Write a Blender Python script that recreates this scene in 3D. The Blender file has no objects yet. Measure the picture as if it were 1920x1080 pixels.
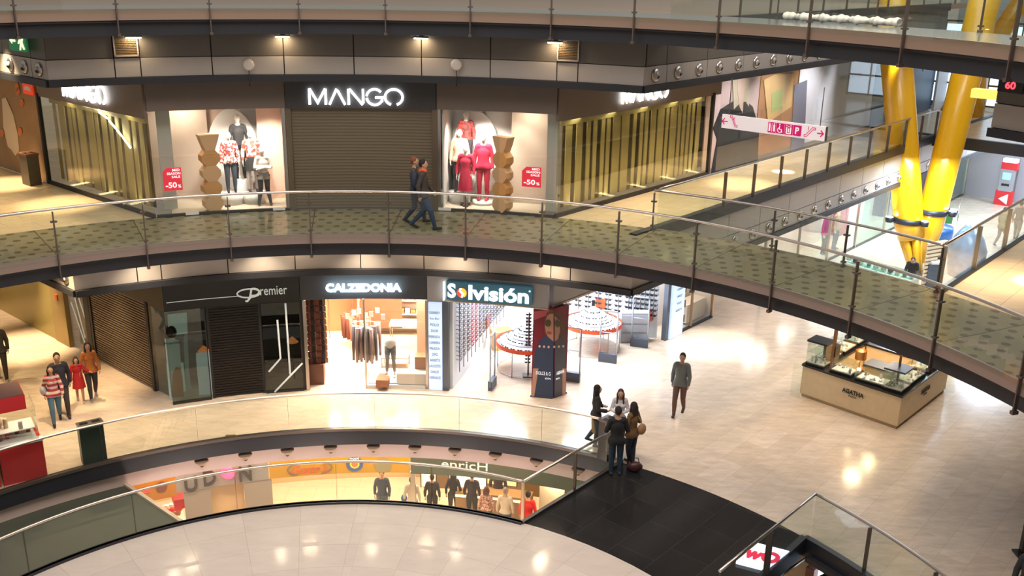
import bpy, bmesh, math, random
from math import sin, cos, pi, radians, degrees, hypot, atan2, asin, sqrt
from mathutils import Vector, Matrix, Euler
random.seed(7)
SC = bpy.context.scene
COL = SC.collection

# ------------------------------------------------------------------ camera
F, PITCH, ROLL, CZ = 1849.2, 0.32091, 0.017437, 11.5
_fw = Vector((0, cos(PITCH), -sin(PITCH))); _up0 = Vector((0, sin(PITCH), cos(PITCH))); _rt0 = Vector((1, 0, 0))
RT = cos(ROLL)*_rt0 + sin(ROLL)*_up0
UP = -sin(ROLL)*_rt0 + cos(ROLL)*_up0
FW = _fw
cam_data = bpy.data.cameras.new('camera'); cam = bpy.data.objects.new('camera', cam_data); COL.objects.link(cam)
cam_data.sensor_width = 36; cam_data.lens = F/1920*36; cam_data.clip_end = 300
cam.matrix_world = Matrix(((RT.x, UP.x, -FW.x, 0), (RT.y, UP.y, -FW.y, 0), (RT.z, UP.z, -FW.z, CZ), (0, 0, 0, 1)))
SC.camera = cam

# ------------------------------------------------------------------ colour management, world
SC.view_settings.view_transform = 'Standard'; SC.view_settings.look = 'None'
SC.view_settings.gamma = 1; SC.view_settings.use_curve_mapping = False
SC.view_settings.exposure = 0.12
cy = SC.cycles
cy.max_bounces = 8; cy.diffuse_bounces = 3; cy.glossy_bounces = 4; cy.transmission_bounces = 4
cy.transparent_max_bounces = 24; cy.caustics_reflective = False; cy.caustics_refractive = False
cy.sample_clamp_indirect = 6; cy.sample_clamp_direct = 0
try: cy.use_light_tree = True
except Exception: pass
W = bpy.data.worlds.new('world'); SC.world = W; W.use_nodes = True
W.node_tree.nodes['Background'].inputs[0].default_value = (0.60, 0.54, 0.48, 1)
W.node_tree.nodes['Background'].inputs[1].default_value = 0.48

def light(kind, loc, power, color=(1, .9, .75), size=1.0, size_y=None, aim=None, spot=None, blend=.5, name='scene_light'):
    d = bpy.data.lights.new(name, kind); d.energy = power; d.color = color
    if kind == 'AREA':
        d.size = size
        if size_y: d.shape = 'RECTANGLE'; d.size_y = size_y
    elif kind == 'SPOT':
        d.spot_size = spot or radians(60); d.spot_blend = blend; d.shadow_soft_size = size
    else: d.shadow_soft_size = size
    o = bpy.data.objects.new(name, d); COL.objects.link(o); o.location = loc
    v = Vector(aim) - Vector(loc) if aim is not None else Vector((0, 0, -1))
    o.rotation_euler = v.to_track_quat('-Z', 'Y').to_euler()
    return o

# ------------------------------------------------------------------ plan of the building
C = Vector((-3.08, 11.25))                  # centre of the round atrium
U = Vector((.653, .757)); Wd = Vector((.757, -.653)); Vd = -Wd     # mall axes
A0 = Vector((-9.15, 24.4)); B0 = Vector((1.1, 25.15))              # front corners of the shop block
L0, L1, L2, L3 = -5.1, 0.0, 5.1, 10.2
def P(az, r, z=None):
    a = radians(az); x, y = C.x + r*sin(a), C.y + r*cos(a)
    return Vector((x, y)) if z is None else Vector((x, y, z))
def so(s, o, z=None):                        # along / across the right-hand arm
    p = C + U*s + Wd*o
    return p if z is None else Vector((p.x, p.y, z))
def lso(s, o, z=None):                       # along / across the left-hand arm (o>0 towards the shops)
    p = C + Vd*s + U*o
    return p if z is None else Vector((p.x, p.y, z))
def ray(px, py): return RT*((px-960)/F) + UP*((540-py)/F) + FW
def at(px, py, z):
    d = ray(px, py); t = (z-CZ)/d.z
    return Vector((t*d.x, t*d.y, z))
def azof(p, c=None):
    c = c or C
    return degrees(atan2(p[0]-c.x, p[1]-c.y))
def on_plane(px, py, p0, d):                 # distance along a vertical wall and height
    r = ray(px, py); det = -r.x*d.y + r.y*d.x
    t = (-p0.x*d.y + p0.y*d.x)/det; s = (r.x*p0.y - r.y*p0.x)/det
    return s, CZ + t*r.z
YAW = atan2(U.y, U.x)                        # rotation of local x onto U

# lights of the place -------------------------------------------------
WARM = (1, .72, .42); WARM2 = (1, .80, .56); COOL = (.72, .84, 1.0); WHITE = (1, .93, .84)
light('AREA', (C.x, C.y, 19), 2500, (1, .91, .86), 14)             # atrium roof lights
light('AREA', so(26, 0, 16), 1000, (.78, .88, 1), 6, 16, name='arm_roof_light')
light('AREA', (9, 17, 17), 1100, (1, .84, .66), 6)
for az in (-27, -14.5, -3.5, 7, 17.5):        # lamps under the first-floor slab, over the ring walk
    light('SPOT', P(az, 13.2, 4.6), 260, WARM2, .12, aim=P(az, 12.9, 0), spot=radians(115), blend=.9)
for s_, o_ in ((16, -1.2), (15, 3.6), (20, 2.2), (23, -1.5), (27, 1.0)):
    light('SPOT', so(s_, o_, 8.2), 420, WARM2, .15, aim=so(s_, o_, 0), spot=radians(75), blend=.9)
for s_, o_ in ((30, -1.5), (35, 0), (41, -2), (46, 0), (36, -5)):
    light('AREA', so(s_, o_, 4.7), 560, (.66, .82, 1.0), 2.0)
for s_, o_ in ((10, 5.1), (14, 5.1), (19, 4.6), (11, 1.9)):
    pass
# left arm, both storeys
for s_, o_, z_ in ((16.0, 2.2, 4.7), (19.5, 2.6, 4.7), (13.3, 3.2, 4.7), (23.5, 3.2, 4.7), (28, 3.2, 4.7)):
    light('SPOT', lso(s_, o_, z_), 560, (1, .74, .40), .1, aim=lso(s_, o_, 0), spot=radians(95), blend=.85)
for s_, o_ in ((15.2, 3.4), (18.6, 2.6), (22.5, 3.0)):
    light('SPOT', lso(s_, o_, 9.6), 620, (1, .76, .42), .1, aim=lso(s_, o_, L2), spot=radians(85), blend=.85)
# right arm first floor: corridor in front of the slatted glass wall
for s_ in (15.0, 18.0, 21.5, 25.5):
    light('SPOT', so(s_, -4.3, 8.5), 420, WARM2, .1, aim=so(s_, -4.5, L2), spot=radians(100), blend=.8)
for s_ in (22.5, 25, 28, 31): light('SPOT', so(s_, -3.9, 8.5), 620, (.92, .90, 1), .1, aim=so(s_+.3, -5.9, 6.6), spot=radians(80), blend=.8)
for s_, o_ in ((16.5, 6.2), (22, 6.0)):
    light('SPOT', so(s_, o_, 8.6), 300, WARM, .1, aim=so(s_, o_, L2), spot=radians(90), blend=.8)

# tight downlights that burn hot pools on the polished floors
for px, py, zf, zl, pw, c_ in ((55, 650, 0, 4.7, 2600, WARM), (188, 722, 0, 4.7, 1100, WARM), (15, 345, L2, 8.5, 1500, WARM), (115, 383, L2, 8.5, 1200, WARM), (10, 585, 0, 4.7, 1800, WARM), (1335, 645, 0, 4.7, 1300, WHITE), (1440, 597, 0, 6, 1500, WARM2), (1900, 520, L2, 9.5, 900, WARM), (1150, 700, 0, 4.7, 500, WHITE), (1390, 345, L2, 8.5, 1000, WARM2), (1885, 925, 0, 7, 1700, WARM)):
    d_ = RT*((px-960)/F)+UP*((540-py)/F)+FW; t_ = (zf-CZ)/d_.z; light('SPOT', (t_*d_.x, t_*d_.y, zl), pw, c_, .08, aim=(t_*d_.x, t_*d_.y, zf), spot=radians(44), blend=.9)

for az in (-52, -38, -24, -10, 4, 18):          # added lights without fittings below the disc rim, to brighten the soffit band
    light('AREA', P(az, 9.2, -2.4), 34, (1, .80, .70), .25, 1.2, aim=P(az, 11.8, -.62))
# ------------------------------------------------------------------ materials
MATS = {}
def new_mat(name):
    m = bpy.data.materials.new(name); m.use_nodes = True
    nt = m.node_tree; return m, nt, nt.nodes['Principled BSDF']
def pm(name, col, rough=.5, metal=0, emis=None, es=0, noise=0, nscale=8, bump=0, coat=0, spec=None):
    if name in MATS: return MATS[name]
    m, nt, b = new_mat(name)
    c4 = (*col, 1)
    b.inputs['Base Color'].default_value = c4; b.inputs['Roughness'].default_value = rough; b.inputs['Metallic'].default_value = metal
    if coat: b.inputs['Coat Weight'].default_value = coat; b.inputs['Coat Roughness'].default_value = .08
    if spec is not None: b.inputs['Specular IOR Level'].default_value = spec
    if emis: b.inputs['Emission Color'].default_value = (*emis, 1); b.inputs['Emission Strength'].default_value = es
    if noise or bump:
        tc = nt.nodes.new('ShaderNodeTexCoord'); n = nt.nodes.new('ShaderNodeTexNoise'); n.inputs['Scale'].default_value = nscale
        n.inputs['Detail'].default_value = 4
        nt.links.new(tc.outputs['Object'], n.inputs['Vector'])
        if noise:
            mx = nt.nodes.new('ShaderNodeMix'); mx.data_type = 'RGBA'
            mx.inputs[6].default_value = tuple(max(0, x*(1-noise)) for x in col)+(1,); mx.inputs[7].default_value = tuple(min(1, x*(1+noise)) for x in col)+(1,)
            nt.links.new(n.outputs['Fac'], mx.inputs[0]); nt.links.new(mx.outputs[2], b.inputs['Base Color'])
        if bump:
            bp = nt.nodes.new('ShaderNodeBump'); bp.inputs['Strength'].default_value = bump; bp.inputs['Distance'].default_value = .02
            nt.links.new(n.outputs['Fac'], bp.inputs['Height']); nt.links.new(bp.outputs[0], b.inputs['Normal'])
    MATS[name] = m; return m
def em(name, col, s):
    if name in MATS: return MATS[name]
    m, nt, b = new_mat(name)
    b.inputs['Base Color'].default_value = (*[min(1, c) for c in col], 1)
    b.inputs['Emission Color'].default_value = (*col, 1); b.inputs['Emission Strength'].default_value = s
    MATS[name] = m; return m
def glass_mat(name, tint=(.93, .97, .94), refl=1.0, rough=0.0):
    if name in MATS: return MATS[name]
    m, nt, b = new_mat(name); nt.nodes.remove(b)
    out = nt.nodes['Material Output']; t = nt.nodes.new('ShaderNodeBsdfTransparent'); g = nt.nodes.new('ShaderNodeBsdfGlossy')
    t.inputs[0].default_value = (*tint, 1); g.inputs['Roughness'].default_value = rough; g.inputs[0].default_value = (refl, refl, refl, 1)
    lw = nt.nodes.new('ShaderNodeLayerWeight'); pw_ = nt.nodes.new('ShaderNodeMath'); pw_.operation = 'POWER'; pw_.inputs[1].default_value = 4.5
    nt.links.new(lw.outputs['Facing'], pw_.inputs[0]); fr = nt.nodes.new('ShaderNodeMath'); fr.operation = 'MULTIPLY_ADD'
    fr.inputs[1].default_value = .8; fr.inputs[2].default_value = .045; nt.links.new(pw_.outputs[0], fr.inputs[0])
    mx = nt.nodes.new('ShaderNodeMixShader'); nt.links.new(fr.outputs[0], mx.inputs[0]); nt.links.new(t.outputs[0], mx.inputs[1]); nt.links.new(g.outputs[0], mx.inputs[2])
    nt.links.new(mx.outputs[0], out.inputs[0]); MATS[name] = m; return m
def tile_mat(name, c1, c2, mortar, w, h, rough=.2, rot=0.0, msize=.006, uv=False, cloud=.12, offset=.5):
    if name in MATS: return MATS[name]
    m, nt, b = new_mat(name)
    tc = nt.nodes.new('ShaderNodeTexCoord'); mp = nt.nodes.new('ShaderNodeMapping'); mp.inputs['Rotation'].default_value = (0, 0, rot)
    nt.links.new(tc.outputs['UV' if uv else 'Object'], mp.inputs[0])
    br = nt.nodes.new('ShaderNodeTexBrick'); br.inputs['Color1'].default_value = (*c1, 1); br.inputs['Color2'].default_value = (*c2, 1)
    br.inputs['Mortar'].default_value = (*mortar, 1); br.inputs['Scale'].default_value = 1; br.inputs['Mortar Size'].default_value = msize
    br.inputs['Brick Width'].default_value = w; br.inputs['Row Height'].default_value = h; br.offset = offset
    nt.links.new(mp.outputs[0], br.inputs['Vector'])
    n = nt.nodes.new('ShaderNodeTexNoise'); n.inputs['Scale'].default_value = 1.5; n.inputs['Detail'].default_value = 9; n.inputs['Roughness'].default_value = .72
    mp2 = nt.nodes.new('ShaderNodeMapping'); mp2.inputs['Scale'].default_value = (1, 3.0, 1); mp2.inputs['Rotation'].default_value = (0, 0, .6)
    nt.links.new(tc.outputs['Object'], mp2.inputs[0]); nt.links.new(mp2.outputs[0], n.inputs['Vector'])
    mx = nt.nodes.new('ShaderNodeMix'); mx.data_type = 'RGBA'; mx.blend_type = 'MULTIPLY'; mx.inputs[0].default_value = 1
    mr = nt.nodes.new('ShaderNodeMapRange'); mr.inputs['From Min'].default_value = .3; mr.inputs['From Max'].default_value = .7
    mr.inputs['To Min'].default_value = 1-cloud; mr.inputs['To Max'].default_value = 1+cloud*.4
    nt.links.new(n.outputs['Fac'], mr.inputs[0]); cb = nt.nodes.new('ShaderNodeCombineColor')
    for i in range(3): nt.links.new(mr.outputs[0], cb.inputs[i])
    nt.links.new(br.outputs['Color'], mx.inputs[6]); nt.links.new(cb.outputs[0], mx.inputs[7]); nt.links.new(mx.outputs[2], b.inputs['Base Color'])
    b.inputs['Roughness'].default_value = rough
    MATS[name] = m; return m
def deck_mat():
    m, nt, b = new_mat('dotted_glass_deck')
    uv = nt.nodes.new('ShaderNodeTexCoord'); sp = nt.nodes.new('ShaderNodeSeparateXYZ'); nt.links.new(uv.outputs['UV'], sp.inputs[0])
    def math_(op, a, bb=None, cc=None):
        n = nt.nodes.new('ShaderNodeMath'); n.operation = op
        for i, x in enumerate((a, bb, cc)):
            if x is None: continue
            if isinstance(x, (int, float)): n.inputs[i].default_value = x
            else: nt.links.new(x, n.inputs[i])
        return n.outputs[0]
    u, v = sp.outputs[0], sp.outputs[1]          # metres along the arc, metres across
    pu, pv = .42, .34
    row = math_('FLOOR', math_('DIVIDE', v, pv)); odd = math_('MODULO', row, 2)
    uu = math_('ADD', math_('DIVIDE', u, pu), math_('MULTIPLY', odd, .5))
    fu = math_('SUBTRACT', math_('FRACT', uu), .5); fv = math_('SUBTRACT', math_('FRACT', math_('DIVIDE', v, pv)), .5)
    d2 = math_('ADD', math_('POWER', math_('ABSOLUTE', math_('MULTIPLY', fu, pu)), 2), math_('POWER', math_('ABSOLUTE', math_('MULTIPLY', fv, pv)), 2))
    dot = math_('LESS_THAN', d2, .085**2)
    # panel joints every 1.9 m of arc
    j = math_('LESS_THAN', math_('ABSOLUTE', math_('SUBTRACT', math_('FRACT', math_('DIVIDE', u, 2.08)), .5)), .006)
    dk = math_('MAXIMUM', math_('MULTIPLY', dot, .72), j)
    mx = nt.nodes.new('ShaderNodeMix'); mx.data_type = 'RGBA'
    mx.inputs[6].default_value = (.29, .26, .165, 1); mx.inputs[7].default_value = (.085, .072, .045, 1)
    nt.links.new(dk, mx.inputs[0]); nt.links.new(mx.outputs[2], b.inputs['Base Color']); b.inputs['Roughness'].default_value = .14
    return m
M = dict(
    marble=tile_mat('polished_marble_floor', (.80, .66, .53), (.71, .57, .44), (.58, .46, .35), 1.2, .6, .15, -YAW, .004, cloud=.24),
    disc=tile_mat('pale_marble_disc', (.74, .65, .58), (.69, .60, .54), (.56, .48, .42), 1.0, .8, .12, 0, .005, True, .08, 0),
    granite=tile_mat('black_granite', (.018, .018, .020), (.028, .026, .026), (.055, .052, .05), 1.2, .9, .13, -YAW, .005),
    stone=tile_mat('warm_stone_floor', (.78, .62, .40), (.72, .56, .36), (.45, .35, .24), 1.2, .6, .25, -YAW),
    lid=pm('dull_green_sheet', (.075, .085, .06), .5, noise=.25, nscale=1.2),
    deck=deck_mat(),
    beam=pm('dark_painted_steel', (.022, .023, .030), .42),
    pl=pm('light_metal_panel', (.46, .42, .39), .38, .35, noise=.05, nscale=3),
    pd=pm('grey_metal_panel', (.15, .135, .12), .42, .3, noise=.08, nscale=3),
    pw=pm('pale_soffit', (.75, .58, .52), .6),
    steel=pm('brushed_steel', (.60, .56, .52), .28, 1),
    dsteel=pm('dark_steel', (.16, .13, .115), .4, .7),
    curb=pm('anodised_edge_strip', (.34, .26, .23), .42, .4),
    glass=glass_mat('clear_railing_glass', (.94, .965, .94)),
    sglass=glass_mat('shop_window_glass', (.955, .97, .96)),
    green_glass=glass_mat('greenish_glass', (.80, .90, .85)),
    black=pm('black_gloss', (.012, .012, .013), .22),
    matblack=pm('matt_black', (.018, .018, .018), .6),
    white=pm('white_paint', (.82, .80, .78), .5),
    cream=pm('cream_board', (.78, .62, .46), .5),
    taupe=pm('taupe_cladding', (.20, .155, .13), .5, noise=.06, nscale=2),
    yellow=pm('yellow_gloss_paint', (.82, .43, .008), .30, coat=.4),
    red=pm('red_board', (.62, .025, .03), .45),
    crimson=pm('crimson_cloth', (.55, .01, .05), .8),
    wood=pm('pale_oak', (.74, .58, .36), .45, noise=.10, nscale=6),
    card=pm('tan_cardboard', (.72, .36, .12), .6, noise=.08),
    shut=pm('brown_shutter', (.20, .16, .11), .45, .3),
    shutd=pm('dark_shutter', (.035, .022, .016), .45, .3),
    copper=pm('copper_shade', (.75, .32, .10), .3, .9),
    orange=pm('orange_red_rim', (.85, .11, .03), .4),
    lamp=em('lamp_diffuser', (1, .86, .62), 14),
    lampw=em('white_lamp', (1, .95, .88), 16),
    led=em('white_letters', (.92, .97, 1), 5.5),
    ledb=em('blue_white_letters', (.72, .92, 1), 6),
)

# ------------------------------------------------------------------ mesh builder
WM = {}
class MB:
    def __init__(s): s.v = []; s.f = []; s.uv = {}; s.m = []; s.mi = 0; s.smooth = False; s.sm = []
    def face(s, idx):
        s.f.append(tuple(idx)); s.m.append(s.mi); s.sm.append(s.smooth)
    def add(s, vs, fs):
        o = len(s.v); s.v += [tuple(p) for p in vs]
        for f in fs: s.face([i+o for i in f])
        return s
    def box(s, c, d, rz=0, M4=None):
        hx, hy, hz = d[0]/2, d[1]/2, d[2]/2; cs, sn = cos(rz), sin(rz); vs = []
        for z in (-hz, hz):
            for x, y in ((-hx, -hy), (hx, -hy), (hx, hy), (-hx, hy)):
                vs.append((c[0]+x*cs-y*sn, c[1]+x*sn+y*cs, c[2]+z))
        if M4: vs = [M4 @ Vector(p) for p in vs]
        return s.add(vs, [(0, 3, 2, 1), (4, 5, 6, 7), (0, 1, 5, 4), (1, 2, 6, 5), (2, 3, 7, 6), (3, 0, 4, 7)])
    def prism(s, pts, z0, z1):
        n = len(pts); a = sum(pts[i][0]*pts[(i+1) % n][1]-pts[(i+1) % n][0]*pts[i][1] for i in range(n))
        if a < 0: pts = pts[::-1]
        vs = [(p[0], p[1], z0) for p in pts]+[(p[0], p[1], z1) for p in pts]
        fs = [tuple(range(n-1, -1, -1)), tuple(range(n, 2*n))]+[(i, (i+1) % n, n+(i+1) % n, n+i) for i in range(n)]
        return s.add(vs, fs)
    def wall(s, p, q, z0, z1, t=.1, side=0):
        p = Vector(p[:2]); q = Vector(q[:2]); d = (q-p).normalized(); n = Vector((-d.y, d.x))
        a, b = (-t/2, t/2) if side == 0 else ((0, t) if side > 0 else (-t, 0))
        return s.prism([p+n*a, q+n*a, q+n*b, p+n*b], z0, z1)
    def arc(s, r0, r1, a0, a1, z0, z1, step=2.0, c=None, caps=True):
        c = c or C; n = max(1, int(math.ceil(abs(a1-a0)/step))); o = len(s.v)
        for i in range(n+1):
            a = radians(a0+(a1-a0)*i/n)
            for r, z in ((r0, z0), (r1, z0), (r1, z1), (r0, z1)): s.v.append((c.x+r*sin(a), c.y+r*cos(a), z))
        for i in range(n):
            b = o+4*i; e = b+4
            if z1-z0 > 1e-5:
                s.face((b, e, e+1, b+1)); s.face((b+1, e+1, e+2, b+2)); s.face((b+3, b, e, e+3)[::-1][::-1])
            s.face((b+2, e+2, e+3, b+3))
        if caps and z1-z0 > 1e-5: s.face((o, o+1, o+2, o+3)); e = o+4*n; s.face((e, e+3, e+2, e+1))
        return s
    def tube(s, pts, r, n=10, cap=True, r2=None, ell=None):
        pts = [Vector(p) for p in pts]; k = len(pts); o = len(s.v)
        rr = r if isinstance(r, (list, tuple)) else [r+(((r2 if r2 is not None else r)-r)*i/max(1, k-1)) for i in range(k)]
        prev = None
        for i, p in enumerate(pts):
            t = ((pts[min(i+1, k-1)]-pts[max(i-1, 0)])).normalized()
            ref = Vector((0, 0, 1)) if abs(t.z) < .95 else Vector((1, 0, 0))
            if prev is not None: ref = prev
            x = (ref - t*ref.dot(t)).normalized(); y = t.cross(x); prev = x
            for j in range(n):
                a = 2*pi*j/n; s.v.append(tuple(p+(x*cos(a)+y*sin(a))*rr[i]))
        sv = s.smooth; s.smooth = True
        for i in range(k-1):
            for j in range(n):
                a = o+i*n+j; b = o+i*n+(j+1) % n; s.face((a, b, b+n, a+n))
        s.smooth = sv
        if cap: s.face([o+j for j in range(n)][::-1]); s.face([o+(k-1)*n+j for j in range(n)])
        return s
    def lathe(s, c, prof, n=20, caps=True):
        o = len(s.v); k = len(prof)
        for r, z in prof:
            for j in range(n):
                a = 2*pi*j/n; s.v.append((c[0]+r*cos(a), c[1]+r*sin(a), c[2]+z))
        sv = s.smooth; s.smooth = True
        for i in range(k-1):
            for j in range(n):
                a = o+i*n+j; b = o+i*n+(j+1) % n; s.face((a, b, b+n, a+n))
        s.smooth = sv
        if caps: s.face([o+j for j in range(n)][::-1]); s.face([o+(k-1)*n+j for j in range(n)])
        return s
    def ball(s, c, r, n=12, m=8, M4=None):
        r = r if isinstance(r, (tuple, list, Vector)) else (r, r, r); o = len(s.v); vs = [(0, 0, 1)]
        for i in range(1, m):
            t = pi*i/m
            for j in range(n): a = 2*pi*j/n; vs.append((sin(t)*cos(a), sin(t)*sin(a), cos(t)))
        vs.append((0, 0, -1)); vs = [Vector((c[0]+x*r[0], c[1]+y*r[1], c[2]+z*r[2])) for x, y, z in vs]
        if M4: vs = [M4 @ p for p in vs]
        s.v += [tuple(p) for p in vs]; sv = s.smooth; s.smooth = True
        for j in range(n): s.face((o, o+1+j, o+1+(j+1) % n))
        for i in range(m-2):
            for j in range(n):
                a = o+1+i*n+j; b = o+1+i*n+(j+1) % n; s.face((a, a+n, b+n, b))
        e = o+1+(m-1)*n
        for j in range(n): s.face((e, e-n+(j+1) % n, e-n+j))
        s.smooth = sv; return s
    def quad(s, a, b, c, d): return s.add([a, b, c, d], [(0, 1, 2, 3)])
    def mesh(s, name, mats, inv=None):
        me = bpy.data.meshes.new(name); vs = s.v if inv is None else [tuple(inv @ Vector(p)) for p in s.v]
        me.from_pydata(vs, [], s.f); mats = mats if isinstance(mats, (list, tuple)) else [mats]
        for m in mats: me.materials.append(m)
        me.polygons.foreach_set('material_index', s.m); me.polygons.foreach_set('use_smooth', s.sm)
        me.update(); return me
    def build(s, name, mats, parent=None, world=True):
        inv = None
        if parent is not None and world: inv = WM[parent.name].inverted()
        o = bpy.data.objects.new(name, s.mesh(name, mats, inv)); COL.objects.link(o)
        WM[o.name] = WM[parent.name].copy() if parent is not None else Matrix.Identity(4)
        if parent is not None: o.parent = parent
        return o
def tag(o, label=None, cat=None, group=None, kind=None):
    if label: o['label'] = label
    if cat: o['category'] = cat
    if group: o['group'] = group
    if kind: o['kind'] = kind
    return o
def thing(name, label, cat, loc=(0, 0, 0), rz=0, group=None):
    o = bpy.data.objects.new(name, None); COL.objects.link(o); o.empty_display_size = .2
    o.location = loc if len(loc) == 3 else (loc[0], loc[1], 0); o.rotation_euler = (0, 0, rz)
    WM[o.name] = Matrix.Translation(o.location) @ Matrix.Rotation(rz, 4, 'Z')
    return tag(o, label, cat, group)
def struct(name, mb, mats): return tag(mb.build(name, mats), kind='structure')
def dup(root, loc, rz=None, label=None, group=None):
    def cp(o, par):
        c = o.copy(); COL.objects.link(c); c.parent = par; WM[c.name] = WM.get(o.name, Matrix.Identity(4))
        for ch in o.children: cp(ch, c)
        return c
    r = cp(root, None); r.location = loc
    if rz is not None: r.rotation_euler = (0, 0, rz)
    WM[r.name] = Matrix.Translation(r.location) @ Matrix.Rotation(r.rotation_euler[2], 4, 'Z')
    if label: r['label'] = label
    if group: r['group'] = group
    return r
def frame_mat(o, x, y):                       # 4x4 from origin, x axis, y axis (y up on the sign)
    x = Vector(x).normalized(); y = Vector(y).normalized(); z = x.cross(y)
    return Matrix(((x.x, y.x, z.x, o[0]), (x.y, y.y, z.y, o[1]), (x.z, y.z, z.z, o[2]), (0, 0, 0, 1)))
def text(s, size, M4, mat, parent, name='lettering', ext=.012, bold=0.0, width=None, shear=0, height=None, align='CENTER', space=1.0, label=None):
    cu = bpy.data.curves.new('t', 'FONT'); cu.body = s; cu.size = size; cu.extrude = ext; cu.offset = bold; cu.align_x = align; cu.align_y = 'CENTER'
    cu.shear = shear; cu.space_character = space; cu.resolution_u = 3
    ob = bpy.data.objects.new('t', cu); COL.objects.link(ob); bpy.context.view_layer.update()
    me = bpy.data.meshes.new_from_object(ob.evaluated_get(bpy.context.evaluated_depsgraph_get()))
    bpy.data.objects.remove(ob); bpy.data.curves.remove(cu)
    xs = [v.co.x for v in me.vertices]; ys = [v.co.y for v in me.vertices]
    sx = width/(max(xs)-min(xs)) if width else 1; sy = height/(max(ys)-min(ys)) if height else (sx if width else 1)
    cx, cy_ = (max(xs)+min(xs))/2, (max(ys)+min(ys))/2
    inv = WM[parent.name].inverted() if parent is not None else Matrix.Identity(4)
    T = inv @ M4
    for v in me.vertices:
        v.co = T @ Vector(((v.co.x-(cx if align == 'CENTER' else 0))*sx, (v.co.y-cy_)*sy, v.co.z))
    me.materials.clear(); me.materials.append(mat)
    o = bpy.data.objects.new(name, me); COL.objects.link(o); o.parent = parent
    WM[o.name] = WM[parent.name].copy() if parent is not None else Matrix.Identity(4)
    if label: o['label'] = label
    return o
def front_frame(az, r, z):                    # sign frame tangent to the round front, facing the atrium centre
    p = P(az, r, z); a = radians(az); return frame_mat(p, (cos(a), -sin(a), 0), (0, 0, 1))
def strokes(mb, M4, lines, w, t=.02):
    """flat ribbon letters: each line a list of (x,y)"""
    for L in lines:
        L = [Vector((p[0], p[1])) for p in L]; k = len(L); left = []; right = []
        for i, p in enumerate(L):
            a = (L[i]-L[i-1]).normalized() if i else (L[1]-L[0]).normalized()
            b = (L[i+1]-L[i]).normalized() if i < k-1 else a
            n = Vector((-(a+b).y, (a+b).x)); n = n.normalized() if n.length > 1e-6 else Vector((-a.y, a.x))
            q = w/2/max(.5, n.dot(Vector((-a.y, a.x)))); left.append(p+n*q); right.append(p-n*q)
        for i in range(k-1):
            q = [left[i], right[i], right[i+1], left[i+1]]
            vs = [M4 @ Vector((p.x, p.y, z)) for z in (0, t) for p in q]
            mb.add(vs, [(0, 3, 2, 1), (4, 5, 6, 7), (0, 1, 5, 4), (1, 2, 6, 5), (2, 3, 7, 6), (3, 0, 4, 7)])
    return mb
def arcpts(cx, cy_, rx, ry, a0, a1, n=14):
    return [(cx+rx*cos(radians(a0+(a1-a0)*i/n)), cy_+ry*sin(radians(a0+(a1-a0)*i/n))) for i in range(n+1)]
# ================================================================== LARGE STRUCTURE
def polar(name, mat, r0, r1, lo, hi, z, th=.25, nr=6, na=60, uvf=None, side=None):
    """slab between radii, its end angles may change with the radius; top face carries UVs"""
    vs = []; fs = []; uvs = []; mi = []
    for k in range(nr+1):
        r = r0+(r1-r0)*k/nr; a0 = lo(r) if callable(lo) else lo; a1 = hi(r) if callable(hi) else hi
        for i in range(na+1):
            a = a0+(a1-a0)*i/na; p = P(a, r); vs.append((p.x, p.y, z)); uvs.append(uvf(a, r) if uvf else (p.x, p.y))
    n0 = len(vs); vs += [(x, y, z-th) for x, y, _ in vs]; uvs += uvs[:n0]; w = na+1
    for k in range(nr):
        for i in range(na):
            a = k*w+i; fs.append((a, a+w, a+w+1, a+1)[::-1][::-1]); mi.append(0)
            fs.append((n0+a, n0+a+1, n0+a+w+1, n0+a+w)); mi.append(1)
    for i in range(na):
        fs.append((i, i+1, n0+i+1, n0+i)); mi.append(1); b = nr*w+i; fs.append((b+1, b, n0+b, n0+b+1)); mi.append(1)
    for k in range(nr):
        a = k*w; fs.append((a+w, a, n0+a, n0+a+w)); mi.append(1); a = k*w+na; fs.append((a, a+w, n0+a+w, n0+a)); mi.append(1)
    me = bpy.data.meshes.new(name); me.from_pydata(vs, [], fs); ul = me.uv_layers.new(name='UVMap')
    for l in me.loops: ul.data[l.index].uv = uvs[l.vertex_index]
    me.materials.append(mat); me.materials.append(side or M['beam']); me.polygons.foreach_set('material_index', mi); me.update()
    o = bpy.data.objects.new(name, me); COL.objects.link(o); WM[o.name] = Matrix.Identity(4); return o
def ss(o): return tag(o, kind='structure')
RD, RR = 8.07, 11.65                         # pale disc, ring edge
UA = 40.78; VA = UA-90
off = lambda r, o, ax=UA: ax + degrees(asin(max(-1, min(1, o/r))))
# ground level of the photograph (first storey) -------------------------------------
ss(polar('floor', M['marble'], RR, 75, -130, 120, 0, .3, 3, 125, side=M['beam']))
ss(polar('floor', M['disc'], .05, RD, 0, 360, 0, .3, 8, 90, uvf=lambda a, r: (a/360*2*pi*6.4, r), side=M['beam']))
ss(polar('floor', M['granite'], RD, RR, lambda r: off(r, -2.2), lambda r: off(r, 2.55), .0, .3, 4, 14))
ss(polar('floor', M['granite'], RD, RR, lambda r: 130-asin(3/r)*57, lambda r: 215, .0, .3, 4, 24))
ss(polar('floor', M['lid'], RD-.5, RR+.35, -75, lambda r: off(r, 3.5, VA), -.82, .22, 4, 20, side=M['lid']))
mb = MB(); mb.wall(lso(RD-.6, 3.5), lso(RR+.4, 3.5), -.88, -.76, .09); struct('trim_8', mb, M['cream'])
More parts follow.
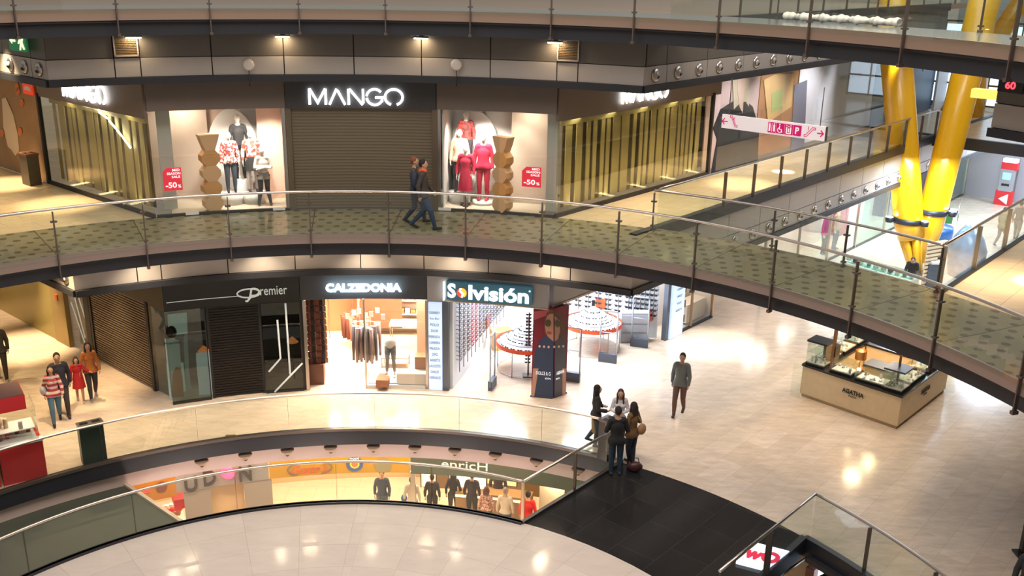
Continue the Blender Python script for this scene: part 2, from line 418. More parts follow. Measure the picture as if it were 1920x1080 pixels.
# pale soffit band and dark edge beam under the ring edge
mb = MB(); mb.arc(RR-.02, RR+.12, -62, off(RR, -2.2), -.42, 0.02, 1.5); mb.arc(RR-.02, RR+.12, off(RR, 2.55), 112, -.42, .02, 1.5); struct('trim_1', mb, M['beam'])
mb = MB(); mb.arc(RR+.16, RR+.2, -62, off(RR, -.5), -.86, -.42, 1.5); mb.arc(RR+.2, 12.6, -62, 32, -.9, -.86, 1.5); struct('trim_2', mb, M['pw'])
mb = MB(); mb.arc(RD-.1, RD+.02, -70, off(RD, -2.2), -.34, .05, 2); mb.wall(P(off(RD, -2.2), RD), P(off(RR, -2.2), RR), -.34, .05, .1); struct('trim_3', mb, M['beam'])
mb = MB(); mb.wall(P(off(RD, 2.55), RD), P(off(RR, 2.55), RR), -.34, .04, .14); mb.arc(RD-.1, RD+.02, off(RD, 2.55), 120, -.34, .04, 2); struct('trim_4', mb, M['beam'])
# lower level: floor and ceiling
mb = MB(); mb.prism([(-30, 8), (25, 8), (25, 40), (-30, 40)], L0-.2, L0)
struct('floor', mb, tile_mat('food_court_tiles', (.78, .66, .50), (.74, .62, .46), (.5, .42, .33), .9, .9, .3, 0))
mb = MB(); mb.arc(12.6, 22, -75, 36, -.95, -.9, 3); struct('ceiling', mb, M['pw'])

# second storey: dotted glass ring deck, stone corridors ------------------------------
RB0, RB1 = 12.0, 14.55
uvd = lambda a, r: ((a+4.225)/9.05*2.08, r)
ss(polar('floor', M['deck'], RB0, RB1, -78, 112, L2, .10, 4, 120, uvf=uvd, side=M['dsteel']))
# stone floors: left corridor, slim strip in front of the shop, right corridor, right gallery
mb = MB()
pts = [P(a, RB1+.003) for a in range(-80, -22, 3)]+[P(-24.6, RB1+.003), A0+Vd*0, A0+Vd*32, A0+Vd*32-U*18]
mb.prism(pts, L2-.2, L2-.003)
e0, e1 = so(0, -3.42), so(1, -3.42)
sB = (B0-C).dot(U)
pts = [B0+Vector((0, 0))]+[P(a, RB1+.003) for a in (17.5, 19, 21, 23, 25, off(RB1, -3.42))]+[so(34.5, -3.42), so(34.5, -5.9)]
mb.prism(pts, L2-.2, L2-.003)
pts = [P(a, RB1+.003) for a in [off(RB1, 3.68)]+list(range(58, 112, 3))]+[so(2, 34), so(34.5, 34), so(34.5, 3.68)]
mb.prism(pts, L2-.2, L2-.003)
mb.prism([so(34.5, -9), so(34.5, 30), so(53, 30), so(53, -9)], L2-.2, L2-.003)
struct('floor', mb, M['stone'])
# soffit of the second-storey slab
mb = MB()
mb.arc(13.75, 14.6, -33.4, 26.4, 4.86, 4.9, 2); struct('ceiling', mb, M['pd'])
# edge strip and dark beam of the ring bridge
mb = MB(); mb.arc(RB0-.05, RB0, -78, 112, L2-.22, L2+.015, 1.5); mb.arc(RB1, RB1+.05, off(RB1, -3.42), off(RB1, 3.68), L2-.2, L2+.01, 1.5); struct('trim_5', mb, M['curb'])
mb = MB(); mb.arc(RB0+.12, RB0+.42, -78, 112, L2-.56, L2-.2, 1.5); mb.arc(RB0-.01, RB0+.5, -78, 112, L2-.27, L2-.22, 1.5)
mb.arc(RB1-.6, RB1-.25, -78, 112, L2-.56, L2-.2, 1.5); struct('trim_6', mb, M['beam'])

# third storey bridge (its own, tighter curve) ---------------------------------------
C3 = Vector((-2.73, 12.71)); Z3 = 10.34
def r3(a): return 11.12
def P3(a, d): r = r3(a)+d; return Vector((C3.x+r*sin(radians(a)), C3.y+r*cos(radians(a))))
def arc3(mb, d0, d1, z0, z1, a0=-60, a1=112):
    n = int((a1-a0)/1.5); o = len(mb.v)
    for i in range(n+1):
        a = a0+(a1-a0)*i/n; p, q = P3(a, d0), P3(a, d1)
        mb.v += [(p.x, p.y, z0), (q.x, q.y, z0), (q.x, q.y, z1), (p.x, p.y, z1)]
    for i in range(n):
        b = o+4*i; e = b+4
        for j in range(4): k = (j+1) % 4; mb.face((b+j, e+j, e+k, b+k))
    return mb
mb = arc3(MB(), 0, 2.25, Z3-.1, Z3)
struct('floor', mb, pm('top_bridge_deck', (.20, .22, .24), .15, noise=.1, nscale=1))
mb = arc3(MB(), -.05, 0, Z3-.22, Z3+.015); struct('trim_7', mb, pm('bronze_edge_strip', (.30, .21, .16), .45, .3))
mb = arc3(MB(), .12, .45, Z3-.56, Z3-.2); arc3(mb, 0, .5, Z3-.27, Z3-.22); arc3(mb, 1.7, 2.0, Z3-.56, Z3-.2); struct('trim_9', mb, M['beam'])
mb = MB()
mb.prism([P(a, 13.75) for a in range(-33, 27, 3)]+[so(13.3, -3.42), so(36, -3.42), so(36, -9), P(0, 24), lso(30, 9), lso(30, 3.73)], L3-.2, L3)
mb.prism([P(a, 13.75) for a in range(60, 112, 3)]+[so(2, 30), so(28, 30), so(28, 4.4)], L3-.2, L3)
struct('floor', mb, pm('upper_corridor_floor', (.50, .34, .26), .3, noise=.1, nscale=.6))

# slab-edge fascias: dark beam, light strip, dark cladding, with joints --------------
def ring_fascia(nm, zb, joints, a0, a1, ztop):
    m = MB(); m.arc(13.62, 13.82, a0, a1, zb, zb+.16, 1.2); struct(nm[0], m, M['beam'])
    js = [a0]+joints+[a1]; g = .055
    m = MB(); d = MB()
    for i in range(len(js)-1):
        m.arc(13.70, 13.76, js[i]+g, js[i+1]-g, zb+.17, zb+.60, 1.2)
        d.arc(13.72, 13.78, js[i]+g, js[i+1]-g, zb+.615, ztop, 1.2)
    struct(nm[1], m, M['pl']); struct(nm[2], d, M['pd'])
    m = MB(); m.arc(13.79, 13.85, a0, a1, zb, ztop, 2); struct(nm[3], m, M['matblack'])
J3 = [-27.3, -24.9, -18.1, -11.0, -3.9, 3.1, 10.3, 17.3, 19.5]
ring_fascia(('trim_10', 'trim_11', 'trim_12', 'trim_13'), 8.57, J3, -33.4, 26.4, 10.0)
ring_fascia(('trim_14', 'trim_15', 'trim_16', 'trim_17'), 3.53, J3, -33.4, 26.4, 4.85)
ring_fascia(('trim_18', 'trim_19', 'trim_20', 'trim_21'), 8.57, [66.5, 73.5, 80.5, 87.5], 59.6, 96, 10.0)
def arm_fascia(nm, fr, o, s0, s1, zb, ztop, first, step, n_out, side=1, beam=None):
    """straight slab edge along a mall arm, side = which way it faces (+1 towards the arm's middle)"""
    a, b = (so, Wd) if fr == 'r' else (lso, U)
    def W_(s, e, d0, d1, z0, z1, m): 
        q = [a(s, o+side*d0), a(e, o+side*d0), a(e, o+side*d1), a(s, o+side*d1)]; m.prism(q, z0, z1)
    m = MB(); W_(s0, s1, -.14, .06, zb, zb+.16, m)
    if beam: W_(s0, s1, -.14, .05, beam[0], beam[1], m)
    struct(nm[0], m, M['beam']); m = MB(); d = MB(); s = s0; e = first
    while s < s1-.05:
        e = min(e, s1); W_(s+.012, e-.012, -.06, 0, zb+.17, zb+.60, m); W_(s+.012, e-.012, -.08, -.02, zb+.615, ztop, d); s, e = e, e+step
    struct(nm[1], m, M['pl']); struct(nm[2], d, M['pd'] if fr == 'l' or ztop > 6 else M['pl'])
    m = MB(); W_(s0, s1, -.14, -.09, zb, ztop, m); struct(nm[3], m, M['matblack'])
    return a
S0R = 13.7*cos(radians(26.4-UA)); S0L = 13.7*cos(radians(-33.4-VA))
arm_fascia(('trim_22', 'trim_23', 'trim_24', 'trim_25'), 'r', -3.42, S0R, 45, 3.53, 4.82, S0R+1.0, 1.9, 0, 1, (4.82, 5.14))
arm_fascia(('trim_26', 'trim_27', 'trim_28', 'trim_29'), 'r', -3.42, S0R, 34, 8.57, 10.0, S0R+1.0, 1.9, 0, 1, (9.95, 10.22))
arm_fascia(('trim_30', 'trim_31', 'trim_32', 'trim_33'), 'l', 3.73, S0L, 30, 3.53, 4.85, S0L+.75, 1.5, 0, -1)
arm_fascia(('trim_34', 'trim_35', 'trim_36', 'trim_37'), 'l', 3.73, S0L, 30, 8.57, 10.0, S0L+.75, 1.5, 0, -1)
# right gallery slab edge and the far slab
mb = MB(); mb.wall(so(14.0, 3.72), so(34.6, 3.72), 4.75, 5.12, .12); mb.wall(so(34.5, -6), so(34.5, 3.7), 4.7, 5.15, .2); struct('trim_38', mb, M['beam'])
# ceilings under corridors behind the fascias
mb = MB(); mb.prism([so(S0R, -3.5), so(45, -3.5), so(45, -5.95), B0], 4.86, 4.9)
mb.prism([lso(S0L, 3.8), lso(30, 3.8), A0+Vd*18, A0], 4.86, 4.9)
mb.prism([so(14.3, 3.8), so(34.4, 3.8), so(34.4, 22), so(4, 22), P(90, 14.6), P(70, 14.6)], 4.86, 4.9); struct('ceiling', mb, M['pd'])
mb = MB(); mb.arc(13.86, 14.6, -33.4, 26.4, 8.66, 8.7, 2); mb.prism([so(S0R, -3.5), so(34, -3.5), so(34, -5.95), B0], 8.66, 8.7)
mb.prism([lso(S0L, 3.8), lso(30, 3.8), A0+Vd*18, A0], 8.66, 8.7); struct('ceiling', mb, M['pd'])

# air nozzles of the slab edges --------------------------------------------------------
def nozzle_mb():
    m = MB(); m.lathe((0, 0, 0), [(.16, 0), (.16, .02), (.125, .035), (.10, .05), (.085, .045)], 18)
    return m
noz = thing('air_nozzle', 'round air nozzle on the pale strip of the slab edge', 'air nozzle', (0, 0, 0))
nozzle_mb().build('rim', M['steel'], noz, False)
m = MB(); m.ball((0, 0, .03), (.085, .085, .05)); thr = m.build('throat', M['pl'], noz, False)
m = MB(); m.tube([(.02, -.03, .05), (.03, -.05, .085)], .04, 12); m.build('jet', M['matblack'], thr, False)
nfirst = [True]
def place_nozzle(p, face, z, label, group):
    global noz
    rz = atan2(face.y, face.x)+pi/2
    o = noz if nfirst[0] else dup(noz, (0, 0, 0)); nfirst[0] = False
    o.location = (p.x, p.y, z); o.rotation_euler = (radians(90), 0, rz)
    o['label'] = label; o['group'] = group
for s_ in [S0R+.5+1.0*i for i in range(11)]:
    place_nozzle(so(s_, -3.415), Wd, 8.95, 'round air nozzle in the row above the slatted glass shop side', 'air nozzles above the slatted glass side')
for s_ in [S0R+1.0+1.05*i for i in range(22)]:
    place_nozzle(so(s_, -3.415), Wd, 3.92, 'round air nozzle in the row under the right-hand gallery rail', 'air nozzles below the right corridor')
for s_ in (S0L+.35, S0L+1.1, S0L+1.85):
    place_nozzle(lso(s_, 3.725), -U, 8.95, 'round air nozzle on the slab edge under the green exit sign', 'air nozzles at upper left')
place_nozzle(lso(S0L+.42, 3.725), -U, 3.92, 'single round air nozzle at the left bend of the middle slab edge', 'air nozzle at middle left')

# ------------------------------------------------------------------ shell of the shop block
HB = 2.65                                     # door head height
mb = MB(); mb.wall(A0+Vd*6.55, A0+Vd*32, L1, L2-.2, .12); struct('wall_left', mb, pm('polished_ochre_wall', (.46, .38, .13), .2, .2, noise=.22, nscale=.5))
mb = MB(); mb.wall(so(48.6, -9), so(48.6, 20), L1, 4.9, .3); struct('wall_back', mb, pm('grey_block_wall', (.42, .40, .43), .7, noise=.06, nscale=1.5))
mb = MB(); mb.wall(so(53, -9), so(53, 20), L2, 11, .3); struct('wall_rear', mb, pm('pale_blue_wall', (.55, .66, .78), .5))
mb = MB(); mb.wall(so(5, 20), so(60, 20), L1, 12, .3); struct('wall_right', mb, M['cream'])
mb = MB(); mb.prism([so(sB+16, -6.1), so(48.5, -6.1), so(48.5, -6.3), so(sB+16, -6.3)], 2.9, 4.8); struct('wall_side', mb, M['pl'])
# far end glass front beside the block wall
f = thing('glass_shop_front', 'grey framed glass shopfront beside the far block wall', 'shopfront', so(44, -6.9, 0))
m = MB()
for i in range(7): m.box(so(41.2+i*1.15, -6.9, 1.45), (.09, .09, 2.9), YAW)
m.wall(so(41.2, -6.9), so(48.2, -6.9), 2.85, 2.98, .12); m.wall(so(41.2, -6.9), so(48.2, -6.9), 0, .12, .12); m.build('frame', pm('grey_frame', (.33, .36, .40), .4, .4), f)
m = MB(); m.wall(so(41.2, -6.92), so(48.2, -6.92), .1, 2.88, .015); m.build('pane', M['green_glass'], f)
mb = MB(); mb.wall(so(41, -8.8), so(48.4, -8.8), 0, 3, .1); struct('wall_far_shop', mb, pm('shade_grey', (.25, .27, .30), .6))
# ================================================================== RAILINGS
def railing(name, label, path, z, h, posts, seg_gap=.02, rail_r=.032, post_drop=0, post_mat=None, glass='glass', post_w=.05, post_in=0, base=None, clamp=False, rail_mat=None):
    """path: list of 2-D points (dense). posts: indices into path where a post stands / a pane ends"""
    p0 = path[len(path)//2]
    t = thing(name, label, 'railing', (p0.x, p0.y, z))
    m = MB(); m.tube([(p.x, p.y, z+h) for p in path], rail_r, 8); m.build('handrail', rail_mat or M['steel'], t)
    cuts = sorted(set([0]+list(posts)+[len(path)-1]))
    for i in range(len(cuts)-1):
        m = MB(); seg = path[cuts[i]:cuts[i+1]+1]
        if len(seg) < 2: continue
        q = [Vector(x) for x in seg]; d0 = (q[1]-q[0]).normalized(); d1 = (q[-1]-q[-2]).normalized()
        q[0] = q[0]+d0*seg_gap; q[-1] = q[-1]-d1*seg_gap
        n = len(q); vs = []
        for k, p in enumerate(q):
            d = (q[min(k+1, n-1)]-q[max(k-1, 0)]).normalized(); nn = Vector((-d.y, d.x))*.007
            for zz in (z-.05-post_drop*.0, z+h-.05): vs += [(p.x+nn.x, p.y+nn.y, zz), (p.x-nn.x, p.y-nn.y, zz)]
        fs = []
        for k in range(n-1):
            a = 4*k; b = a+4; fs += [(a, b, b+2, a+2), (a+1, a+3, b+3, b+1), (a+2, b+2, b+3, a+3), (a, a+1, b+1, b)]
        fs += [(0, 2, 3, 1), (4*n-4, 4*n-3, 4*n-1, 4*n-2)]
        m.add(vs, fs); m.build('glass_pane', M[glass], t)
    for i in posts:
        a = path[max(i-1, 0)]; b = path[min(i+1, len(path)-1)]; d = (b-a).normalized(); n = Vector((-d.y, d.x)); p = path[i]
        if post_w:
            rz = atan2(d.y, d.x); m = MB(); pp = p+n*post_in
            m.box((pp.x, pp.y, z+h/2-.03-post_drop/2), (post_w*.35, post_w, h+post_drop-.05), rz)
            po = m.build('post', post_mat or M['dsteel'], t)
            if clamp:
                for bc, bd in (((pp.x, pp.y, z+.12), (.10, post_w*1.2, .035)), ((pp.x, pp.y, z+h-.28), (.13, post_w*1.2, .035)), ((pp.x, pp.y, z-post_drop+.02), (.07, post_w*1.6, .06))):
                    m = MB(); m.box(bc, bd, rz); m.build('clamp', post_mat or M['dsteel'], po)
    if base:
        m = MB()
        for k in range(len(path)-1): m.wall(path[k], path[k+1], z-.02, z+base, .07)
        m.build('base_channel', M['dsteel'], t)
    return t
def arcpath(r, a0, a1, c=None, step=1.0, keep=()):
    c = c or C; vals = sorted(set([a0, a1]+list(keep)+[a0+i*step for i in range(int(abs(a1-a0)/step)+1)]))
    vals = [v for v in vals if a0 <= v <= a1]
    return [Vector((c.x+r*sin(radians(a)), c.y+r*cos(radians(a)))) for a in vals], [vals.index(k) for k in keep if k in vals]
PA2 = [round(.3+9.05*k, 3) for k in range(-8, 12)]
p_, i_ = arcpath(RB0-.09, -76, 105, keep=PA2)
railing('glass_railing', 'curved glass railing with steel posts along the near edge of the dotted bridge', p_, L2, 1.08, i_, post_drop=.54, post_w=.075, post_in=0, clamp=True)
k2 = [26, 32.2, 39.5, 46.6, 53.8]
p_, i_ = arcpath(RB1-.12, off(RB1, -3.42), off(RB1, 3.68), keep=k2)
railing('glass_railing', 'curved glass railing on the far edge of the dotted bridge, over the open well', p_, L2, 1.02, [0]+i_[1:-1]+[len(p_)-1], post_w=.07, clamp=True)
def line(a, b, n): return [Vector(a)+(Vector(b)-Vector(a))*(i/n) for i in range(n+1)]
p_ = line(so(14.2, -3.38), so(34.4, -3.38), 12)
railing('glass_railing', 'straight glass railing of the corridor beside the slatted glass shop side', p_, L2, 1.02, list(range(2, 13)), post_w=.09, post_mat=M['dsteel'])
p_ = line(so(14.0, 3.68), so(34.4, 3.68), 9)
railing('glass_railing', 'straight glass railing along the warm stone gallery at far right', p_, L2, 1.05, list(range(0, 10)), post_w=.10, post_mat=M['steel'])
kr = [-44.9, -34.2, -23.4, -12.5, -1.8, 8.9, 19.5]
p_, i_ = arcpath(RR-.03, -64, off(RR, -2.2)-.2, keep=kr)
railing('glass_railing', 'curved frameless glass railing on the outer edge of the round opening', p_, 0, 1.03, i_, post_w=.02, post_mat=M['dsteel'], base=.05, rail_mat=pm('satin_handrail', (.75, .66, .56), .3, 1))
kd = [-65, -50.4, -35.3, -20.4, -5.1, 10.0]
p_, i_ = arcpath(RD-.04, -78, off(RD, -2.2), keep=kd)
railing('glass_railing', 'curved frameless glass railing around the pale stone disc', p_, 0, 1.03, i_, post_w=.02, post_mat=M['dsteel'], base=.05, rail_mat=MATS['satin_handrail'])
p_ = line(P(off(RD, -2.2), RD-.04), P(off(RR, -2.2), RR-.05), 2)
railing('glass_railing', 'short slanting glass railing between the round opening and the black granite', p_, 0, 1.03, [1], post_w=.07, post_mat=M['dsteel'], base=.06, rail_mat=MATS['satin_handrail'])
# railing round the escalator well, bottom right
k3 = [60.5, 68.5, 77]
p_, i_ = arcpath(RR+.12, off(RR, 2.55)+.3, 95, keep=k3)
railing('glass_railing', 'curved glass railing round the escalator well at bottom right', p_, 0, 1.03, i_, post_w=.09, post_mat=M['dsteel'])
p_ = line(P(off(RR, 2.55)+.3, RR+.12), P(off(RD, 2.5)+.3, RD+.02), 4)
railing('glass_railing', 'slanting glass railing between black granite and the escalator well', p_, 0, 1.03, [2], post_w=.12, post_mat=M['dsteel'])
# top bridge railing: posts by pixel columns along the tighter curve
k4 = [round(azof(at(x, y, Z3), C3), 2) for x, y in ((44, 24), (228, 21), (398, 20), (560, 21), (716, 23), (870, 26), (1025, 29), (1178, 35), (1333, 43), (1492, 54), (1657, 68), (1832, 88))]
k4 = sorted(k4+[k4[0]-8, k4[-1]+8.5, k4[-1]+17])
vals = sorted(set(k4+list(range(-58, 110, 2)))); p_ = [P3(a, -.09) for a in vals]; i_ = [vals.index(k) for k in k4]
railing('glass_railing', 'curved glass railing with steel posts along the top bridge', p_, Z3, 1.08, i_, post_drop=.54, post_w=.075, clamp=True)
p_ = line(so(14.2, -3.38), so(34.4, -3.38), 12)
railing('glass_railing', 'straight glass railing of the highest corridor behind the top bridge', p_, L3, 1.02, list(range(2, 13)), post_w=.06)
vals = list(range(36, 108, 2)); p_ = [P3(a, 2.2) for a in vals]; i_ = [vals.index(k) for k in (40, 50, 60, 70, 80, 90)]
railing('glass_railing', 'curved glass railing on the far edge of the top bridge', p_, Z3, 1.02, i_, post_w=.05, clamp=True)

# white cloth swag lying along the far side of the top bridge
SW0, SW1 = azof(at(1482, 41, Z3+.1), C3), azof(at(1728, 60, Z3+.1), C3); m = MB(); n = 90
for i in range(n+1):
    a = SW0-6.5+(SW1-SW0-4)*i/n; q = .07+.018*sin(i*.45)+.010*sin(i*1.3)
    for j in range(8): an = 2*pi*j/8; p = P3(a, 1.95+.05*sin(i*.3)+q*1.5*cos(an)); m.v.append((p.x, p.y, Z3+.10+q*sin(an)))
m.smooth = True
for i in range(n):
    for j in range(8): b = i*8; m.face((b+j, b+(j+1) % 8, b+8+(j+1) % 8, b+8+j))
tag(m.build('cloth_swag', pm('white_cloth', (.80, .78, .74), .8)), 'long roll of white cloth lying along the far edge of the top bridge', 'cloth')
# ================================================================== SHOP BLOCK, SECOND STOREY
def oncyl(px, py, R):
    r = ray(px, py); a = r.x**2+r.y**2; b = -2*(r.x*C.x+r.y*C.y); c = C.x**2+C.y**2-R*R
    t = (-b+sqrt(b*b-4*a*c))/(2*a); p = Vector((t*r.x, t*r.y)); return azof(p), CZ+t*r.z
def azp(px, py, z): return azof(at(px, py, z))
RF = 14.5; AL, AR = -24.5, 16.6; SL, SR = -11.2, 4.1
def wl(s, d, z): p = A0+Vd*s+U*d; return Vector((p.x, p.y, z))       # left wall of block: s along, d inwards
def wr(s, d, z): p = B0+U*s-Wd*d; return Vector((p.x, p.y, z))       # right wall of block
def wl2(s, d=0): return wl(s, d, 0).to_2d()
def wr2(s, d=0): return wr(s, d, 0).to_2d()
# header cladding
mb = MB(); mb.arc(RF-.03, RF+.1, AL, SL-.05, 7.8, 8.67, 1.5); mb.arc(RF-.03, RF+.1, SR+.05, AR, 7.8, 8.67, 1.5)
mb.wall(wl2(0, .03), wl2(5.8, .03), 7.62, 8.67, .08); struct('wall_header', mb, M['taupe'])
mb = MB(); mb.wall(wr2(0, .03), wr2(8.2, .03), 7.62, 8.67, .08); struct('wall_header_side', mb, M['taupe'])
mb = MB(); mb.arc(RF-.07, RF+.1, SL, SR, 7.80, 8.67, 1.5); struct('wall_sign_panel', mb, pm('slate_panel', (.065, .062, .062), .45, .3))
mb = MB(); mb.arc(RF+2.6, RF+2.7, AL+4, AR-4, L2, 8.6, 3); struct('wall_inner', mb, M['cream'])
# the roller shutter
t = thing('roller_shutter', 'wide brown roller shutter closed between the two bright shop windows', 'shutter', P(-3.5, RF, L2))
m = MB()
for k in range(33):
    z = L2+.04+k*.081; m.arc(RF+.06, RF+.11, SL+.5, SR-.4, z, z+.05, 2); m.arc(RF+.075, RF+.10, SL+.5, SR-.4, z+.05, z+.081, 2)
m.build('shutter_curtain', M['shut'], t)
for a in (SL+.2, SR-.15):
    m = MB(); m.arc(RF-.02, RF+.14, a-.28, a+.28, L2, 7.8, 1); m.build('guide_rail', pm('bronze_frame', (.22, .17, .12), .35, .7), t)
m = MB(); m.arc(RF+.04, RF+.13, SL+.5, SR-.4, L2+.005, L2+.045, 2); m.build('bottom_rail', M['dsteel'], t)

# letters M A N G O as cut strokes -----------------------------------------------------
def mango(parent, M4, w, h, mat):
    g = w/5.75; st = h*.135
    def sh(L, dx): return [[(x+dx, y) for x, y in l] for l in L]
    y0, y1 = -h/2, h/2
    Mx = [[(0, y0), (0, y1)], [(.02*g, y1), (.5*g, y0+.12*h), (.98*g, y1)], [(g, y1), (g, y0)]]
    Ax = [[(.05*g, y0), (.52*g, y1)], [(.58*g, y1*.8), (1.02*g, y0)]]
    Nx = [[(0, y0), (0, y1)], [(.06*g, y1), (.86*g, y0)], [(.90*g, y0+.1*h), (.90*g, y1)]]
    Gx = [arcpts(.52*g, 0, .5*g, h/2, 40, 172), arcpts(.52*g, 0, .5*g, h/2, 188, 330), [(.98*g, y0+.2*h), (.98*g, -.03*h), (.55*g, -.03*h)]]
    Ox = [arcpts(.55*g, 0, .55*g, h/2, -70, 250, 26)]
    for L, dx, nm in ((Mx, 0, 0), (Ax, 1.17*g, 0), (Nx, 2.42*g, 0), (Gx, 3.52*g, 0), (Ox, 4.68*g, 0)):
        m = MB(); strokes(m, M4, sh(L, dx-w/2), st, .04); m.build('letter', mat, parent)
t = thing('shop_sign', 'white lit shop name above the brown roller shutter', 'sign', P(-4, RF-.1, 8.1))
mango(t, front_frame(-4.05, RF-.14, 8.10), 2.36, .40, M['led'])
t = thing('shop_sign', 'white lit shop name on the left flank of the corner shop', 'sign', wl(2.9, -.05, 8.05))
mango(t, frame_mat(wl(2.9, -.05, 8.03), -Vector((Vd.x, Vd.y, 0)), (0, 0, 1)), 2.3, .46, M['led'])
t = thing('shop_sign', 'white lit shop name on the right flank of the corner shop', 'sign', wr(3.85, -.05, 8.03))
mango(t, frame_mat(wr(3.85, -.05, 8.05), (U.x, U.y, 0), (0, 0, 1)), 2.25, .46, M['led'])

# display windows -----------------------------------------------------------------------
WZ = 5.14
def window_front(nm, label, a0, a1):
    t = thing(nm, label, 'shop window', P((a0+a1)/2, RF, L2))
    m = MB(); m.arc(RF, RF+.012, a0+.1, a1-.1, WZ+.04, 7.8, 1.5); m.build('window_glass', M['sglass'], t)
    m = MB(); m.arc(RF-.03, RF+.05, a0, a1, L2, WZ+.03, 1.5); m.build('sill', M['matblack'], t)
    return t
tl = window_front('display_window', 'bright curved display window left of the roller shutter', AL, SL-.15)
tr = window_front('display_window', 'bright curved display window right of the roller shutter', SR+.15, AR)
m = MB(); m.arc(RF, RF+.08, SL-.42, SL-.12, WZ, 7.8, 1); m.build('end_frame', M['steel'], tl)
m = MB(); m.arc(RF, RF+.08, SR+.12, SR+.42, WZ, 7.8, 1); m.build('end_frame', M['steel'], tr)
# window floors, side cheeks, back walls
pink = pm('blush_panel', (.80, .56, .44), .45); whitew = pm('bright_white_panel', (.88, .85, .82), .5); greyg = pm('misty_panel', (.55, .57, .53), .35)
mb = MB(); mb.arc(RF+.06, RF+2.6, AL+1.5, SL-.15, L2+.01, WZ, 2); mb.arc(RF+.06, RF+2.6, SR+.15, AR-1.5, L2+.01, WZ, 2); struct('floor', mb, pm('window_platform', (.62, .50, .40), .4))
mb = MB(); mb.arc(RF+1.9, RF+1.96, -18.8, SL-1.9, WZ, 7.9, 2); mb.arc(RF+.12, RF+2.2, SL-.5, SL-.3, WZ, 7.9, 2)
mb.arc(RF+1.3, RF+1.36, SL-3.0, SL-.4, WZ, 7.9, 2); struct('wall_window', mb, pink)
mb = MB(); mb.arc(RF+1.80, RF+1.86, -15.6, -13.4, WZ, 7.9, 1)
for k in range(9): mb.arc(RF+1.76, RF+1.8, -15.5+k*.24, -15.38+k*.24, WZ, 7.9, 1)
mb.arc(RF+1.6, RF+1.66, 8.2, 10.9, WZ, 7.9, 2); mb.arc(RF+.15, RF+2.0, SR+.5, SR+.62, WZ, 7.9, 2); mb.arc(RF+1.9, RF+1.96, SR+.5, 8.2, WZ, 7.9, 2); struct('wall_window', mb, whitew)
mb = MB(); mb.arc(RF+1.2, RF+1.26, 11.0, 15.2, WZ, 7.9, 2); mb.arc(RF+1.75, RF+1.8, -25.2, -18.8, WZ, 7.9, 2); struct('wall_window', mb, pm('blush_grey_panel', (.52, .42, .34), .4))
mb = MB(); mb.arc(RF+.5, RF+.56, 15.2, 16.4, WZ, 7.9, 1); mb.arc(RF+.7, RF+.76, -23.6, -22.3, WZ, 7.9, 1); mb.arc(RF+.06, RF+2.6, AL+1, SL, 7.86, 7.9, 2); mb.arc(RF+.06, RF+2.6, SR, AR-1, 7.86, 7.9, 2); struct('wall_window', mb, greyg)
for a, w_ in ((-15.5, 330), (-13, 220), (-18, 120), (8.4, 360), (6.4, 220), (11.5, 110)):
    light('SPOT', P(a, RF+.35, 7.75), w_, (1, .90, .80), .06, aim=P(a, RF+1.2, WZ+.8), spot=radians(85), blend=.7, name='window_spot')
light('AREA', P(-21, RF+1.2, 7.75), 35, (1, .85, .7), .6); light('AREA', P(13, RF+.7, 7.75), 22, (1, .85, .7), .5)

# red sale stickers on the glass ---------------------------------------------------------
def sale(px0, py0, px1, py1, label):
    a0, z1 = oncyl(px0, py0, RF-.03); a1, z0 = oncyl(px1, py1, RF-.03); w = radians(a1-a0)*RF; h = z1-z0; ac = (a0+a1)/2
    M4 = front_frame(ac, RF-.02, (z0+z1)/2)
    t = thing('sale_sticker', label, 'sticker', P(ac, RF-.02, z0))
    m = MB(); c = w*.22; pts = [(-w/2, -h/2), (w/2, -h/2), (w/2, h/2), (-w/2+c, h/2), (-w/2, h/2-c)]
    m.add([M4 @ Vector((x, y, 0)) for x, y in pts]+[M4 @ Vector((x, y, .008)) for x, y in pts], [(4, 3, 2, 1, 0), (5, 6, 7, 8, 9)]+[(i, (i+1) % 5, 5+(i+1) % 5, 5+i) for i in range(5)])
    m.build('sheet', em('sale_red', (.62, .03, .05), .55), t)
    wm = em('sale_white', (.95, .80, .80), .8); off_ = M4 @ Matrix.Translation((0, 0, .012))
    for s, x, y, ww, hh in (('MID', .22, .40, .40, .105), ('SEASON', .085, .25, .72, .105), ('SALE', .19, .10, .46, .105), ('-50', -.10, -.26, .60, .25), ('%', .34, -.32, .17, .14)):
        text(s, 1, off_ @ Matrix.Translation((x*w, y*h, 0)), wm, t, 'lettering', .002, .02, width=ww*w, height=hh*h)
sale(304, 316, 343, 356, 'red sale sticker on the glass of the left display window')
sale(979, 312, 1014, 352, 'red sale sticker on the glass of the right display window')
for (x0, x1, y, lab) in ((348, 373, 400, 'white label strip on the sill of the left display window, at its left'), (512, 535, 393, 'white label strip on the sill near the left end of the shutter'), (822, 846, 392, 'white label strip on the sill just right of the shutter')):
    a0, zz = oncyl(x0, y, RF-.02); a1, _ = oncyl(x1, y, RF-.02); m = MB(); m.arc(RF-.05, RF-.035, a0, a1, L2+.02, L2+.10, .5)
    tag(m.build('sill_label', M['white']), lab, 'label')

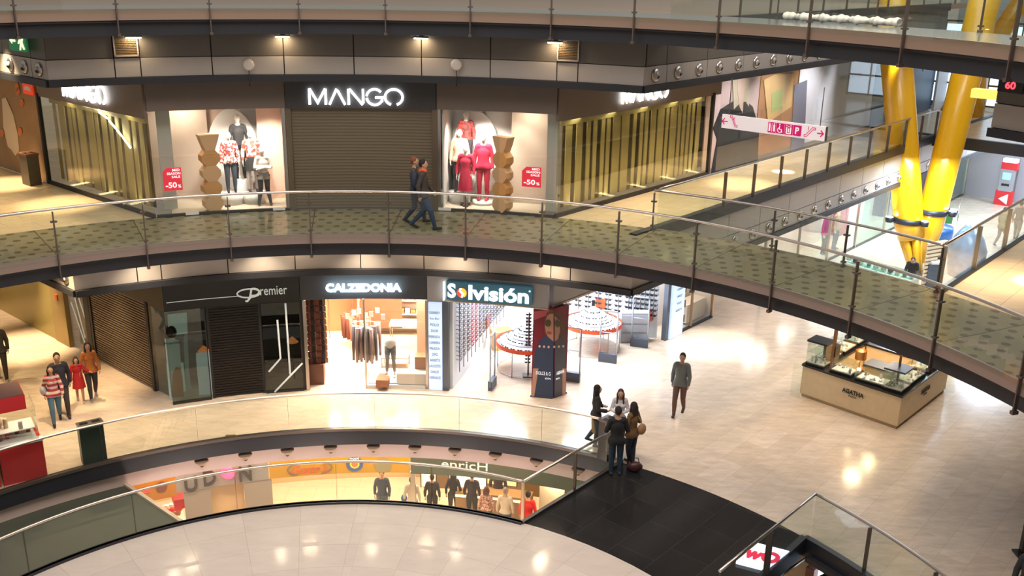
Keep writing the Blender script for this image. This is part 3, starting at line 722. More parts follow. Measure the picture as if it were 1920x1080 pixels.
# zig-zag display totems and white discs --------------------------------------------------
def totem(px, py, label, rz):
    b = at(px, py, WZ); t = thing('zigzag_totem', label, 'display totem', b, rz)
    for k in range(5):
        h = .40; z = k*h; m = MB()
        pr = [(.12, 0), (.235, h*.32), (.235, h*.68), (.12, h)] if k < 4 else [(.12, 0), (.20, h*.5), (.26, h)]
        n = len(pr); L = [(-x, z+y) for x, y in pr]; R_ = [(x, z+y) for x, y in pr][::-1]; pl = L+R_; d = .15
        vs = [(x, -d, y) for x, y in pl]+[(x, d, y) for x, y in pl]; q = len(pl)
        m.add(vs, [tuple(range(q)), tuple(range(2*q-1, q-1, -1))]+[(i, q+i, q+(i+1) % q, (i+1) % q) for i in range(q)])
        m.build('module', M['card'] if k % 2 else pm('light_cardboard', (.80, .47, .24), .6), t, False)
totem(400, 394, 'tan zigzag cardboard totem in the left display window', radians(35))
totem(942, 396, 'tan zigzag cardboard totem in the right display window', radians(-40))
def disc(p, r, label, rz, tilt=0):
    t = thing('white_display_disc', label, 'display panel', p, rz)
    m = MB(); n = 40
    vs = [(0, 0, r)]; 
    for y in (-.02, .02):
        for j in range(n): a = 2*pi*j/n; m.v.append((r*.55*cos(a), y, r+r*sin(a)))
    for j in range(n): m.face((j, (j+1) % n, n+(j+1) % n, n+j))
    m.face(list(range(n))[::-1]); m.face(list(range(n, 2*n)))
    m.build('panel', whitew, t, False)
    m = MB(); m.box((0, 0, .03), (.5, .3, .06)); m.build('foot', whitew, t, False)
disc(P(-16.6, RF+1.62, WZ), 1.22, 'tall white oval panel behind the mannequins of the left window', radians(15))
disc(P(7.3, RF+1.40, WZ), 1.22, 'tall white oval panel behind the red-dressed mannequins', radians(-12))

# slatted glass sides ----------------------------------------------------------------------
slat_c = pm('straw_slat', (.50, .46, .26), .5); slat_d = pm('umber_backing', (.085, .065, .03), .5)
def slat_side(name, label, f, s0, s1, rng):
    t = thing(name, label, 'glass wall', f((s0+s1)/2, 0, L2))
    m = MB(); m.wall(f(s0, 0, 0), f(s1, 0, 0), L2+.12, 7.6, .014); m.build('window_glass', glass_mat('amber_glass', (.93, .91, .80)), t)
    m = MB(); m.wall(f(s0, 0, 0), f(s1, 0, 0), L2, L2+.1, .08); m.wall(f(s1, 0, 0), f(s1+.1, 0, 0), L2, 7.7, .1); m.build('frame', M['matblack'], t)
    s = s0+.75; r_ = random.Random(rng)
    while s < s1-.15:
        w = r_.choice((.16, .16, .26, .34)); m = MB(); m.wall(f(s, .32, 0), f(min(s+w, s1-.1), .32, 0), L2+.12, 7.45, .03); m.build('slat', slat_c, t); s += w+r_.choice((.10, .14, .2))
    m = MB(); m.wall(f(s0+1.0, .62, 0), f(s1-.1, .62, 0), L2, 7.6, .04); m.build('backing', slat_d, t)
    m = MB(); m.wall(f(s0+.5, .30, 0), f(s1, .30, 0), 7.42, 7.62, .06); m.build('top_rail', slat_c, t)
    return t
slat_side('slatted_glass_wall', 'slatted straw-coloured glass side of the corner shop, left flank', wl, 0, 5.75, 3)
slat_side('slatted_glass_wall', 'slatted straw-coloured glass side of the corner shop, right flank', wr, 0, 7.7, 5)
mb = MB(); mb.wall(wl2(2.2, .9), wl2(5.7, .9), L2, 8.6, .1); mb.wall(wr2(2.2, .9), wr2(34, .9), L2, 8.6, .1); struct('wall_core', mb, slat_d)
for s_ in (1.2, 2.8, 4.4): light('AREA', wl(s_, .16, 7.55), 6, (1, .82, .45), .25, 1.4, name='slat_light'); light('AREA', wl(s_, .20, 5.25), 4, (1, .82, .45), .2, 1.4, aim=wl(s_, .3, 8), name='slat_light')
for s_ in (1.0, 2.6, 4.2, 5.8, 7.2): light('AREA', wr(s_, .16, 7.55), 5, (1, .84, .5), .25, 1.4, name='slat_light'); light('AREA', wr(s_, .20, 5.25), 4.5, (1, .82, .45), .2, 1.4, aim=wr(s_, .3, 8), name='slat_light')
# line of light tubes seen inside the left flank
t = thing('tube_light_row', 'broken line of white light tubes slanting behind the left glass flank', 'light', wl(3, .2, 7))
pts = [wl(*on_plane(x, y, wl2(0), Vd)[:1], .2, on_plane(x, y, wl2(0), Vd)[1]) for x, y in ((141, 193), (155, 195), (158, 196), (169, 200), (171, 207), (174, 214), (176, 215), (189, 224), (191, 228), (204, 243), (206, 246), (214, 256), (216, 258), (222, 267), (224, 269), (231, 279))]
for i in range(0, len(pts), 2):
    m = MB(); m.tube([pts[i], pts[i+1]], .022, 6); m.build('tube', M['lampw'], t)
# posters on the right flank ------------------------------------------------------------
def board(name, label, cat, f, s0, s1, z0, z1, d, mat, th=.04):
    t = thing(name, label, cat, f((s0+s1)/2, d, z0)); m = MB(); m.wall(f(s0, d, 0), f(s1, d, 0), z0, z1, th); m.build('sheet', mat, t); return t
def flat(parent, name, f, d, pts, mat):         # flat picture shape on a wall, pts (s,z)
    a = f(0, 0, 0); n = (f(0, 1, 0)-a)*-.012; m = MB()
    v0 = [f(s, d, z) for s, z in pts]; v1 = [p+n for p in v0]; k = len(pts)
    m.add(v0+v1, [tuple(range(k)), tuple(range(2*k-1, k-1, -1))]+[(i, (i+1) % k, k+(i+1) % k, k+i) for i in range(k)]); return m.build(name, mat, parent)
def rpic(pxs): return [on_plane(x, y, wr2(0, .3), U) for x, y in pxs]
tp = board('fashion_poster', 'large shop poster of a fair-haired person in a black coat', 'poster', wr, 7.95, 11.4, L2+.05, 8.6, .35, pm('poster_mauve', (.50, .36, .33), .5))
flat(tp, 'coat_shape', wr, .32, rpic([(1333, 330), (1345, 262), (1338, 240), (1352, 205), (1375, 190), (1396, 186), (1412, 200), (1424, 240), (1420, 330)]), pm('poster_black', (.02, .02, .024), .5))
flat(tp, 'hair_shape', wr, .31, rpic([(1376, 205), (1374, 150), (1384, 128), (1400, 130), (1406, 170), (1404, 200), (1398, 190), (1386, 195)]), pm('poster_blond', (.50, .42, .30), .5))
flat(tp, 'face_shape', wr, .30, rpic([(1384, 140), (1398, 140), (1398, 160), (1394, 180), (1392, 212), (1386, 200), (1382, 165)]), pm('poster_skin', (.62, .44, .35), .5))
tp = board('fashion_poster', 'blurred shop poster in orange and slate blue beside the white board', 'poster', wr, 11.45, 14.3, L2+.05, 8.6, .35, pm('poster_rust', (.34, .17, .10), .5, noise=.5, nscale=.9))
flat(tp, 'blue_shape', wr, .32, rpic([(1482, 300), (1490, 160), (1514, 150), (1508, 285)]), pm('poster_blue', (.14, .17, .25), .5))
flat(tp, 'tan_shape', wr, .31, rpic([(1432, 150), (1452, 140), (1488, 138), (1484, 200), (1462, 215), (1440, 230)]), pm('poster_tan', (.60, .40, .20), .5))
flat(tp, 'green_shape', wr, .30, rpic([(1447, 175), (1467, 165), (1465, 205), (1446, 212)]), pm('poster_green', (.38, .46, .20), .5))
tb = board('white_board', 'large white board with faint web address beside the left yellow column', 'board', wr, 14.4, 21.5, L2+.05, 8.6, .35, pm('white_board', (.80, .78, .82), .45))
q = [on_plane(x, y, wr2(0, .3), U) for x, y in ((1570, 172), (1615, 165))]
text('WWW.MANGO.COM', .3, frame_mat(wr((q[0][0]+q[1][0])/2, .32, 7.35), (U.x, U.y, 0), (0, 0, 1)), pm('faint_grey', (.60, .60, .66), .5), tb, ext=.003, width=2.1, height=.2)
mb = MB(); mb.wall(wr2(21.6, .35), wr2(22.8, .35), L2, 7.6, .05); struct('door_1', mb, M['matblack'])
tp = board('fashion_poster', 'dark blue shop poster between the two yellow columns', 'poster', wr, 23.1, 28.7, L2+.05, 8.3, .3, pm('poster_deep_blue', (.04, .10, .20), .35, noise=.5, nscale=.6))
flat(tp, 'pale_shape', wr, .27, [(25.6, 8.2), (27.6, 8.2), (28, 7.6), (27, 7.0), (26.6, 7.6), (26, 7.3)], pm('poster_pale', (.45, .52, .60), .5))
m = MB(); m.wall(wr2(8.25, 0), wr2(22.7, 0), L2+.05, 8.5, .014)
tg = tag(m.build('display_glass', M['sglass']), 'long clear glass covering the posters and white board', 'glass wall')
mb = MB(); mb.wall(wr2(28.8, .2), wr2(36, .2), L2, 8.6, .1); struct('wall_pale', mb, pm('pale_panel_wall', (.66, .68, .74), .5))
# mural beyond the left flank
tp = board('mural', 'brown mural with a white splash and orange spots left of the corner shop', 'mural', wl, 6.9, 13, L2+.1, 8.5, .05, pm('mural_brown', (.34, .21, .10), .5, noise=.35, nscale=1.5))
def lpic(pxs): return [on_plane(x, y, wl2(0, .0), Vd) for x, y in pxs]
flat(tp, 'white_splash', wl, .02, lpic([(3, 185), (10, 183), (24, 215), (32, 250), (35, 282), (28, 292), (20, 280), (14, 275), (6, 240)]), pm('mural_cream', (.72, .60, .46), .5))
for x, y in ((31, 163), (40, 193), (37, 247), (3, 250), (33, 172)):
    flat(tp, 'orange_spot', wl, .015, lpic([(x+4*cos(a*pi/4), y+8*sin(a*pi/4)) for a in range(8)]), pm('mural_orange', (.62, .20, .07), .5))
t = board('fire_sign', 'small red fire equipment sign on the wall by the black corner post', 'sign', wl, on_plane(64, 173, wl2(0), Vd)[0], on_plane(46, 170, wl2(0), Vd)[0], 7.62, 7.95, -.02, pm('sign_red', (.75, .05, .02), .5, emis=(.8, .06, .02), es=.4))
s_f = on_plane(55, 172, wl2(0), Vd)[0]
flat(t, 'pictogram', wl, -.045, [(s_f-.25, 7.74), (s_f+.2, 7.74), (s_f+.2, 7.80), (s_f+.05, 7.86), (s_f-.18, 7.84)], M['white'])
mb = MB(); mb.wall(wl2(6.0, .08), wl2(32, .08), L2, 8.6, .1); struct('wall_upper_left', mb, MATS['mural_brown'])

# slab-edge lamps, vents, globes, exit sign ------------------------------------------------
def edge_lamp(az, z, label, group, power):
    t = thing('wall_lamp', label, 'lamp', P(az, 13.6, z), -radians(az), group)
    m = MB(); m.box((0, .05, .05), (.10, .14, .05)); m.build('bracket', M['dsteel'], t, False)
    m = MB(); m.box((0, -.06, .02), (.36, .14, .035)); hs = m.build('housing', M['dsteel'], t, False)
    m = MB(); m.box((0, -.065, -.01), (.33, .12, .03)); m.build('diffuser', M['lamp'], hs, False)
    light('AREA', P(az, 13.52, z-.04), power, WARM, .3, .1, aim=P(az, 13.66, z-1.2))
for px, lab in ((250, 'leftmost warm wall lamp on the upper slab edge'), (530, 'warm wall lamp on the upper slab edge above the left display window'), (790, 'warm wall lamp on the upper slab edge above the right end of the shutter'), (1042, 'rightmost warm wall lamp on the upper slab edge, beside a vent')):
    a, z = oncyl(px, 73, 13.6); edge_lamp(a, 9.66, lab, 'wall lamps on the upper slab edge', 9)
for az, lab in ((-24.9, 'warm wall lamp hidden under the left of the bridge'), (-11, 'warm wall lamp on the middle slab edge above the dark shopfront'), (3.1, 'warm wall lamp on the middle slab edge above the lit pillar'), (17.4, 'warm wall lamp on the middle slab edge by the corner pillar')):
    edge_lamp(az, 4.62, lab, 'wall lamps on the middle slab edge', 9)
def vent(a, z, label):
    t = thing('air_vent', label, 'vent', P(a, 13.68, z), -radians(a))
    m = MB()
    for x, zz, w, h in ((0, .24, .54, .03), (0, -.24, .54, .03), (-.255, 0, .03, .5), (.255, 0, .03, .5)): m.box((x, 0, zz), (w, .05, h))
    m.build('frame', M['pl'], t, False); m = MB()
    for k in range(12): m.box((0, .01, -.21+k*.038), (.48, .02, .022))
    m.build('louvre', pm('bronze_louvre', (.16, .11, .06), .5, .4), t, False)
vent(-26.1, 9.47, 'framed louvre vent beside the leftmost upper wall lamp'); vent(18.45, 9.47, 'framed louvre vent beside the rightmost upper wall lamp')
for px, lab in ((466, 'round white globe on a stem below the upper slab edge, left one'), (855, 'round white globe on a stem below the upper slab edge, right one')):
    a, z = oncyl(px, 122, 13.45); t = thing('globe_detector', lab, 'detector', P(a, 13.5, z))
    m = MB(); m.ball(P(a, 13.5, z), (.14, .05, .14), 18, 12); m.build('globe', pm('frosted_globe', (.66, .60, .54), .3), t)
    m = MB(); m.tube([P(a, 13.5, z-.13), P(a, 13.5, z-.52)], .012, 6); m.tube([P(a, 13.5, z-.3), P(a, 13.66, z-.3)], .012, 6); m.build('stem', M['matblack'], t)
sx, zx = on_plane(35, 81, lso(0, 3.6), Vd)
t = thing('exit_sign', 'green running-person exit sign at top left', 'sign', lso(sx, 3.6, zx))
s0, _ = on_plane(50, 81, lso(0, 3.6), Vd); s1, _ = on_plane(19, 81, lso(0, 3.6), Vd)
def fl(s, d, z): p = C+Vd*s+U*(3.6-d*-1); return Vector((p.x, p.y, z))
m = MB(); m.wall(fl(s0, 0, 0), fl(s1, 0, 0), zx-.18, zx+.24, .05); m.build('panel', em('exit_green', (.01, .14, .05), .6), t)
em_y = em('exit_cream', (.85, .95, .55), 1.0)
wS = s1-s0
for pl in ([(.10, .0), (.30, .0), (.30, .08), (.42, -.02), (.30, -.12), (.30, -.04), (.10, -.04)],):
    pass
def exshape(pts): flat(t, 'pictogram', fl, -.03, [(s1-x*wS, zx+y*.42) for x, y in pts], em_y)
exshape([(.08, .12), (.22, .30), (.22, .18), (.42, .18), (.42, .06), (.22, .06), (.22, -.06)])
exshape([(.62, -.35), (.70, -.35), (.76, -.05), (.86, -.30), (.94, -.28), (.84, .10), (.90, .28), (.80, .34), (.66, .22), (.56, .0), (.62, -.02), (.72, .14), (.70, .0)])
exshape([(.78, .40), (.86, .40), (.86, .50), (.78, .50)])
# lamp tripod-like joint lines of the bridge underside are trims; hanging direction sign
sgL, sgR = at(1357, 213, 7.72), at(1550, 240, 7.72)
def hangz(px, py): 
    d = ray(px, py); n = Wd; p0 = C+U*16.9
    # vertical plane across the corridor
    t = ((p0.x)*U.x+(p0.y)*U.y)/(d.x*U.x+d.y*U.y); return Vector((t*d.x, t*d.y, CZ+t*d.z))
a, b = hangz(1356, 212), hangz(1550, 239.5); c_, d_ = hangz(1355, 238), hangz(1547, 266)
t = thing('direction_sign', 'white hanging sign with pink arrows and pictograms', 'sign', tuple((c_+d_)/2))
zt, zb = (a.z+b.z)/2, (c_.z+d_.z)/2; w = (b-a).to_2d().length; cx = (a+b)/2
XA = Vector((Wd.x, Wd.y, 0)); M4 = frame_mat((cx.x, cx.y, (zt+zb)/2), XA, (0, 0, 1))
m = MB(); m.box((0, 0, 0), (w, zt-zb, .08), 0, M4); m.build('panel', em('sign_white', (.80, .72, .74), .55), t)
pk = em('sign_pink', (.55, .01, .14), .55); hh = zt-zb
def sg(L, wd=.028): m = MB(); strokes(m, M4 @ Matrix.Translation((0, 0, .045)), L, wd, .006); m.build('pictogram', pk, t)
def px2(x): return (x-.5)*w
def arrow(x, dr): 
    X = px2(x); sg([[(X-.08*dr, 0), (X+.08*dr, 0)], [(X+.01*dr, .08), (X+.085*dr, 0), (X+.01*dr, -.08)]])
arrow(.035, -1); arrow(.955, 1)
X = px2(.12); sg([[(X-.10, .12), (X-.06, .13), (X+.06, -.11), (X+.12, -.12), (X+.12, -.07), (X+.07, -.06), (X-.04, .17), (X-.10, .17), (X-.10, .12)], [(X+.0, .06), (X+.04, .14)]], .016)
X = px2(.86); sg([[(X-.14, -.12), (X-.08, -.12), (X+.08, .07), (X+.14, .07), (X+.14, .12), (X+.06, .12), (X-.10, -.07), (X-.14, -.07), (X-.14, -.12)], [(X-.04, .05), (X-.04, .14)]], .016)
wh = em('sign_glyph', (.9, .8, .82), .6); sq = hh*.36
for i, k in enumerate((.505, .585, .665, .745)):
    X = px2(k); m = MB(); m.box((X, 0, .05), (.155 if w < 2.4 else .075*w, hh*.74, .02), 0, M4); tile = m.build('pictogram_tile', pk, t)
    T = M4 @ Matrix.Translation((X, 0, .062)); m = MB(); e = .01*w
    if i == 0:
        for x in (-2.2*e, 2.2*e): m.box((x, -.01, 0), (1.6*e, .17, .004), 0, T); m.box((x, .10, 0), (1.1*e, .03, .004), 0, T)
        m.box((0, 0, 0), (.3*e, .22, .004), 0, T)
    elif i == 1: strokes(m, T, [arcpts(-.3*e, -.04, 2*e, .06, 100, 360, 12), [(-.6*e, .07), (-.6*e, -.02), (1.2*e, -.02), (1.9*e, -.10)]], .018, .004); m.box((-.6*e, .10, 0), (e, .03, .004), 0, T)
    elif i == 2:
        for x, s in ((-1.9*e, 1), (1.9*e, 1), (0, .6)): m.box((x, -.02, 0), (1.1*e, .16*s, .004), 0, T); m.box((x, .04+.06*s, 0), (.9*e, .025, .004), 0, T)
        m.box((0, -.10, 0), (4*e, .02, .004), 0, T)
    if i == 3: text('P', .25, T, wh, t, 'pictogram', .003, .006, height=.17, width=.10)
    else: m.build('pictogram', wh, t)
for k in (.06, .94):
    p = M4 @ Vector((px2(k), 0, 0)); m = MB(); m.tube([p, (p.x, p.y, 8.68)], .012, 6); m.build('rod', M['dsteel'], t)
m = MB(); m.box((w/2+.01, 0, 0), (.02, hh, .09), 0, M4); m.build('end_cap', M['dsteel'], t)
# red figures on the slab edge at right
t = thing('led_display', 'red lit digits on the grey slab edge at upper right', 'display', P(61.5, 13.6, 9.5))
a_, z_ = oncyl(1896, 160, 13.66); M4 = front_frame(a_, 13.66, z_)
m = MB(); m.box((0, 0, 0), (.5, .26, .03), 0, M4); m.build('panel', M['black'], t)
text('60', .2, M4 @ Matrix.Translation((0, 0, .02)), em('led_red', (1, .02, .03), 7), t, ext=.004, bold=.004, width=.20, height=.13)
m = MB(); m.wall(P(59.5, 13.9), P(59.5, 13.9)-Wd*.5, 9.22, 9.38, .22)
tag(m.build('yellow_light_box', pm('yellow_box', (.85, .5, .02), .3, emis=(1, .7, .15), es=1.2)), 'short yellow light box beside the slab edge with red digits', 'light')
# ================================================================== SHOPS OF THE FIRST STOREY
R1 = 14.2
aP0 = -24.9; aP1, aC1, aS1, aD = -10.7, 3.1, 5.5, 14.6
def az1(px, py=740): return azof(at(px, py, 0))
dark = pm('black_shop_fascia', (.014, .014, .013), .3); dgl = glass_mat('dim_window_glass', (.62, .66, .62))
# --- dark jeweller's-type shop at the left corner
mb = MB(); mb.arc(R1-.02, R1+.12, aP0, aP1-.08, HB, 3.5, 1.5); mb.wall(wl2(-.02, .05), wl2(4.3, .05), 2.55, 3.5, .1); struct('wall_premier', mb, dark)
mb = MB(); mb.arc(R1+2.2, R1+2.3, aP0+4, aP1-.3, 0, 4.8, 2); mb.wall(P(aP1, R1+.05), P(aP1-.4, R1+4.6), 0, 3.0, .12); struct('wall_partition', mb, M['matblack'])
t = thing('shop_sign', 'dim grey lettered shop name on the black front, with a long thin line', 'sign', P(-15.5, R1-.05, 3))
a_, z_ = oncyl(513, 545, R1-.05); a0, _ = oncyl(488, 545, R1-.05); a1, _ = oncyl(538, 545, R1-.05)
sgm = em('dim_sign_grey', (.42, .43, .38), .75)
text('remier', .3, front_frame(a_, R1-.06, z_+.01), sgm, t, width=radians(a1-a0)*R1, height=.24, ext=.008)
a_, z_ = oncyl(468, 552, R1-.05); M4 = front_frame(a_, R1-.06, z_)
m = MB(); strokes(m, M4, [arcpts(-.02, .04, .30, .12, 20, 370, 20)], .035); strokes(m, M4, [[(.06, .17), (.0, -.10), (-.07, -.18), (-.12, -.17)], arcpts(.10, .06, .15, .10, -120, 110, 10)], .05); m.build('letter', sgm, t)
a0, z0 = oncyl(312, 568, R1-.05); a1, z1 = oncyl(452, 555, R1-.05)
m = MB(); m.tube([P(a0+(a1-a0)*k/6, R1-.05, z0+(z1-z0)*k/6) for k in range(7)], .010, 5); m.build('line', sgm, t)
def front_shutter(name, label, a0, a1, r, z0, z1, mat, pitch=.075):
    t = thing(name, label, 'shutter', P((a0+a1)/2, r, z0)); m = MB(); k = 0
    while z0+.03+k*pitch < z1-.03:
        z = z0+.03+k*pitch; m.arc(r, r+.05, a0, a1, z, z+pitch*.6, 2.5); m.arc(r+.02, r+.045, a0, a1, z+pitch*.6, z+pitch, 2.5); k += 1
    m.build('shutter_curtain', mat, t); m = MB(); m.arc(r-.02, r+.08, a0-.25, a0, z0, z1, 1); m.build('guide_rail', M['matblack'], t)
    m = MB(); m.arc(r-.02, r+.08, a1, a1+.25, z0, z1, 1); m.build('guide_rail', M['matblack'], t); return t
w1, w2, w3 = az1(398, 748), az1(500, 742), aP1-.1
front_shutter('roller_shutter', 'black roller shutter in the middle of the dark shopfront', w1+.35, w2-.3, R1+.05, 0, HB, pm('black_shutter', (.014, .010, .009), .5, .2))
t = thing('roller_shutter', 'dark brown roller shutter on the left flank beside the family', 'shutter', wl(2.6, .05, 0))
m = MB()
for k in range(34):
    z = .03+k*.075; m.wall(wl2(1.0, .04), wl2(4.15, .04), z, z+.045, .05); m.wall(wl2(1.0, .055), wl2(4.15, .055), z+.045, z+.075, .03)
m.build('shutter_curtain', M['shut'], t)
for s_ in (.93, 4.22): m = MB(); m.wall(wl2(s_-.06, .04), wl2(s_+.06, .04), 0, 2.6, .12); m.build('guide_rail', M['matblack'], t)
mb = MB(); mb.wall(wl2(4.3, .04), wl2(4.6, .04), 0, 4.8, .12); struct('trim_40', mb, M['matblack'])
# narrow glass case beyond the shutter, with slanted white strokes
t = thing('wall_showcase', 'tall glass wall showcase with slanting white strokes beyond the brown shutter', 'showcase', wl(5.2, 0, 0))
m = MB(); m.wall(wl2(4.62, .25), wl2(5.65, .25), .05, 3.3, .03); m.build('backing', pm('olive_back', (.16, .15, .09), .4), t)
m = MB(); m.wall(wl2(4.62, .0), wl2(5.65, .0), .05, 3.3, .012); m.build('pane', M['sglass'], t)
for pl in ([(5.35, 3.2), (5.35, 2.2), (4.85, .5)], [(5.05, 3.2), (5.0, 1.9), (4.7, 1.2)], [(5.5, 1.5), (4.9, .3)]):
    m = MB(); m.tube([wl(s, .03, z) for s, z in pl], .018, 5); m.build('stroke', sgm, t)
mb = MB(); mb.wall(wl2(5.7, -.02), wl2(6.6, -.02), 0, 4.8, .14); struct('trim_41', mb, pm('brass_pilaster', (.50, .38, .16), .35, .4))
tag(board('fire_button', 'small red button plate on the brass-toned pilaster', 'sign', wl, 6.05, 6.2, 1.45, 1.62, -.11, pm('button_red', (.6, .12, .05), .5)))
# windows of the dark shop
def dim_window(label, a0, a1):
    t = thing('display_window', label, 'shop window', P((a0+a1)/2, R1, 0))
    m = MB(); m.arc(R1, R1+.012, a0, a1, .08, HB-.02, 1.5); m.build('window_glass', dgl, t)
    m = MB(); m.arc(R1-.02, R1+.04, a0, a1, 0, .07, 1.5); m.build('sill', M['matblack'], t)
    m = MB(); m.arc(R1-.01, R1+.03, a1-.12, a1, .08, HB, 1); m.build('edge_frame', M['matblack'], t); return t
tw = dim_window('dark display window with a portrait banner left of the black shutter', aP0, w1)
m = MB(); m.wall(wl2(.02, .005), wl2(.86, .005), .08, HB-.1, .012); m.build('side_glass', dgl, tw)
tw2 = dim_window('dark display window with white angular lines right of the black shutter', w2, w3)
white_l = em('white_line', (.62, .62, .56), .55)
def cylpts(pxs, R): 
    o = []
    for x, y in pxs: a, z = oncyl(x, y, R); o.append(P(a, R, z))
    return o
for pl in (((520, 600), (526, 672), (504, 697)), ((535, 569), (544, 702)), ((567, 681), (515, 735))):
    m = MB(); m.tube(cylpts(pl, R1-.015), .026, 4); m.build('white_line', white_l, tw2)
def cylflat(parent, name, pxs, R, mat, th=.012):
    v = cylpts(pxs, R); n = [Vector((p.x-C.x, p.y-C.y, 0)).normalized()*th for p in v]; m = MB(); k = len(v); w_ = [a+b for a, b in zip(v, n)]
    m.add(v+w_, [tuple(range(k)), tuple(range(2*k-1, k-1, -1))]+[(i, (i+1) % k, k+(i+1) % k, k+i) for i in range(k)])
    o = m.build(name, mat, parent); return o
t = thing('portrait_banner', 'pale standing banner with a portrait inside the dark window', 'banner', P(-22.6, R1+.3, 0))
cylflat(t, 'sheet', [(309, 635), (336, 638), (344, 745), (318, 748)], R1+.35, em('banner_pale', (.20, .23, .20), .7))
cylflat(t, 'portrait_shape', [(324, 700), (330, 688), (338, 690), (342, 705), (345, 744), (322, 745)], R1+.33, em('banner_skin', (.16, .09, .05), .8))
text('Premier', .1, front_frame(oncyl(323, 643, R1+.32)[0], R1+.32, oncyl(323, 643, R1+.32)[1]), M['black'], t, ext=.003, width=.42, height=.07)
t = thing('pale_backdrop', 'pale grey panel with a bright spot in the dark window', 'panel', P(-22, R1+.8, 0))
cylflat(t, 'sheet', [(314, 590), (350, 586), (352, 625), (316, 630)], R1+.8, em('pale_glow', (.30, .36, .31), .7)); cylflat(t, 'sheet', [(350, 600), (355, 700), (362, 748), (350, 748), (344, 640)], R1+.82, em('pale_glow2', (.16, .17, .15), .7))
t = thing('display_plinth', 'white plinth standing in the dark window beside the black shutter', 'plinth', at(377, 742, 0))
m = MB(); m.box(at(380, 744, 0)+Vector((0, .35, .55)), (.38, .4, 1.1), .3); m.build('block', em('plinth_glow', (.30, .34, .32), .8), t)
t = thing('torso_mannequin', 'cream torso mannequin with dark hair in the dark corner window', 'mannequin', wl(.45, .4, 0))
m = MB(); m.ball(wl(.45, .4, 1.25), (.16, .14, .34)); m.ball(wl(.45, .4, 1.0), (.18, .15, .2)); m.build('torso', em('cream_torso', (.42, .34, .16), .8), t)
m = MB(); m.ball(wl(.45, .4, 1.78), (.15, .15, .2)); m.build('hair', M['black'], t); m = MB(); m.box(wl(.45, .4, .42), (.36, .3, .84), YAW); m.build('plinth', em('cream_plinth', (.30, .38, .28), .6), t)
for x, y, lab in ((382, 655, 'small lit copper lamp behind the left dark window'), (548, 638, 'small lit copper lamp behind the dark window with white lines')):
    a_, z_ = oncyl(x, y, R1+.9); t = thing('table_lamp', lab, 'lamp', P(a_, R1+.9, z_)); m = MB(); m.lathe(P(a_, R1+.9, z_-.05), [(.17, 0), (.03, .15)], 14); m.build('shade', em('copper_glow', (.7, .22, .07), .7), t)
    m = MB(); m.tube([P(a_, R1+.9, 0), P(a_, R1+.9, z_)], .02, 6); m.build('stem', M['black'], t)

# --- hosiery shop ----------------------------------------------------------------------
warmw = pm('warm_white', (.86, .76, .66), .5); brown = pm('brown_wall', (.24, .10, .05), .5)
mb = MB(); mb.arc(R1-.04, R1+.15, aP1, aC1, HB+.03, 3.5, 1.5); struct('wall_hosiery_header', mb, pm('charcoal_sign_band', (.045, .045, .05), .5))
mb = MB(); mb.arc(R1, R1+5.2, aP1+.2, aC1-.1, 2.9, 2.95, 2); struct('ceiling', mb, warmw)
mb = MB(); mb.arc(R1+4.6, R1+4.7, aP1-.5, aC1+.3, 0, 2.9, 2); mb.wall(P(aC1-.1, R1+.3), P(aC1-.1, R1+4.7), 0, 2.9, .1); struct('wall_hosiery', mb, pm('amber_wall', (.58, .27, .13), .5))
t = thing('shop_sign', 'glowing pale blue lettered shop name above the warm bright hosiery shop', 'sign', P(-3.9, R1-.1, 3))
a0, z0 = oncyl(611, 540, R1-.08); a1, z1 = oncyl(752, 540, R1-.08); ac, zc = (a0+a1)/2, oncyl(682, 539, R1-.08)[1]
text('CALZEDONIA', .3, front_frame(ac, R1-.10, zc), M['ledb'], t, ext=.03, bold=.012, width=radians(a1-a0)*R1, height=.235)
light('AREA', P(ac, R1-.45, zc), 9, (.6, .85, 1), 1.9, .2, aim=P(ac, R1, zc))
for a_ in (-9, -5.5, -2, 1):
    light('AREA', P(a_, R1+1.3, 2.85), 150, (1, .80, .60), .7); light('AREA', P(a_, R1+3.4, 2.85), 130, (1, .78, .56), .7)
t = thing('shopfront_frame', 'slim steel door frame and glass of the hosiery shop', 'shopfront', P(-4, R1, 0))
apx = az1(685, 731)
for a_, w_ in ((aP1+.15, .35), (apx, .18), (aC1-.25, .3)):
    m = MB(); m.arc(R1, R1+.09, a_, a_+w_, 0, HB, 1); m.build('post', M['steel'], t)
m = MB(); m.arc(R1+.02, R1+.035, apx+.2, aC1-.3, .1, HB, 1.5); m.build('window_glass', M['sglass'], t)
m = MB(); m.arc(R1, R1+.08, apx+.2, aC1-.3, .0, .1, 1.5); m.build('sill', M['white'], t)
# sock rack on the left
rack = thing('sock_rack', 'wire rack full of small dark sock packs at the left of the hosiery shop', 'rack', P(-9.6, R1+.6, 0))
fr_a = -9.35
m = MB(); m.wall(P(-10.2, R1+.62), P(-8.2, R1+.62), .55, 2.62, .03); m.build('back_panel', pm('rack_tan', (.50, .27, .18), .6), rack)
m = MB(); m.box(P(fr_a-.1, R1+.75, .30), (.42, .8, .60), radians(8)); m.build('drawer_box', pm('chocolate_box', (.10, .035, .02), .5), rack)
sock_cols = [pm('sock_%s' % n, c, .8) for n, c in (('brown', (.16, .05, .03)), ('rose', (.40, .14, .10)), ('black', (.03, .02, .02)), ('tan', (.45, .25, .14)))]
protos = []
for c in sock_cols:
    m = MB(); m.box((0, 0, -.06), (.035, .10, .15)); m.box((0, 0, .02), (.02, .05, .03)); o = m.build('sock_pack', c); protos.append(o)
    tag(o, 'small sock pack hanging on the rack left in the hosiery shop', 'socks', 'sock packs on the rack')
k = 0
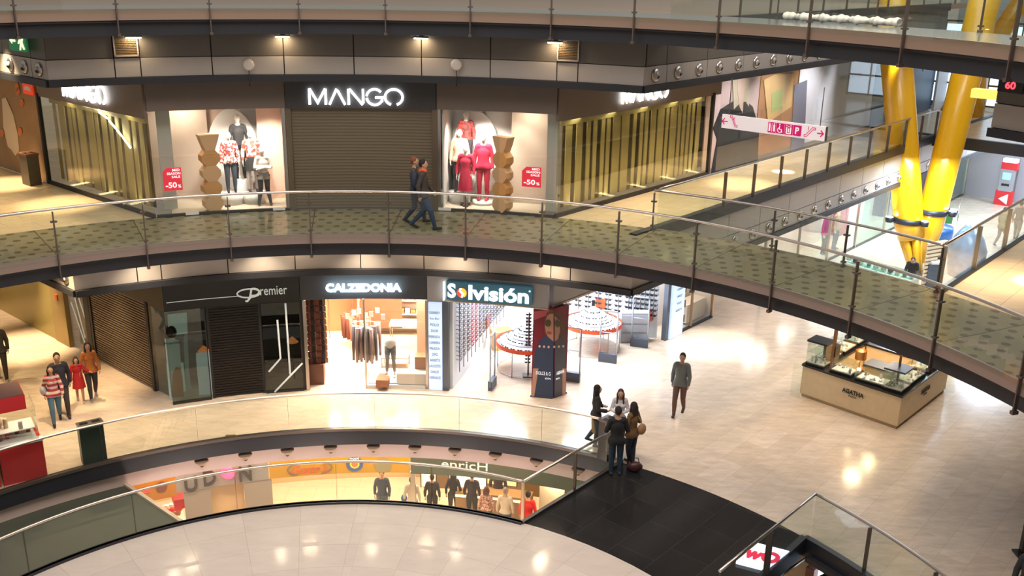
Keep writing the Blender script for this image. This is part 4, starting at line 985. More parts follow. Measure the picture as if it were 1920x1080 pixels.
for row in range(10):
    for col in range(8):
        p = P(-10.15+.26*col, R1+.50+.06*(col % 2), 0); o = protos[k] if k < 4 else protos[k % 4].copy(); 
        if k >= 4: COL.objects.link(o)
        o.location = (p.x+random.uniform(-.01, .01), p.y, .72+row*.195); o.rotation_euler = (0, 0, radians(80)); k += 1
# hanging trousers on a round rail
def garment_mb(h, w, seed):
    r = random.Random(seed); m = MB(); m.tube([(0, 0, 0), (0, 0, .06)], .008, 5)
    for x in (-w/4, w/4): m.tube([(x*.6, 0, 0), (x, 0, -h*.4), (x*1.1, 0, -h)], [.07*w/.3, .055*w/.3, .045*w/.3], 8)
    return m
t0 = None
for i, (x, y) in enumerate(((668, 676), (674, 680), (681, 677), (690, 679), (697, 681), (703, 676), (686, 672), (709, 668))):
    b = at(x, y, 0.35); m = garment_mb(1.05, .26, i); o = m.build('hanging_trousers', pm('trouser_%d' % (i % 3), ((.10, .09, .11), (.16, .12, .12), (.05, .045, .06))[i % 3], .8))
    o.location = (b.x, b.y, 1.42); o.rotation_euler = (0, 0, i*.5); tag(o, 'dark trousers hanging from the round rail in the hosiery shop', 'trousers', 'trousers on the round rail')
b = at(686, 682, .3); t = thing('clothes_rail', 'round clothes rail with price cards in the hosiery shop', 'rack', (b.x, b.y+.1, 0))
m = MB(); m.tube([(b.x+.42*cos(a*pi/10), b.y+.1+.22*sin(a*pi/10), 1.5) for a in range(21)], .011, 6, False); m.build('rail', M['steel'], t)
m = MB(); m.tube([(b.x, b.y+.1, 0), (b.x, b.y+.1, 1.7)], .02, 6); m.build('pole', M['steel'], t)
for i in range(7):
    m = MB(); m.box((b.x-.5+i*.17, b.y+.1+(i % 2)*.1, 1.72+(i % 3)*.08), (.12, .01, .17)); m.build('price_card', M['white'], t)
# leg mannequin
b = at(733, 706, .12)
t = thing('leg_mannequin', 'white half mannequin wearing grey leggings in the hosiery shop window', 'mannequin', (b.x, b.y, .12))
m = MB(); m.ball((b.x, b.y, 1.02), (.17, .13, .13)); m.ball((b.x, b.y, .95), (.165, .125, .1)); m.build('hips', M['white'], t)
lg = pm('grey_legging', (.13, .14, .16), .7)
for sgn in (-1, 1):
    m = MB(); m.tube([(b.x+.07*sgn, b.y, .95), (b.x+.085*sgn, b.y-.02, .75), (b.x+.09*sgn, b.y, .52), (b.x+.10*sgn, b.y+.01, .40), (b.x+.11*sgn, b.y, .26)], [.095, .085, .055, .058, .036], 12); m.build('leg', lg, t)
    m = MB(); m.tube([(b.x+.11*sgn, b.y, .27), (b.x+.115*sgn, b.y, .16)], .03, 8); m.ball((b.x+.115*sgn, b.y-.06, .145), (.035, .09, .03)); m.build('foot', M['white'], t)
t.scale = (1, 1, 1.18)
m = MB(); m.arc(R1+.12, R1+1.5, apx+.3, aC1-.4, .0, .12, 2); tag(m.build('window_plinth', warmw), 'low white window platform under the leg mannequin', 'platform')
def shelfunit(name, label, c, rz, w, d, h, n, mats, rng):
    t = thing(name, label, 'shelf', (c.x, c.y, 0), rz); r = random.Random(rng)
    m = MB(); m.box((-w/2, 0, h/2), (.03, d, h)); m.box((w/2, 0, h/2), (.03, d, h)); m.box((0, d/2, h/2), (w, .02, h)); m.build('frame', warmw, t, False)
    for i in range(n):
        z = .25+i*(h-.3)/n; m = MB(); m.box((0, 0, z), (w, d, .025)); m.build('shelf_board', warmw, t, False)
        x = -w/2+.1
        while x < w/2-.1:
            ww = r.uniform(.09, .16); hh = r.uniform(.08, .2); m = MB(); m.box((x+ww/2, -.02, z+.02+hh/2), (ww, d*.7, hh)); m.build('box', r.choice(mats), t, False); x += ww+.03
    return t
pk = [M['white'], brown, pm('caramel_box', (.50, .25, .11), .5), pm('ochre_box', (.7, .42, .25), .5)]
shelfunit('display_shelf', 'shelf unit of boxed hosiery on the right wall of the hosiery shop', P(1.7, R1+2.3).to_3d(), radians(-88), 2.2, .35, 2.3, 6, pk, 4)
shelfunit('display_shelf', 'rear shelf of boxes at the back of the hosiery shop', P(-1.6, R1+4.3).to_3d(), 0, 2.6, .35, 2.6, 5, pk, 9)
def wtable(c, w, d, h, label, rng, mat=None):
    t = thing('display_table', label, 'table', (c.x, c.y, 0)); m = MB(); m.box((0, 0, h-.02), (w, d, .04)); m.build('tabletop', mat or warmw, t, False)
    for x in (-1, 1):
        for y in (-1, 1): m = MB(); m.box((x*(w/2-.03), y*(d/2-.03), h/2), (.03, .03, h)); m.build('leg', M['steel'], t, False)
    return t
for x, y, w, h, lab in ((760, 655, .9, .9, 'square glass-topped display table at the back right of the hosiery shop'), (742, 690, .8, .45, 'low display table behind the leg mannequin')):
    c = at(x, y, 0); wtable(c, w, .6, h, lab, 1)
for i, (x, y, z, w_, h_, c_) in enumerate(((585, 706, 0, .45, .0, 0), (718, 722, .12, .35, .22, brown), (716, 712, .12, .2, .13, brown), (775, 716, .12, .9, .32, warmw), (792, 690, .4, .4, .4, brown))):
    if not h_: continue
    b = at(x, y, z); m = MB(); m.box((b.x, b.y, b.z+h_/2), (w_, .35, h_)); tag(m.build('display_block', c_ if c_ else warmw), ('', 'brown card block on the white window platform', 'small brown card block behind the other on the window platform', 'long pale block on the right of the window platform', 'brown stacked boxes beside the right frame of the hosiery window')[i], 'display block')
# brown panels and hanging clothes at the back
mb = MB(); mb.arc(R1+3.2, R1+3.26, -5.2, -1.0, .6, 2.0, 2); struct('wall_hosiery_panel', mb, brown)
for i in range(9):
    a_ = -8.3+i*.32; m = garment_mb(1.0, .22, i); o = m.build('hanging_stockings', sock_cols[(i*3) % 4]); p = P(a_, R1+4.0, 2.5); o.location = p; tag(o, 'brown stockings hanging at the back left of the hosiery shop', 'stockings', 'stockings on the back rail')
m = MB(); m.tube([P(-8.6, R1+4.0, 2.58), P(-5.4, R1+4.0, 2.58)], .015, 6); m.tube([P(-8.5, R1+4.0, 0), P(-8.5, R1+4.0, 2.58)], .015, 6); tag(m.build('back_rail', M['steel']), 'thin rail holding brown stockings at the back', 'rack')
for i, (x, y) in enumerate(((656, 590), (668, 600), (662, 625), (650, 605))):
    b = at(x, y+60, .2); m = MB()
    for k in range(10): m.tube([(.28*cos(k*.63), .28*sin(k*.63), .3+.0*k), (.3*cos(k*.63), .3*sin(k*.63), 1.0)], .06, 6)
    m.tube([(0, 0, 0), (0, 0, 1.9)], .02, 6)
    if i < 2: m = m; o = m.build('round_sock_stand', sock_cols[i+0]); o.location = (b.x, b.y+.6+i*.2, 0.02); tag(o, ('round stand of dark garments behind the trousers rail', 'round stand of rosy garments farther behind the rail')[i], 'rack')

# --- optician ----------------------------------------------------------------------------
grw = pm('pearl_cladding', (.40, .38, .38), .4, .3); optw = pm('optician_white', (.86, .88, .92), .4)
mb = MB(); mb.arc(R1-.05, R1+.15, aC1+.05, AR, HB, 3.5, 1.5); mb.wall(wr2(-.05, .0), wr2(6.1, .0), HB, 3.5, .14); struct('wall_optician_header', mb, grw)
mb = MB(); mb.arc(R1-.06, R1-.04, 5.4, AR, HB, HB+.03, 1.5); mb.wall(wr2(-.1, -.07), wr2(6.0, -.07), HB-.02, HB+.04, .03); struct('trim_42', mb, M['cream'])
SO = 8.0                                                   # depth of the room measured from the side front
mb = MB(); mb.prism([P(aC1+.2, R1+.1), P(aC1+2, R1+7.5), wr2(9, SO+.5), wr2(5.6, .1), wr2(0, .1), P(10, R1+.1)], 3.0, 3.05); struct('ceiling', mb, optw)
LW0 = P(aS1+.15, R1+.15); LW1 = at(938, 606, .1).to_2d(); BW1 = at(1180, 592, .1).to_2d()
dirL = (LW1-LW0).normalized(); 
mb = MB(); mb.wall(LW0, LW1, 0, 3.0, .1); mb.wall(LW1, LW1+U*2.1-Wd*0, 0, 3.0, .1)
BKa, BKb, BKc = at(985, 608, .1).to_2d(), at(1195, 640, 0).to_2d(), wr2(5.85, .3)
BKa2 = at(1060, 603, .1).to_2d()
mb.wall(LW1, BKa2+(BKa2-LW1)*.0, 0, 3.0, .1); mb.wall(BKa2, at(1180, 621, .1).to_2d(), 0, 3.0, .1); mb.wall(at(1180, 621, .1).to_2d(), BKc, 0, 3.0, .1); struct('wall_optician', mb, optw)
t = thing('shop_sign', 'lit optician name board with a red and yellow ball as second letter', 'sign', P(10, R1-.1, 3))
a0, _ = oncyl(838, 545, R1-.1); a1, _ = oncyl(998, 550, R1-.1); zt = oncyl(838, 526, R1-.1)[1]; zb = oncyl(840, 560, R1-.1)[1]
ac = (a0+a1)/2; W_ = radians(a1-a0)*(R1-.1); H_ = zt-zb; M4 = front_frame(ac, R1-.16, (zt+zb)/2)
m = MB(); m.box((0, 0, 0), (W_, H_, .12), 0, M4); m.build('board', em('sign_petrol', (.025, .085, .115), .7), t)
TM = M4 @ Matrix.Translation((0, 0, .065)); opw = em('optician_letter', (.92, 1, 1), 3.2)
text('S', .4, TM @ Matrix.Translation((-.435*W_, .01, 0)), opw, t, bold=.012, width=.095*W_, height=H_*.78)
text('lvisi\u00f3n', .4, TM @ Matrix.Translation((.115*W_, .0, 0)), opw, t, bold=.012, width=.70*W_, height=H_*.80)
cx_ = -.315*W_; rr = .058*W_
m = MB(); q = arcpts(cx_, -.03, rr, rr, 0, 360, 28)[:-1]; m.add([TM @ Vector((x, y, z)) for z in (0, .02) for x, y in q], [tuple(range(27, -1, -1)), tuple(range(28, 56))]+[(i, (i+1) % 28, 28+(i+1) % 28, 28+i) for i in range(28)]); m.build('ball_logo', em('logo_red', (.75, .06, .03), 1.2), t)
m = MB(); q = arcpts(cx_, -.03, rr, rr, -60, 95, 12); m.add([TM @ Vector((x, y, .024)) for x, y in q], [tuple(range(13))]); m.build('logo_quarter', em('logo_yellow', (.8, .50, .03), 1.2), t)
m = MB(); strokes(m, TM @ Matrix.Translation((cx_, -.03, .028)), [[(-.02, rr*.95), (-.05, rr*.4), (.04, -.2*rr), (.0, -rr*.9)]], .05, .004); m.build('logo_swirl', opw, t)
m = MB(); q = arcpts(.475*W_, H_*.30, .022, .022, 0, 360, 10)[:-1]; m.add([TM @ Vector((x, y, .01)) for x, y in q], [tuple(range(10))]); m.build('dot', opw, t)
m = MB(); M5 = front_frame(a0-.32, R1-.14, (zt+zb)/2-.03); m.box((0, 0, 0), (.03, H_, .1), 0, M5); m.build('end_light', opw, t)
# lit pillar with brand names
def pillar_text(t, F4, W, mat, names, z0, dz):
    for i, (s, w) in enumerate(names):
        text(s, .1, F4 @ Matrix.Translation((0, z0-i*dz, 0)), mat, t, ext=.002, width=w*W, height=.075)
t = thing('brand_pillar', 'bluish lit pillar listing eyewear brand names left of the optician', 'pillar', P(4.2, R1, 0))
m = MB(); m.arc(R1-.06, R1+.05, aC1+.15, 4.75, .02, HB-.05, 1); m.build('light_panel', em('pillar_glow', (.50, .62, .85), .85), t)
m = MB(); m.arc(R1-.05, R1+.15, 4.8, aS1, 0, HB, 1); m.build('side_post', pm('post_grey', (.12, .14, .18), .4, .5), t)
F4 = front_frame(3.95, R1-.068, 0); ink = pm('pillar_ink', (.03, .05, .10), .5)
pillar_text(t, F4, .4, ink, [('OSPREY', .75), ('Ray-Ban', .65), ('POLO', .6), ("DIOR", .5), ('PERSOL', .8), ('CARRERA', .75), ('PRADA', .7), ('292', .4), ('ARNETTE', .7), ('LACOSTE', .8), ('OAKLEY', .6), ('VERSACE', .8)], 2.32, .175)
# corner pillar with the sunglasses advertisement
dgL, dgM, dgR = at(996, 744, 0), at(1034, 747.5, 0), at(1061, 738, 0)
bk = dgL+(dgR-dgM)
t = thing('advert_pillar', 'corner pillar wrapped in a poster of a person in round sunglasses', 'pillar', ((dgL+dgR)/2))
m = MB(); m.prism([dgL.to_2d(), dgM.to_2d(), dgR.to_2d(), bk.to_2d()], .02, HB+.0); m.build('core', pm('advert_maroon', (.20, .015, .03), .4), t)
m = MB(); m.prism([(dgL+(dgL-dgR)*.03).to_2d(), (dgM+(dgM-bk)*.04).to_2d(), (dgR+(dgR-dgL)*.03).to_2d(), (bk+(bk-dgM)*.03).to_2d()], 0, .05); m.build('plinth', M['dsteel'], t)
def pic(p, q, pxs, name, mat, lift=.012):
    p2, q2 = p.to_2d(), q.to_2d(); d = (q2-p2).normalized(); n = Vector((d.y, -d.x)); 
    if n.y > 0: n = -n
    v = []
    for x, y in pxs: s, z = on_plane(x, y, p2, d); v.append(Vector((p2.x+d.x*s, p2.y+d.y*s, z)))
    m = MB(); k = len(v); o3 = Vector((n.x, n.y, 0)); m.add([a+o3*lift for a in v]+[a+o3*(lift+.004) for a in v], [tuple(range(k)), tuple(range(2*k-1, k-1, -1))]+[(i, (i+1) % k, k+(i+1) % k, k+i) for i in range(k)])
    return m.build(name, mat, t)
navy = em('advert_navy', (.012, .018, .035), 1.0); skin = pm('advert_skin', (.50, .27, .19), .6); hairb = pm('advert_hair', (.16, .07, .045), .6); rose = pm('advert_rose', (.55, .10, .12), .6)
pic(dgL, dgM, [(1000, 584), (1032, 580), (1028, 590), (1002, 600)], 'pink_shape', rose, .006)
pic(dgL, dgM, [(1024, 640), (1021, 622), (1021, 600), (1025, 587), (1031, 581), (1038, 580), (1038, 660), (1030, 655)], 'hair_shape', hairb, .010)
pic(dgM, dgR, [(1039, 582), (1050, 588), (1058, 605), (1062, 640), (1060, 655), (1050, 640), (1039, 650)], 'hair_shape', hairb, .010)
pic(dgL, dgM, [(1023, 602), (1026, 592), (1031, 588), (1038, 588), (1038, 645), (1032, 640), (1029, 633), (1024, 624), (1022, 612)], 'face_shape', skin, .018)
pic(dgM, dgR, [(1039, 592), (1048, 600), (1049, 620), (1046, 632), (1051, 642), (1039, 645)], 'face_shape', skin, .018)
pic(dgL, dgM, [(1003, 660), (1012, 638), (1024, 628), (1038, 640), (1037, 746), (1001, 743), (1000, 700)], 'dress_shape', navy, .024)
pic(dgM, dgR, [(1039, 640), (1052, 630), (1060, 640), (1060, 700), (1052, 742), (1038, 746)], 'dress_shape', pm('advert_slate', (.07, .075, .10), .5), .024)
pic(dgL, dgM, [(1000, 690), (1010, 690), (1002, 742), (997, 742)], 'arm_shape', skin, .030); pic(dgM, dgR, [(1053, 690), (1060, 690), (1059, 738), (1053, 741)], 'arm_shape', skin, .030)
for (cx_, cy_), w in (((1028, 605), 0), ((1044, 606), 1)):
    pl = dgL, dgM
    if w: pl = dgM, dgR
    pic(*pl, [(cx_+(6 if not w else 5)*cos(a*pi/5), cy_+7*sin(a*pi/5)) for a in range(10)], 'lens_shape', pm('advert_lens', (.10, .07, .035), .3), .032)
pic(dgL, dgM, [(1025, 622), (1029, 620), (1035, 622), (1034, 626), (1027, 626)], 'lip_shape', pm('advert_lip', (.45, .08, .07), .5), .032)
for i in range(6):
    x = 1012+i*8.5; pl = (dgL, dgM) if x < 1037 else (dgM, dgR); yy = 650-(abs(i-2.5))*0.6
    pic(*pl, [(x+2.2*cos(a*pi/3), yy+2.6*sin(a*pi/3)) for a in range(6)], 'brooch_shape', pm('advert_gold', (.75, .50, .40), .4), .036)
def wtext(p, q, px, py, s, width, height, mat):
    p2, q2 = p.to_2d(), q.to_2d(); d = (q2-p2).normalized(); s_, z = on_plane(px, py, p2, d); n = Vector((d.y, -d.x)); n = n if n.y < 0 else -n
    text(s, .1, frame_mat((p2.x+d.x*s_+n.x*.04, p2.y+d.y*s_+n.y*.04, z), (d.x, d.y, 0), (0, 0, 1)), mat, t, ext=.002, width=width, height=height)
adw = em('advert_white', (.75, .75, .78), .8)
wtext(dgL, dgM, 1019, 699, 'DOLCE & G', .40, .10, adw); wtext(dgM, dgR, 1049, 697, 'ABBANA', .30, .10, adw)
wtext(dgL, dgM, 1028, 709, '#DGPAL', .17, .05, adw); wtext(dgM, dgR, 1044, 709, 'ERMO', .14, .05, adw)

# sunglasses: one pair built with parts, then copied ---------------------------------------
def glasses_mesh(name, mat_f, mat_l):
    m = MB(); 
    for x in (-.034, .034):
        q = arcpts(x, 0, .029, .023, 0, 360, 10)[:-1]; m.mi = 1
        m.add([(a, -.002, b) for a, b in q]+[(a, .003, b) for a, b in q], [tuple(range(9, -1, -1)), tuple(range(10, 20))]+[(i, (i+1) % 10, 10+(i+1) % 10, 10+i) for i in range(10)])
        m.mi = 0
    m.box((0, 0, .012), (.16, .008, .009))
    for x in (-.068, .068): m.box((x, .05, .012), (.006, .11, .008))
    return m.mesh(name, [mat_f, mat_l])
S_ = 1.7
gm = [glasses_mesh('sunglasses', pm('frame_black', (.02, .02, .025), .3), pm('lens_dark', (.02, .025, .04), .1)), glasses_mesh('sunglasses', pm('frame_red', (.45, .04, .06), .3), pm('lens_plum', (.10, .03, .06), .1)),
      glasses_mesh('sunglasses', pm('frame_blue', (.03, .04, .10), .3), pm('lens_navy', (.02, .03, .08), .1)), glasses_mesh('sunglasses', pm('frame_brown', (.16, .08, .04), .3), pm('lens_brown', (.08, .05, .03), .1))]
ngl = [0]
glq = []
def put_glasses(p, rz, k, label, group, scale=S_, tilt=0): glq.append((Vector(p), rz, k, label, group, scale))
def flush_glasses():
    glq.sort(key=lambda g: (g[0]-Vector((0, 0, CZ))).length)
    for p, rz, k, label, group, scale in glq[:296]:
        o = bpy.data.objects.new('sunglasses', gm[k]); COL.objects.link(o); o.location = p; o.rotation_euler = (0, 0, rz); o.scale = (scale,)*3; tag(o, label, 'sunglasses', group)
    m = MB()
    for p, rz, k, label, group, scale in glq[296:]:
        T = Matrix.Translation(p) @ Matrix.Rotation(rz, 4, 'Z') @ Matrix.Scale(scale, 4); o0 = len(m.v)
        m.v += [tuple(T @ v.co) for v in gm[k].vertices]
        for q in gm[k].polygons: m.f.append(tuple(i+o0 for i in q.vertices)); m.m.append(q.material_index); m.sm.append(False)
    tag(m.build('eyewear_rows', [gm[0].materials[0], gm[0].materials[1]]), 'rows of small dark eyewear farthest back in the optician', 'sunglasses', kind='stuff')
def eyewear_wall(a, b, nrods, z0, z1, dz, label, group, zlow, kk, name, t0=0.03, t1=.98, max_obj=999):
    a, b = Vector(a), Vector(b); d = (b-a).normalized(); n = Vector((d.y, -d.x)); 
    if n.dot(-a) < 0: n = -n
    rz = atan2(n.y, n.x)+pi/2
    t = thing('eyewear_rods', name, 'rack', ((a.x+b.x)/2+n.x*.1, (a.y+b.y)/2+n.y*.1, 0), 0)
    for i in range(nrods):
        f = t0+(t1-t0)*i/max(1, nrods-1); p = a+(b-a)*f+n*.12; m = MB(); m.box((p.x, p.y, (zlow+z1)/2), (.02, .02, z1-zlow), rz); m.build('rod', M['dsteel'], t)
        z = z0; k = 0
        while z < z1:
            put_glasses((p.x+n.x*.05, p.y+n.y*.05, z), rz, kk(i, k), label, group); z += dz; k += 1
eyewear_wall(LW0+dirL*.25, LW1, 13, .75, 2.75, .13, 'sunglasses on the rods of the left wall inside the optician', 'sunglasses on the left wall', .35, lambda i, k: 1 if i in (3, 4) else (0 if (i*7+k) % 3 else 2), 'row of upright eyewear rods on the left wall of the optician')
bw1 = at(1180, 621, .1).to_2d()
eyewear_wall(BKa2+(bw1-BKa2)*.03, bw1, 7, .80, 2.75, .17, 'sunglasses on the rods of the rear wall inside the optician', 'sunglasses on the rear wall', .62, lambda i, k: 0, 'row of eyewear rods on the rear wall behind the round table')
eyewear_wall(bw1, BKc, 6, .80, 2.75, .17, 'sunglasses on the rods of the right wall inside the optician', 'sunglasses on the right wall', .62, lambda i, k: 0 if i > 2 else 2, 'row of eyewear rods on the right wall by the bin', .05, .85)
eyewear_wall(LW1, BKa2, 3, 2.1, 2.75, .17, 'sunglasses on the short rods at the far corner of the optician', 'sunglasses at the far corner', 2.0, lambda i, k: 0, 'three short eyewear rods at the far corner', .35, .75)
# red boards, cabinets
for i, (x, y, w_, h_, z_, lab) in enumerate(((909, 602, .3, .4, 2.1, 'small red board at the end of the eyewear rods'), (1129, 583, .34, .30, 1.35, 'lower red square board on the rear optician wall'), (1128, 566, .34, .30, 1.85, 'upper red square board on the rear optician wall'), (1215, 590, .3, .35, 1.0, 'red square board between the rods by the rear gate'))):
    b = at(x, y, z_+.0); 
    s_pl = (LW0, dirL) if i == 0 else ((BKa2, (bw1-BKa2).normalized()) if i < 3 else (bw1, (BKc-bw1).normalized()))
    s, z = on_plane(x, y, s_pl[0], s_pl[1]); d = s_pl[1]; n = Vector((d.y, -d.x)); n = n if n.dot(-s_pl[0]) > 0 else -n
    p = s_pl[0]+d*s+n*.1; m = MB(); m.box((p.x, p.y, z), (w_, .05, h_), atan2(d.y, d.x)); tag(m.build('red_board', M['orange']), lab, 'board')
b = at(1186, 634, 0)
t = thing('drawer_cabinet', 'grey low cabinet at the foot of the rear eyewear wall', 'cabinet', b); m = MB(); m.box((b.x, b.y-.25, .5), (.9, .35, 1.0), .05); m.build('body', pm('cabinet_grey', (.42, .45, .52), .5), t)
for k in range(3): m = MB(); m.box((b.x, b.y-.44, .2+k*.3), (.84, .02, .26), .05); m.build('drawer', pm('drawer_grey', (.48, .51, .58), .5), t)
# round tiered tables
def round_table(px, py, label, glabel, group, off_=0):
    c = at(px, py, 0); t = thing('eyewear_table', label, 'table', c); r = .92
    m = MB(); m.lathe((0, 0, .78), [(r, 0), (r, .12)], 40, False); m.lathe((0, 0, .78), [(r-.02, .12), (r-.02, 0)], 40, False); m.build('rim', M['orange'], t, False)
    for k, (rr_, z) in enumerate(((r-.01, .80), (.68, .92), (.50, 1.04), (.32, 1.16), (.15, 1.28))):
        m = MB(); m.lathe((0, 0, z), [(rr_, 0), (rr_, .02), (rr_-.12, .11), (0.01, .11)], 36); m.build('tier', optw, t, False)
        n = int(2*pi*rr_/.23)
        for i in range(n):
            a = 2*pi*i/n+k*.2; p = Vector((c.x+(rr_-.07)*cos(a), c.y+(rr_-.07)*sin(a), z+.085))
            if k < 4: put_glasses(p, a+pi/2, 0, glabel, group, 1.15, 0)
    for i in range(6):
        a = pi*i/3; m = MB(); m.tube([((r-.06)*cos(a), (r-.06)*sin(a), 0), ((r-.06)*cos(a), (r-.06)*sin(a), .8)], .014, 6); m.build('leg', M['steel'], t, False)
    m = MB(); m.tube([((r-.06)*cos(pi*i/16), (r-.06)*sin(pi*i/16), .03) for i in range(33)], .012, 6, False); m.build('foot_ring', M['steel'], t, False)
    m = MB(); m.box((0, 0, 1.47), (.10, .03, .22)); m.build('top_card', M['black'] if off_ == 0 else optw, t, False)
round_table(1109, 652, 'round tiered eyewear table with an orange-red rim, seen through the side opening', 'sunglasses laid on the tiers of the fully visible round table', 'sunglasses on the right round table')
round_table(987, 690, 'round tiered eyewear table half hidden behind the poster pillar', 'sunglasses laid on the tiers of the half-hidden round table', 'sunglasses on the left round table', 1)
# narrow stand at the pillar
b = at(990, 705, 0); t = thing('eyewear_stand', 'slim upright eyewear stand just left of the poster pillar', 'rack', b)
m = MB(); m.box((0, 0, 1.0), (.05, .05, 1.95)); m.box((0, 0, .02), (.3, .3, .04)); m.build('pole', M['dsteel'], t, False)
for k in range(15): put_glasses((b.x-.02, b.y-.05, .45+k*.105), 0, 0, 'sunglasses on the slim stand left of the poster pillar', 'sunglasses on the slim stand', 1.3)
flush_glasses()
# anti-theft gates
def gate(px, py, rz, label, w=.48):
    b = at(px, py, 0); t = thing('security_gate', label, 'security gate', b, rz); al = pm('gate_alu', (.50, .54, .62), .35, .5)
    m = MB(); m.box((0, 0, .14), (w, .12, .28)); m.build('base', pm('gate_base', (.07, .09, .13), .5), t, False)
    for x in (-w/2+.02, w/2-.02): m = MB(); m.tube([(x, 0, .1), (x, 0, 1.6)], .024, 8); m.build('upright', al, t, False)
    m = MB(); m.tube([(-w/2+.02, 0, 1.6), (-w/2+.06, 0, 1.64), (w/2-.06, 0, 1.64), (w/2-.02, 0, 1.6)], .024, 8); m.build('top_bar', al, t, False)
    m = MB(); m.tube([(-w/2+.02, 0, .95), (w/2-.02, 0, .95)], .014, 6); m.build('cross_bar', al, t, False)
gate(923, 727, radians(75), 'anti-theft gate seen edge-on in the front opening of the optician')
gate(1070, 714, radians(-18), 'anti-theft gate beside the poster pillar', .55); gate(1139, 679, radians(-18), 'anti-theft gate in front of the round table', .55); gate(1198, 650, radians(-18), 'anti-theft gate nearest the waste bin', .55)
b = at(1251, 631, 0); t = thing('waste_bin', 'round steel waste bin at the right end of the optician', 'bin', b); m = MB(); m.lathe((0, 0, 0), [(.15, 0), (.17, .62)], 18); m.build('body', M['dsteel'], t, False); m = MB(); m.lathe((0, 0, .62), [(.175, 0), (.175, .04), (.12, .04)], 18); m.build('rim', M['steel'], t, False)
b = at(940, 652, .0); t = thing('child_play_desk', 'small tan desk with clear dome deep in the optician', 'desk', b); m = MB(); m.box((0, 0, .3), (.62, .45, .6), .3); m.build('body', pm('tan_desk', (.70, .40, .16), .5), t, False); m = MB(); m.ball((.1, .05, .72), (.26, .2, .26)); m.build('dome', glass_mat('pink_dome', (.95, .75, .72)), t, False)
# right lit pillar and bright glazed shop beyond
e0, e1 = wr2(5.98, 0), wr2(6.72, 0)
t = thing('brand_pillar', 'pale blue lit pillar listing brand names right of the optician', 'pillar', (e1.x, e1.y, 0))
m = MB(); m.wall(e0+Wd*.0, e1, .02, 3.4, .25); m.build('light_panel', em('pillar_glow2', (.52, .68, .92), .95), t)
m = MB(); m.wall(e0-U*.20, e0-U*.04, 0, 3.4, .16); m.build('side_post', MATS['post_grey'], t)
F4 = frame_mat(wr(6.38, -.14, 0), (U.x, U.y, 0), (0, 0, 1)); pillar_text(t, F4, .45, ink, [('PRADA', .6), ('RAY-BAN', .8), ('GUCCI', .6), ('TOUS', .5), ('CARRERA', .8), ('OAKLEY', .7), ('VOGUE', .6), ('ARNETTE', .8)], 2.6, .24)
t = thing('shop_window', 'warm bright glazed shop window with hanging bags right of the lit pillar', 'shop window', wr(7.3, 0, 0))
m = MB(); m.wall(wr2(6.8, 0), wr2(8.75, 0), .06, 3.3, .014); m.build('window_glass', M['sglass'], t); m = MB(); m.wall(wr2(6.75, 0), wr2(8.8, 0), 0, .06, .1); m.build('sill', M['matblack'], t)
for s_ in (6.78, 7.42, 8.77): m = MB(); m.wall(wr2(s_-.03, 0), wr2(s_+.03, 0), .06, 3.4, .07); m.build('mullion', pm('copper_mullion', (.45, .27, .15), .4, .4), t)
m = MB(); m.wall(wr2(6.3, .9), wr2(8.8, .9), 0, 3.4, .05); m.build('back_panel', warmw, t)
m = MB(); m.wall(wr2(7.65, .3), wr2(8.6, .3), 1.35, 2.2, .03); m.build('grey_poster', pm('poster_grey', (.22, .18, .15), .5), t)
m = MB(); m.wall(wr2(7.5, .45), wr2(8.7, .45), .06, .7, .5); m.build('platform', warmw, t)
for k in range(5): b = wr(7.08, .18, .35+k*.52); m = MB(); m.box(b, (.28, .14, .24), YAW); m.tube([b+Vector((0, 0, .12)), b+Vector((.02, 0, .26)), b+Vector((.05, 0, .12))], .012, 5); tag(m.build('handbag', pm('bag_brown', (.12, .05, .03), .5)), 'dark handbag in the vertical column of the warm shop window', 'handbag', 'handbags in the warm window')
mb = MB(); mb.wall(wr2(6.75, .05), wr2(8.8, .05), 3.35, 3.6, .1); mb.wall(wr2(8.85, 0), wr2(8.85, 1.2), 0, 3.4, .1); mb.wall(wr2(8.85, 1.3), wr2(12.3, 1.3), 0, 3.6, .1); struct('wall_small_shop', mb, warmw)
light('AREA', wr(7.2, .5, 3.2), 60, (1, .82, .62), .5, 1.6)
# optician room light
for x_, y_ in ((905, 690), (960, 660), (930, 640), (1030, 640), (1090, 680), (1110, 625), (1160, 640), (1200, 620)):
    p = at(x_, y_, 0); light('AREA', (p.x, p.y, 2.96), 105, (.84, .92, 1), .9)
# shops further down the right arm (mannequins behind glass)
t = thing('shop_window', 'bright glass shopfront with coat mannequins down the right arm', 'shop window', wr(19, 0, 0))
m = MB(); m.wall(wr2(12.4, 0), wr2(20.8, 0), .06, 3.3, .014); m.build('window_glass', M['sglass'], t); m = MB(); m.wall(wr2(12.4, 0), wr2(35, 0), 0, .06, .1); m.build('sill', M['dsteel'], t)
m = MB(); m.wall(wr2(12.4, 1.6), wr2(20.8, 1.6), 0, 3.4, .05); m.build('back_panel', pm('rosy_white', (.82, .66, .60), .5), t)
for s_ in (12.4, 15.2, 18, 20.8, 24, 27.5, 31, 35): m = MB(); m.wall(wr2(s_-.04, 0), wr2(s_+.04, 0), 0, 3.4, .1); m.build('mullion', M['steel'], t)
t = thing('shop_window', 'cool white glazed shop with pink displays farthest down the right arm', 'shop window', wr(28, 0, 0))
m = MB(); m.wall(wr2(20.9, 0), wr2(35, 0), .06, 3.3, .014); m.build('window_glass', M['green_glass'], t)
m = MB(); m.wall(wr2(20.9, 2.6), wr2(35, 2.6), 0, 3.4, .05); m.build('back_panel', optw, t)
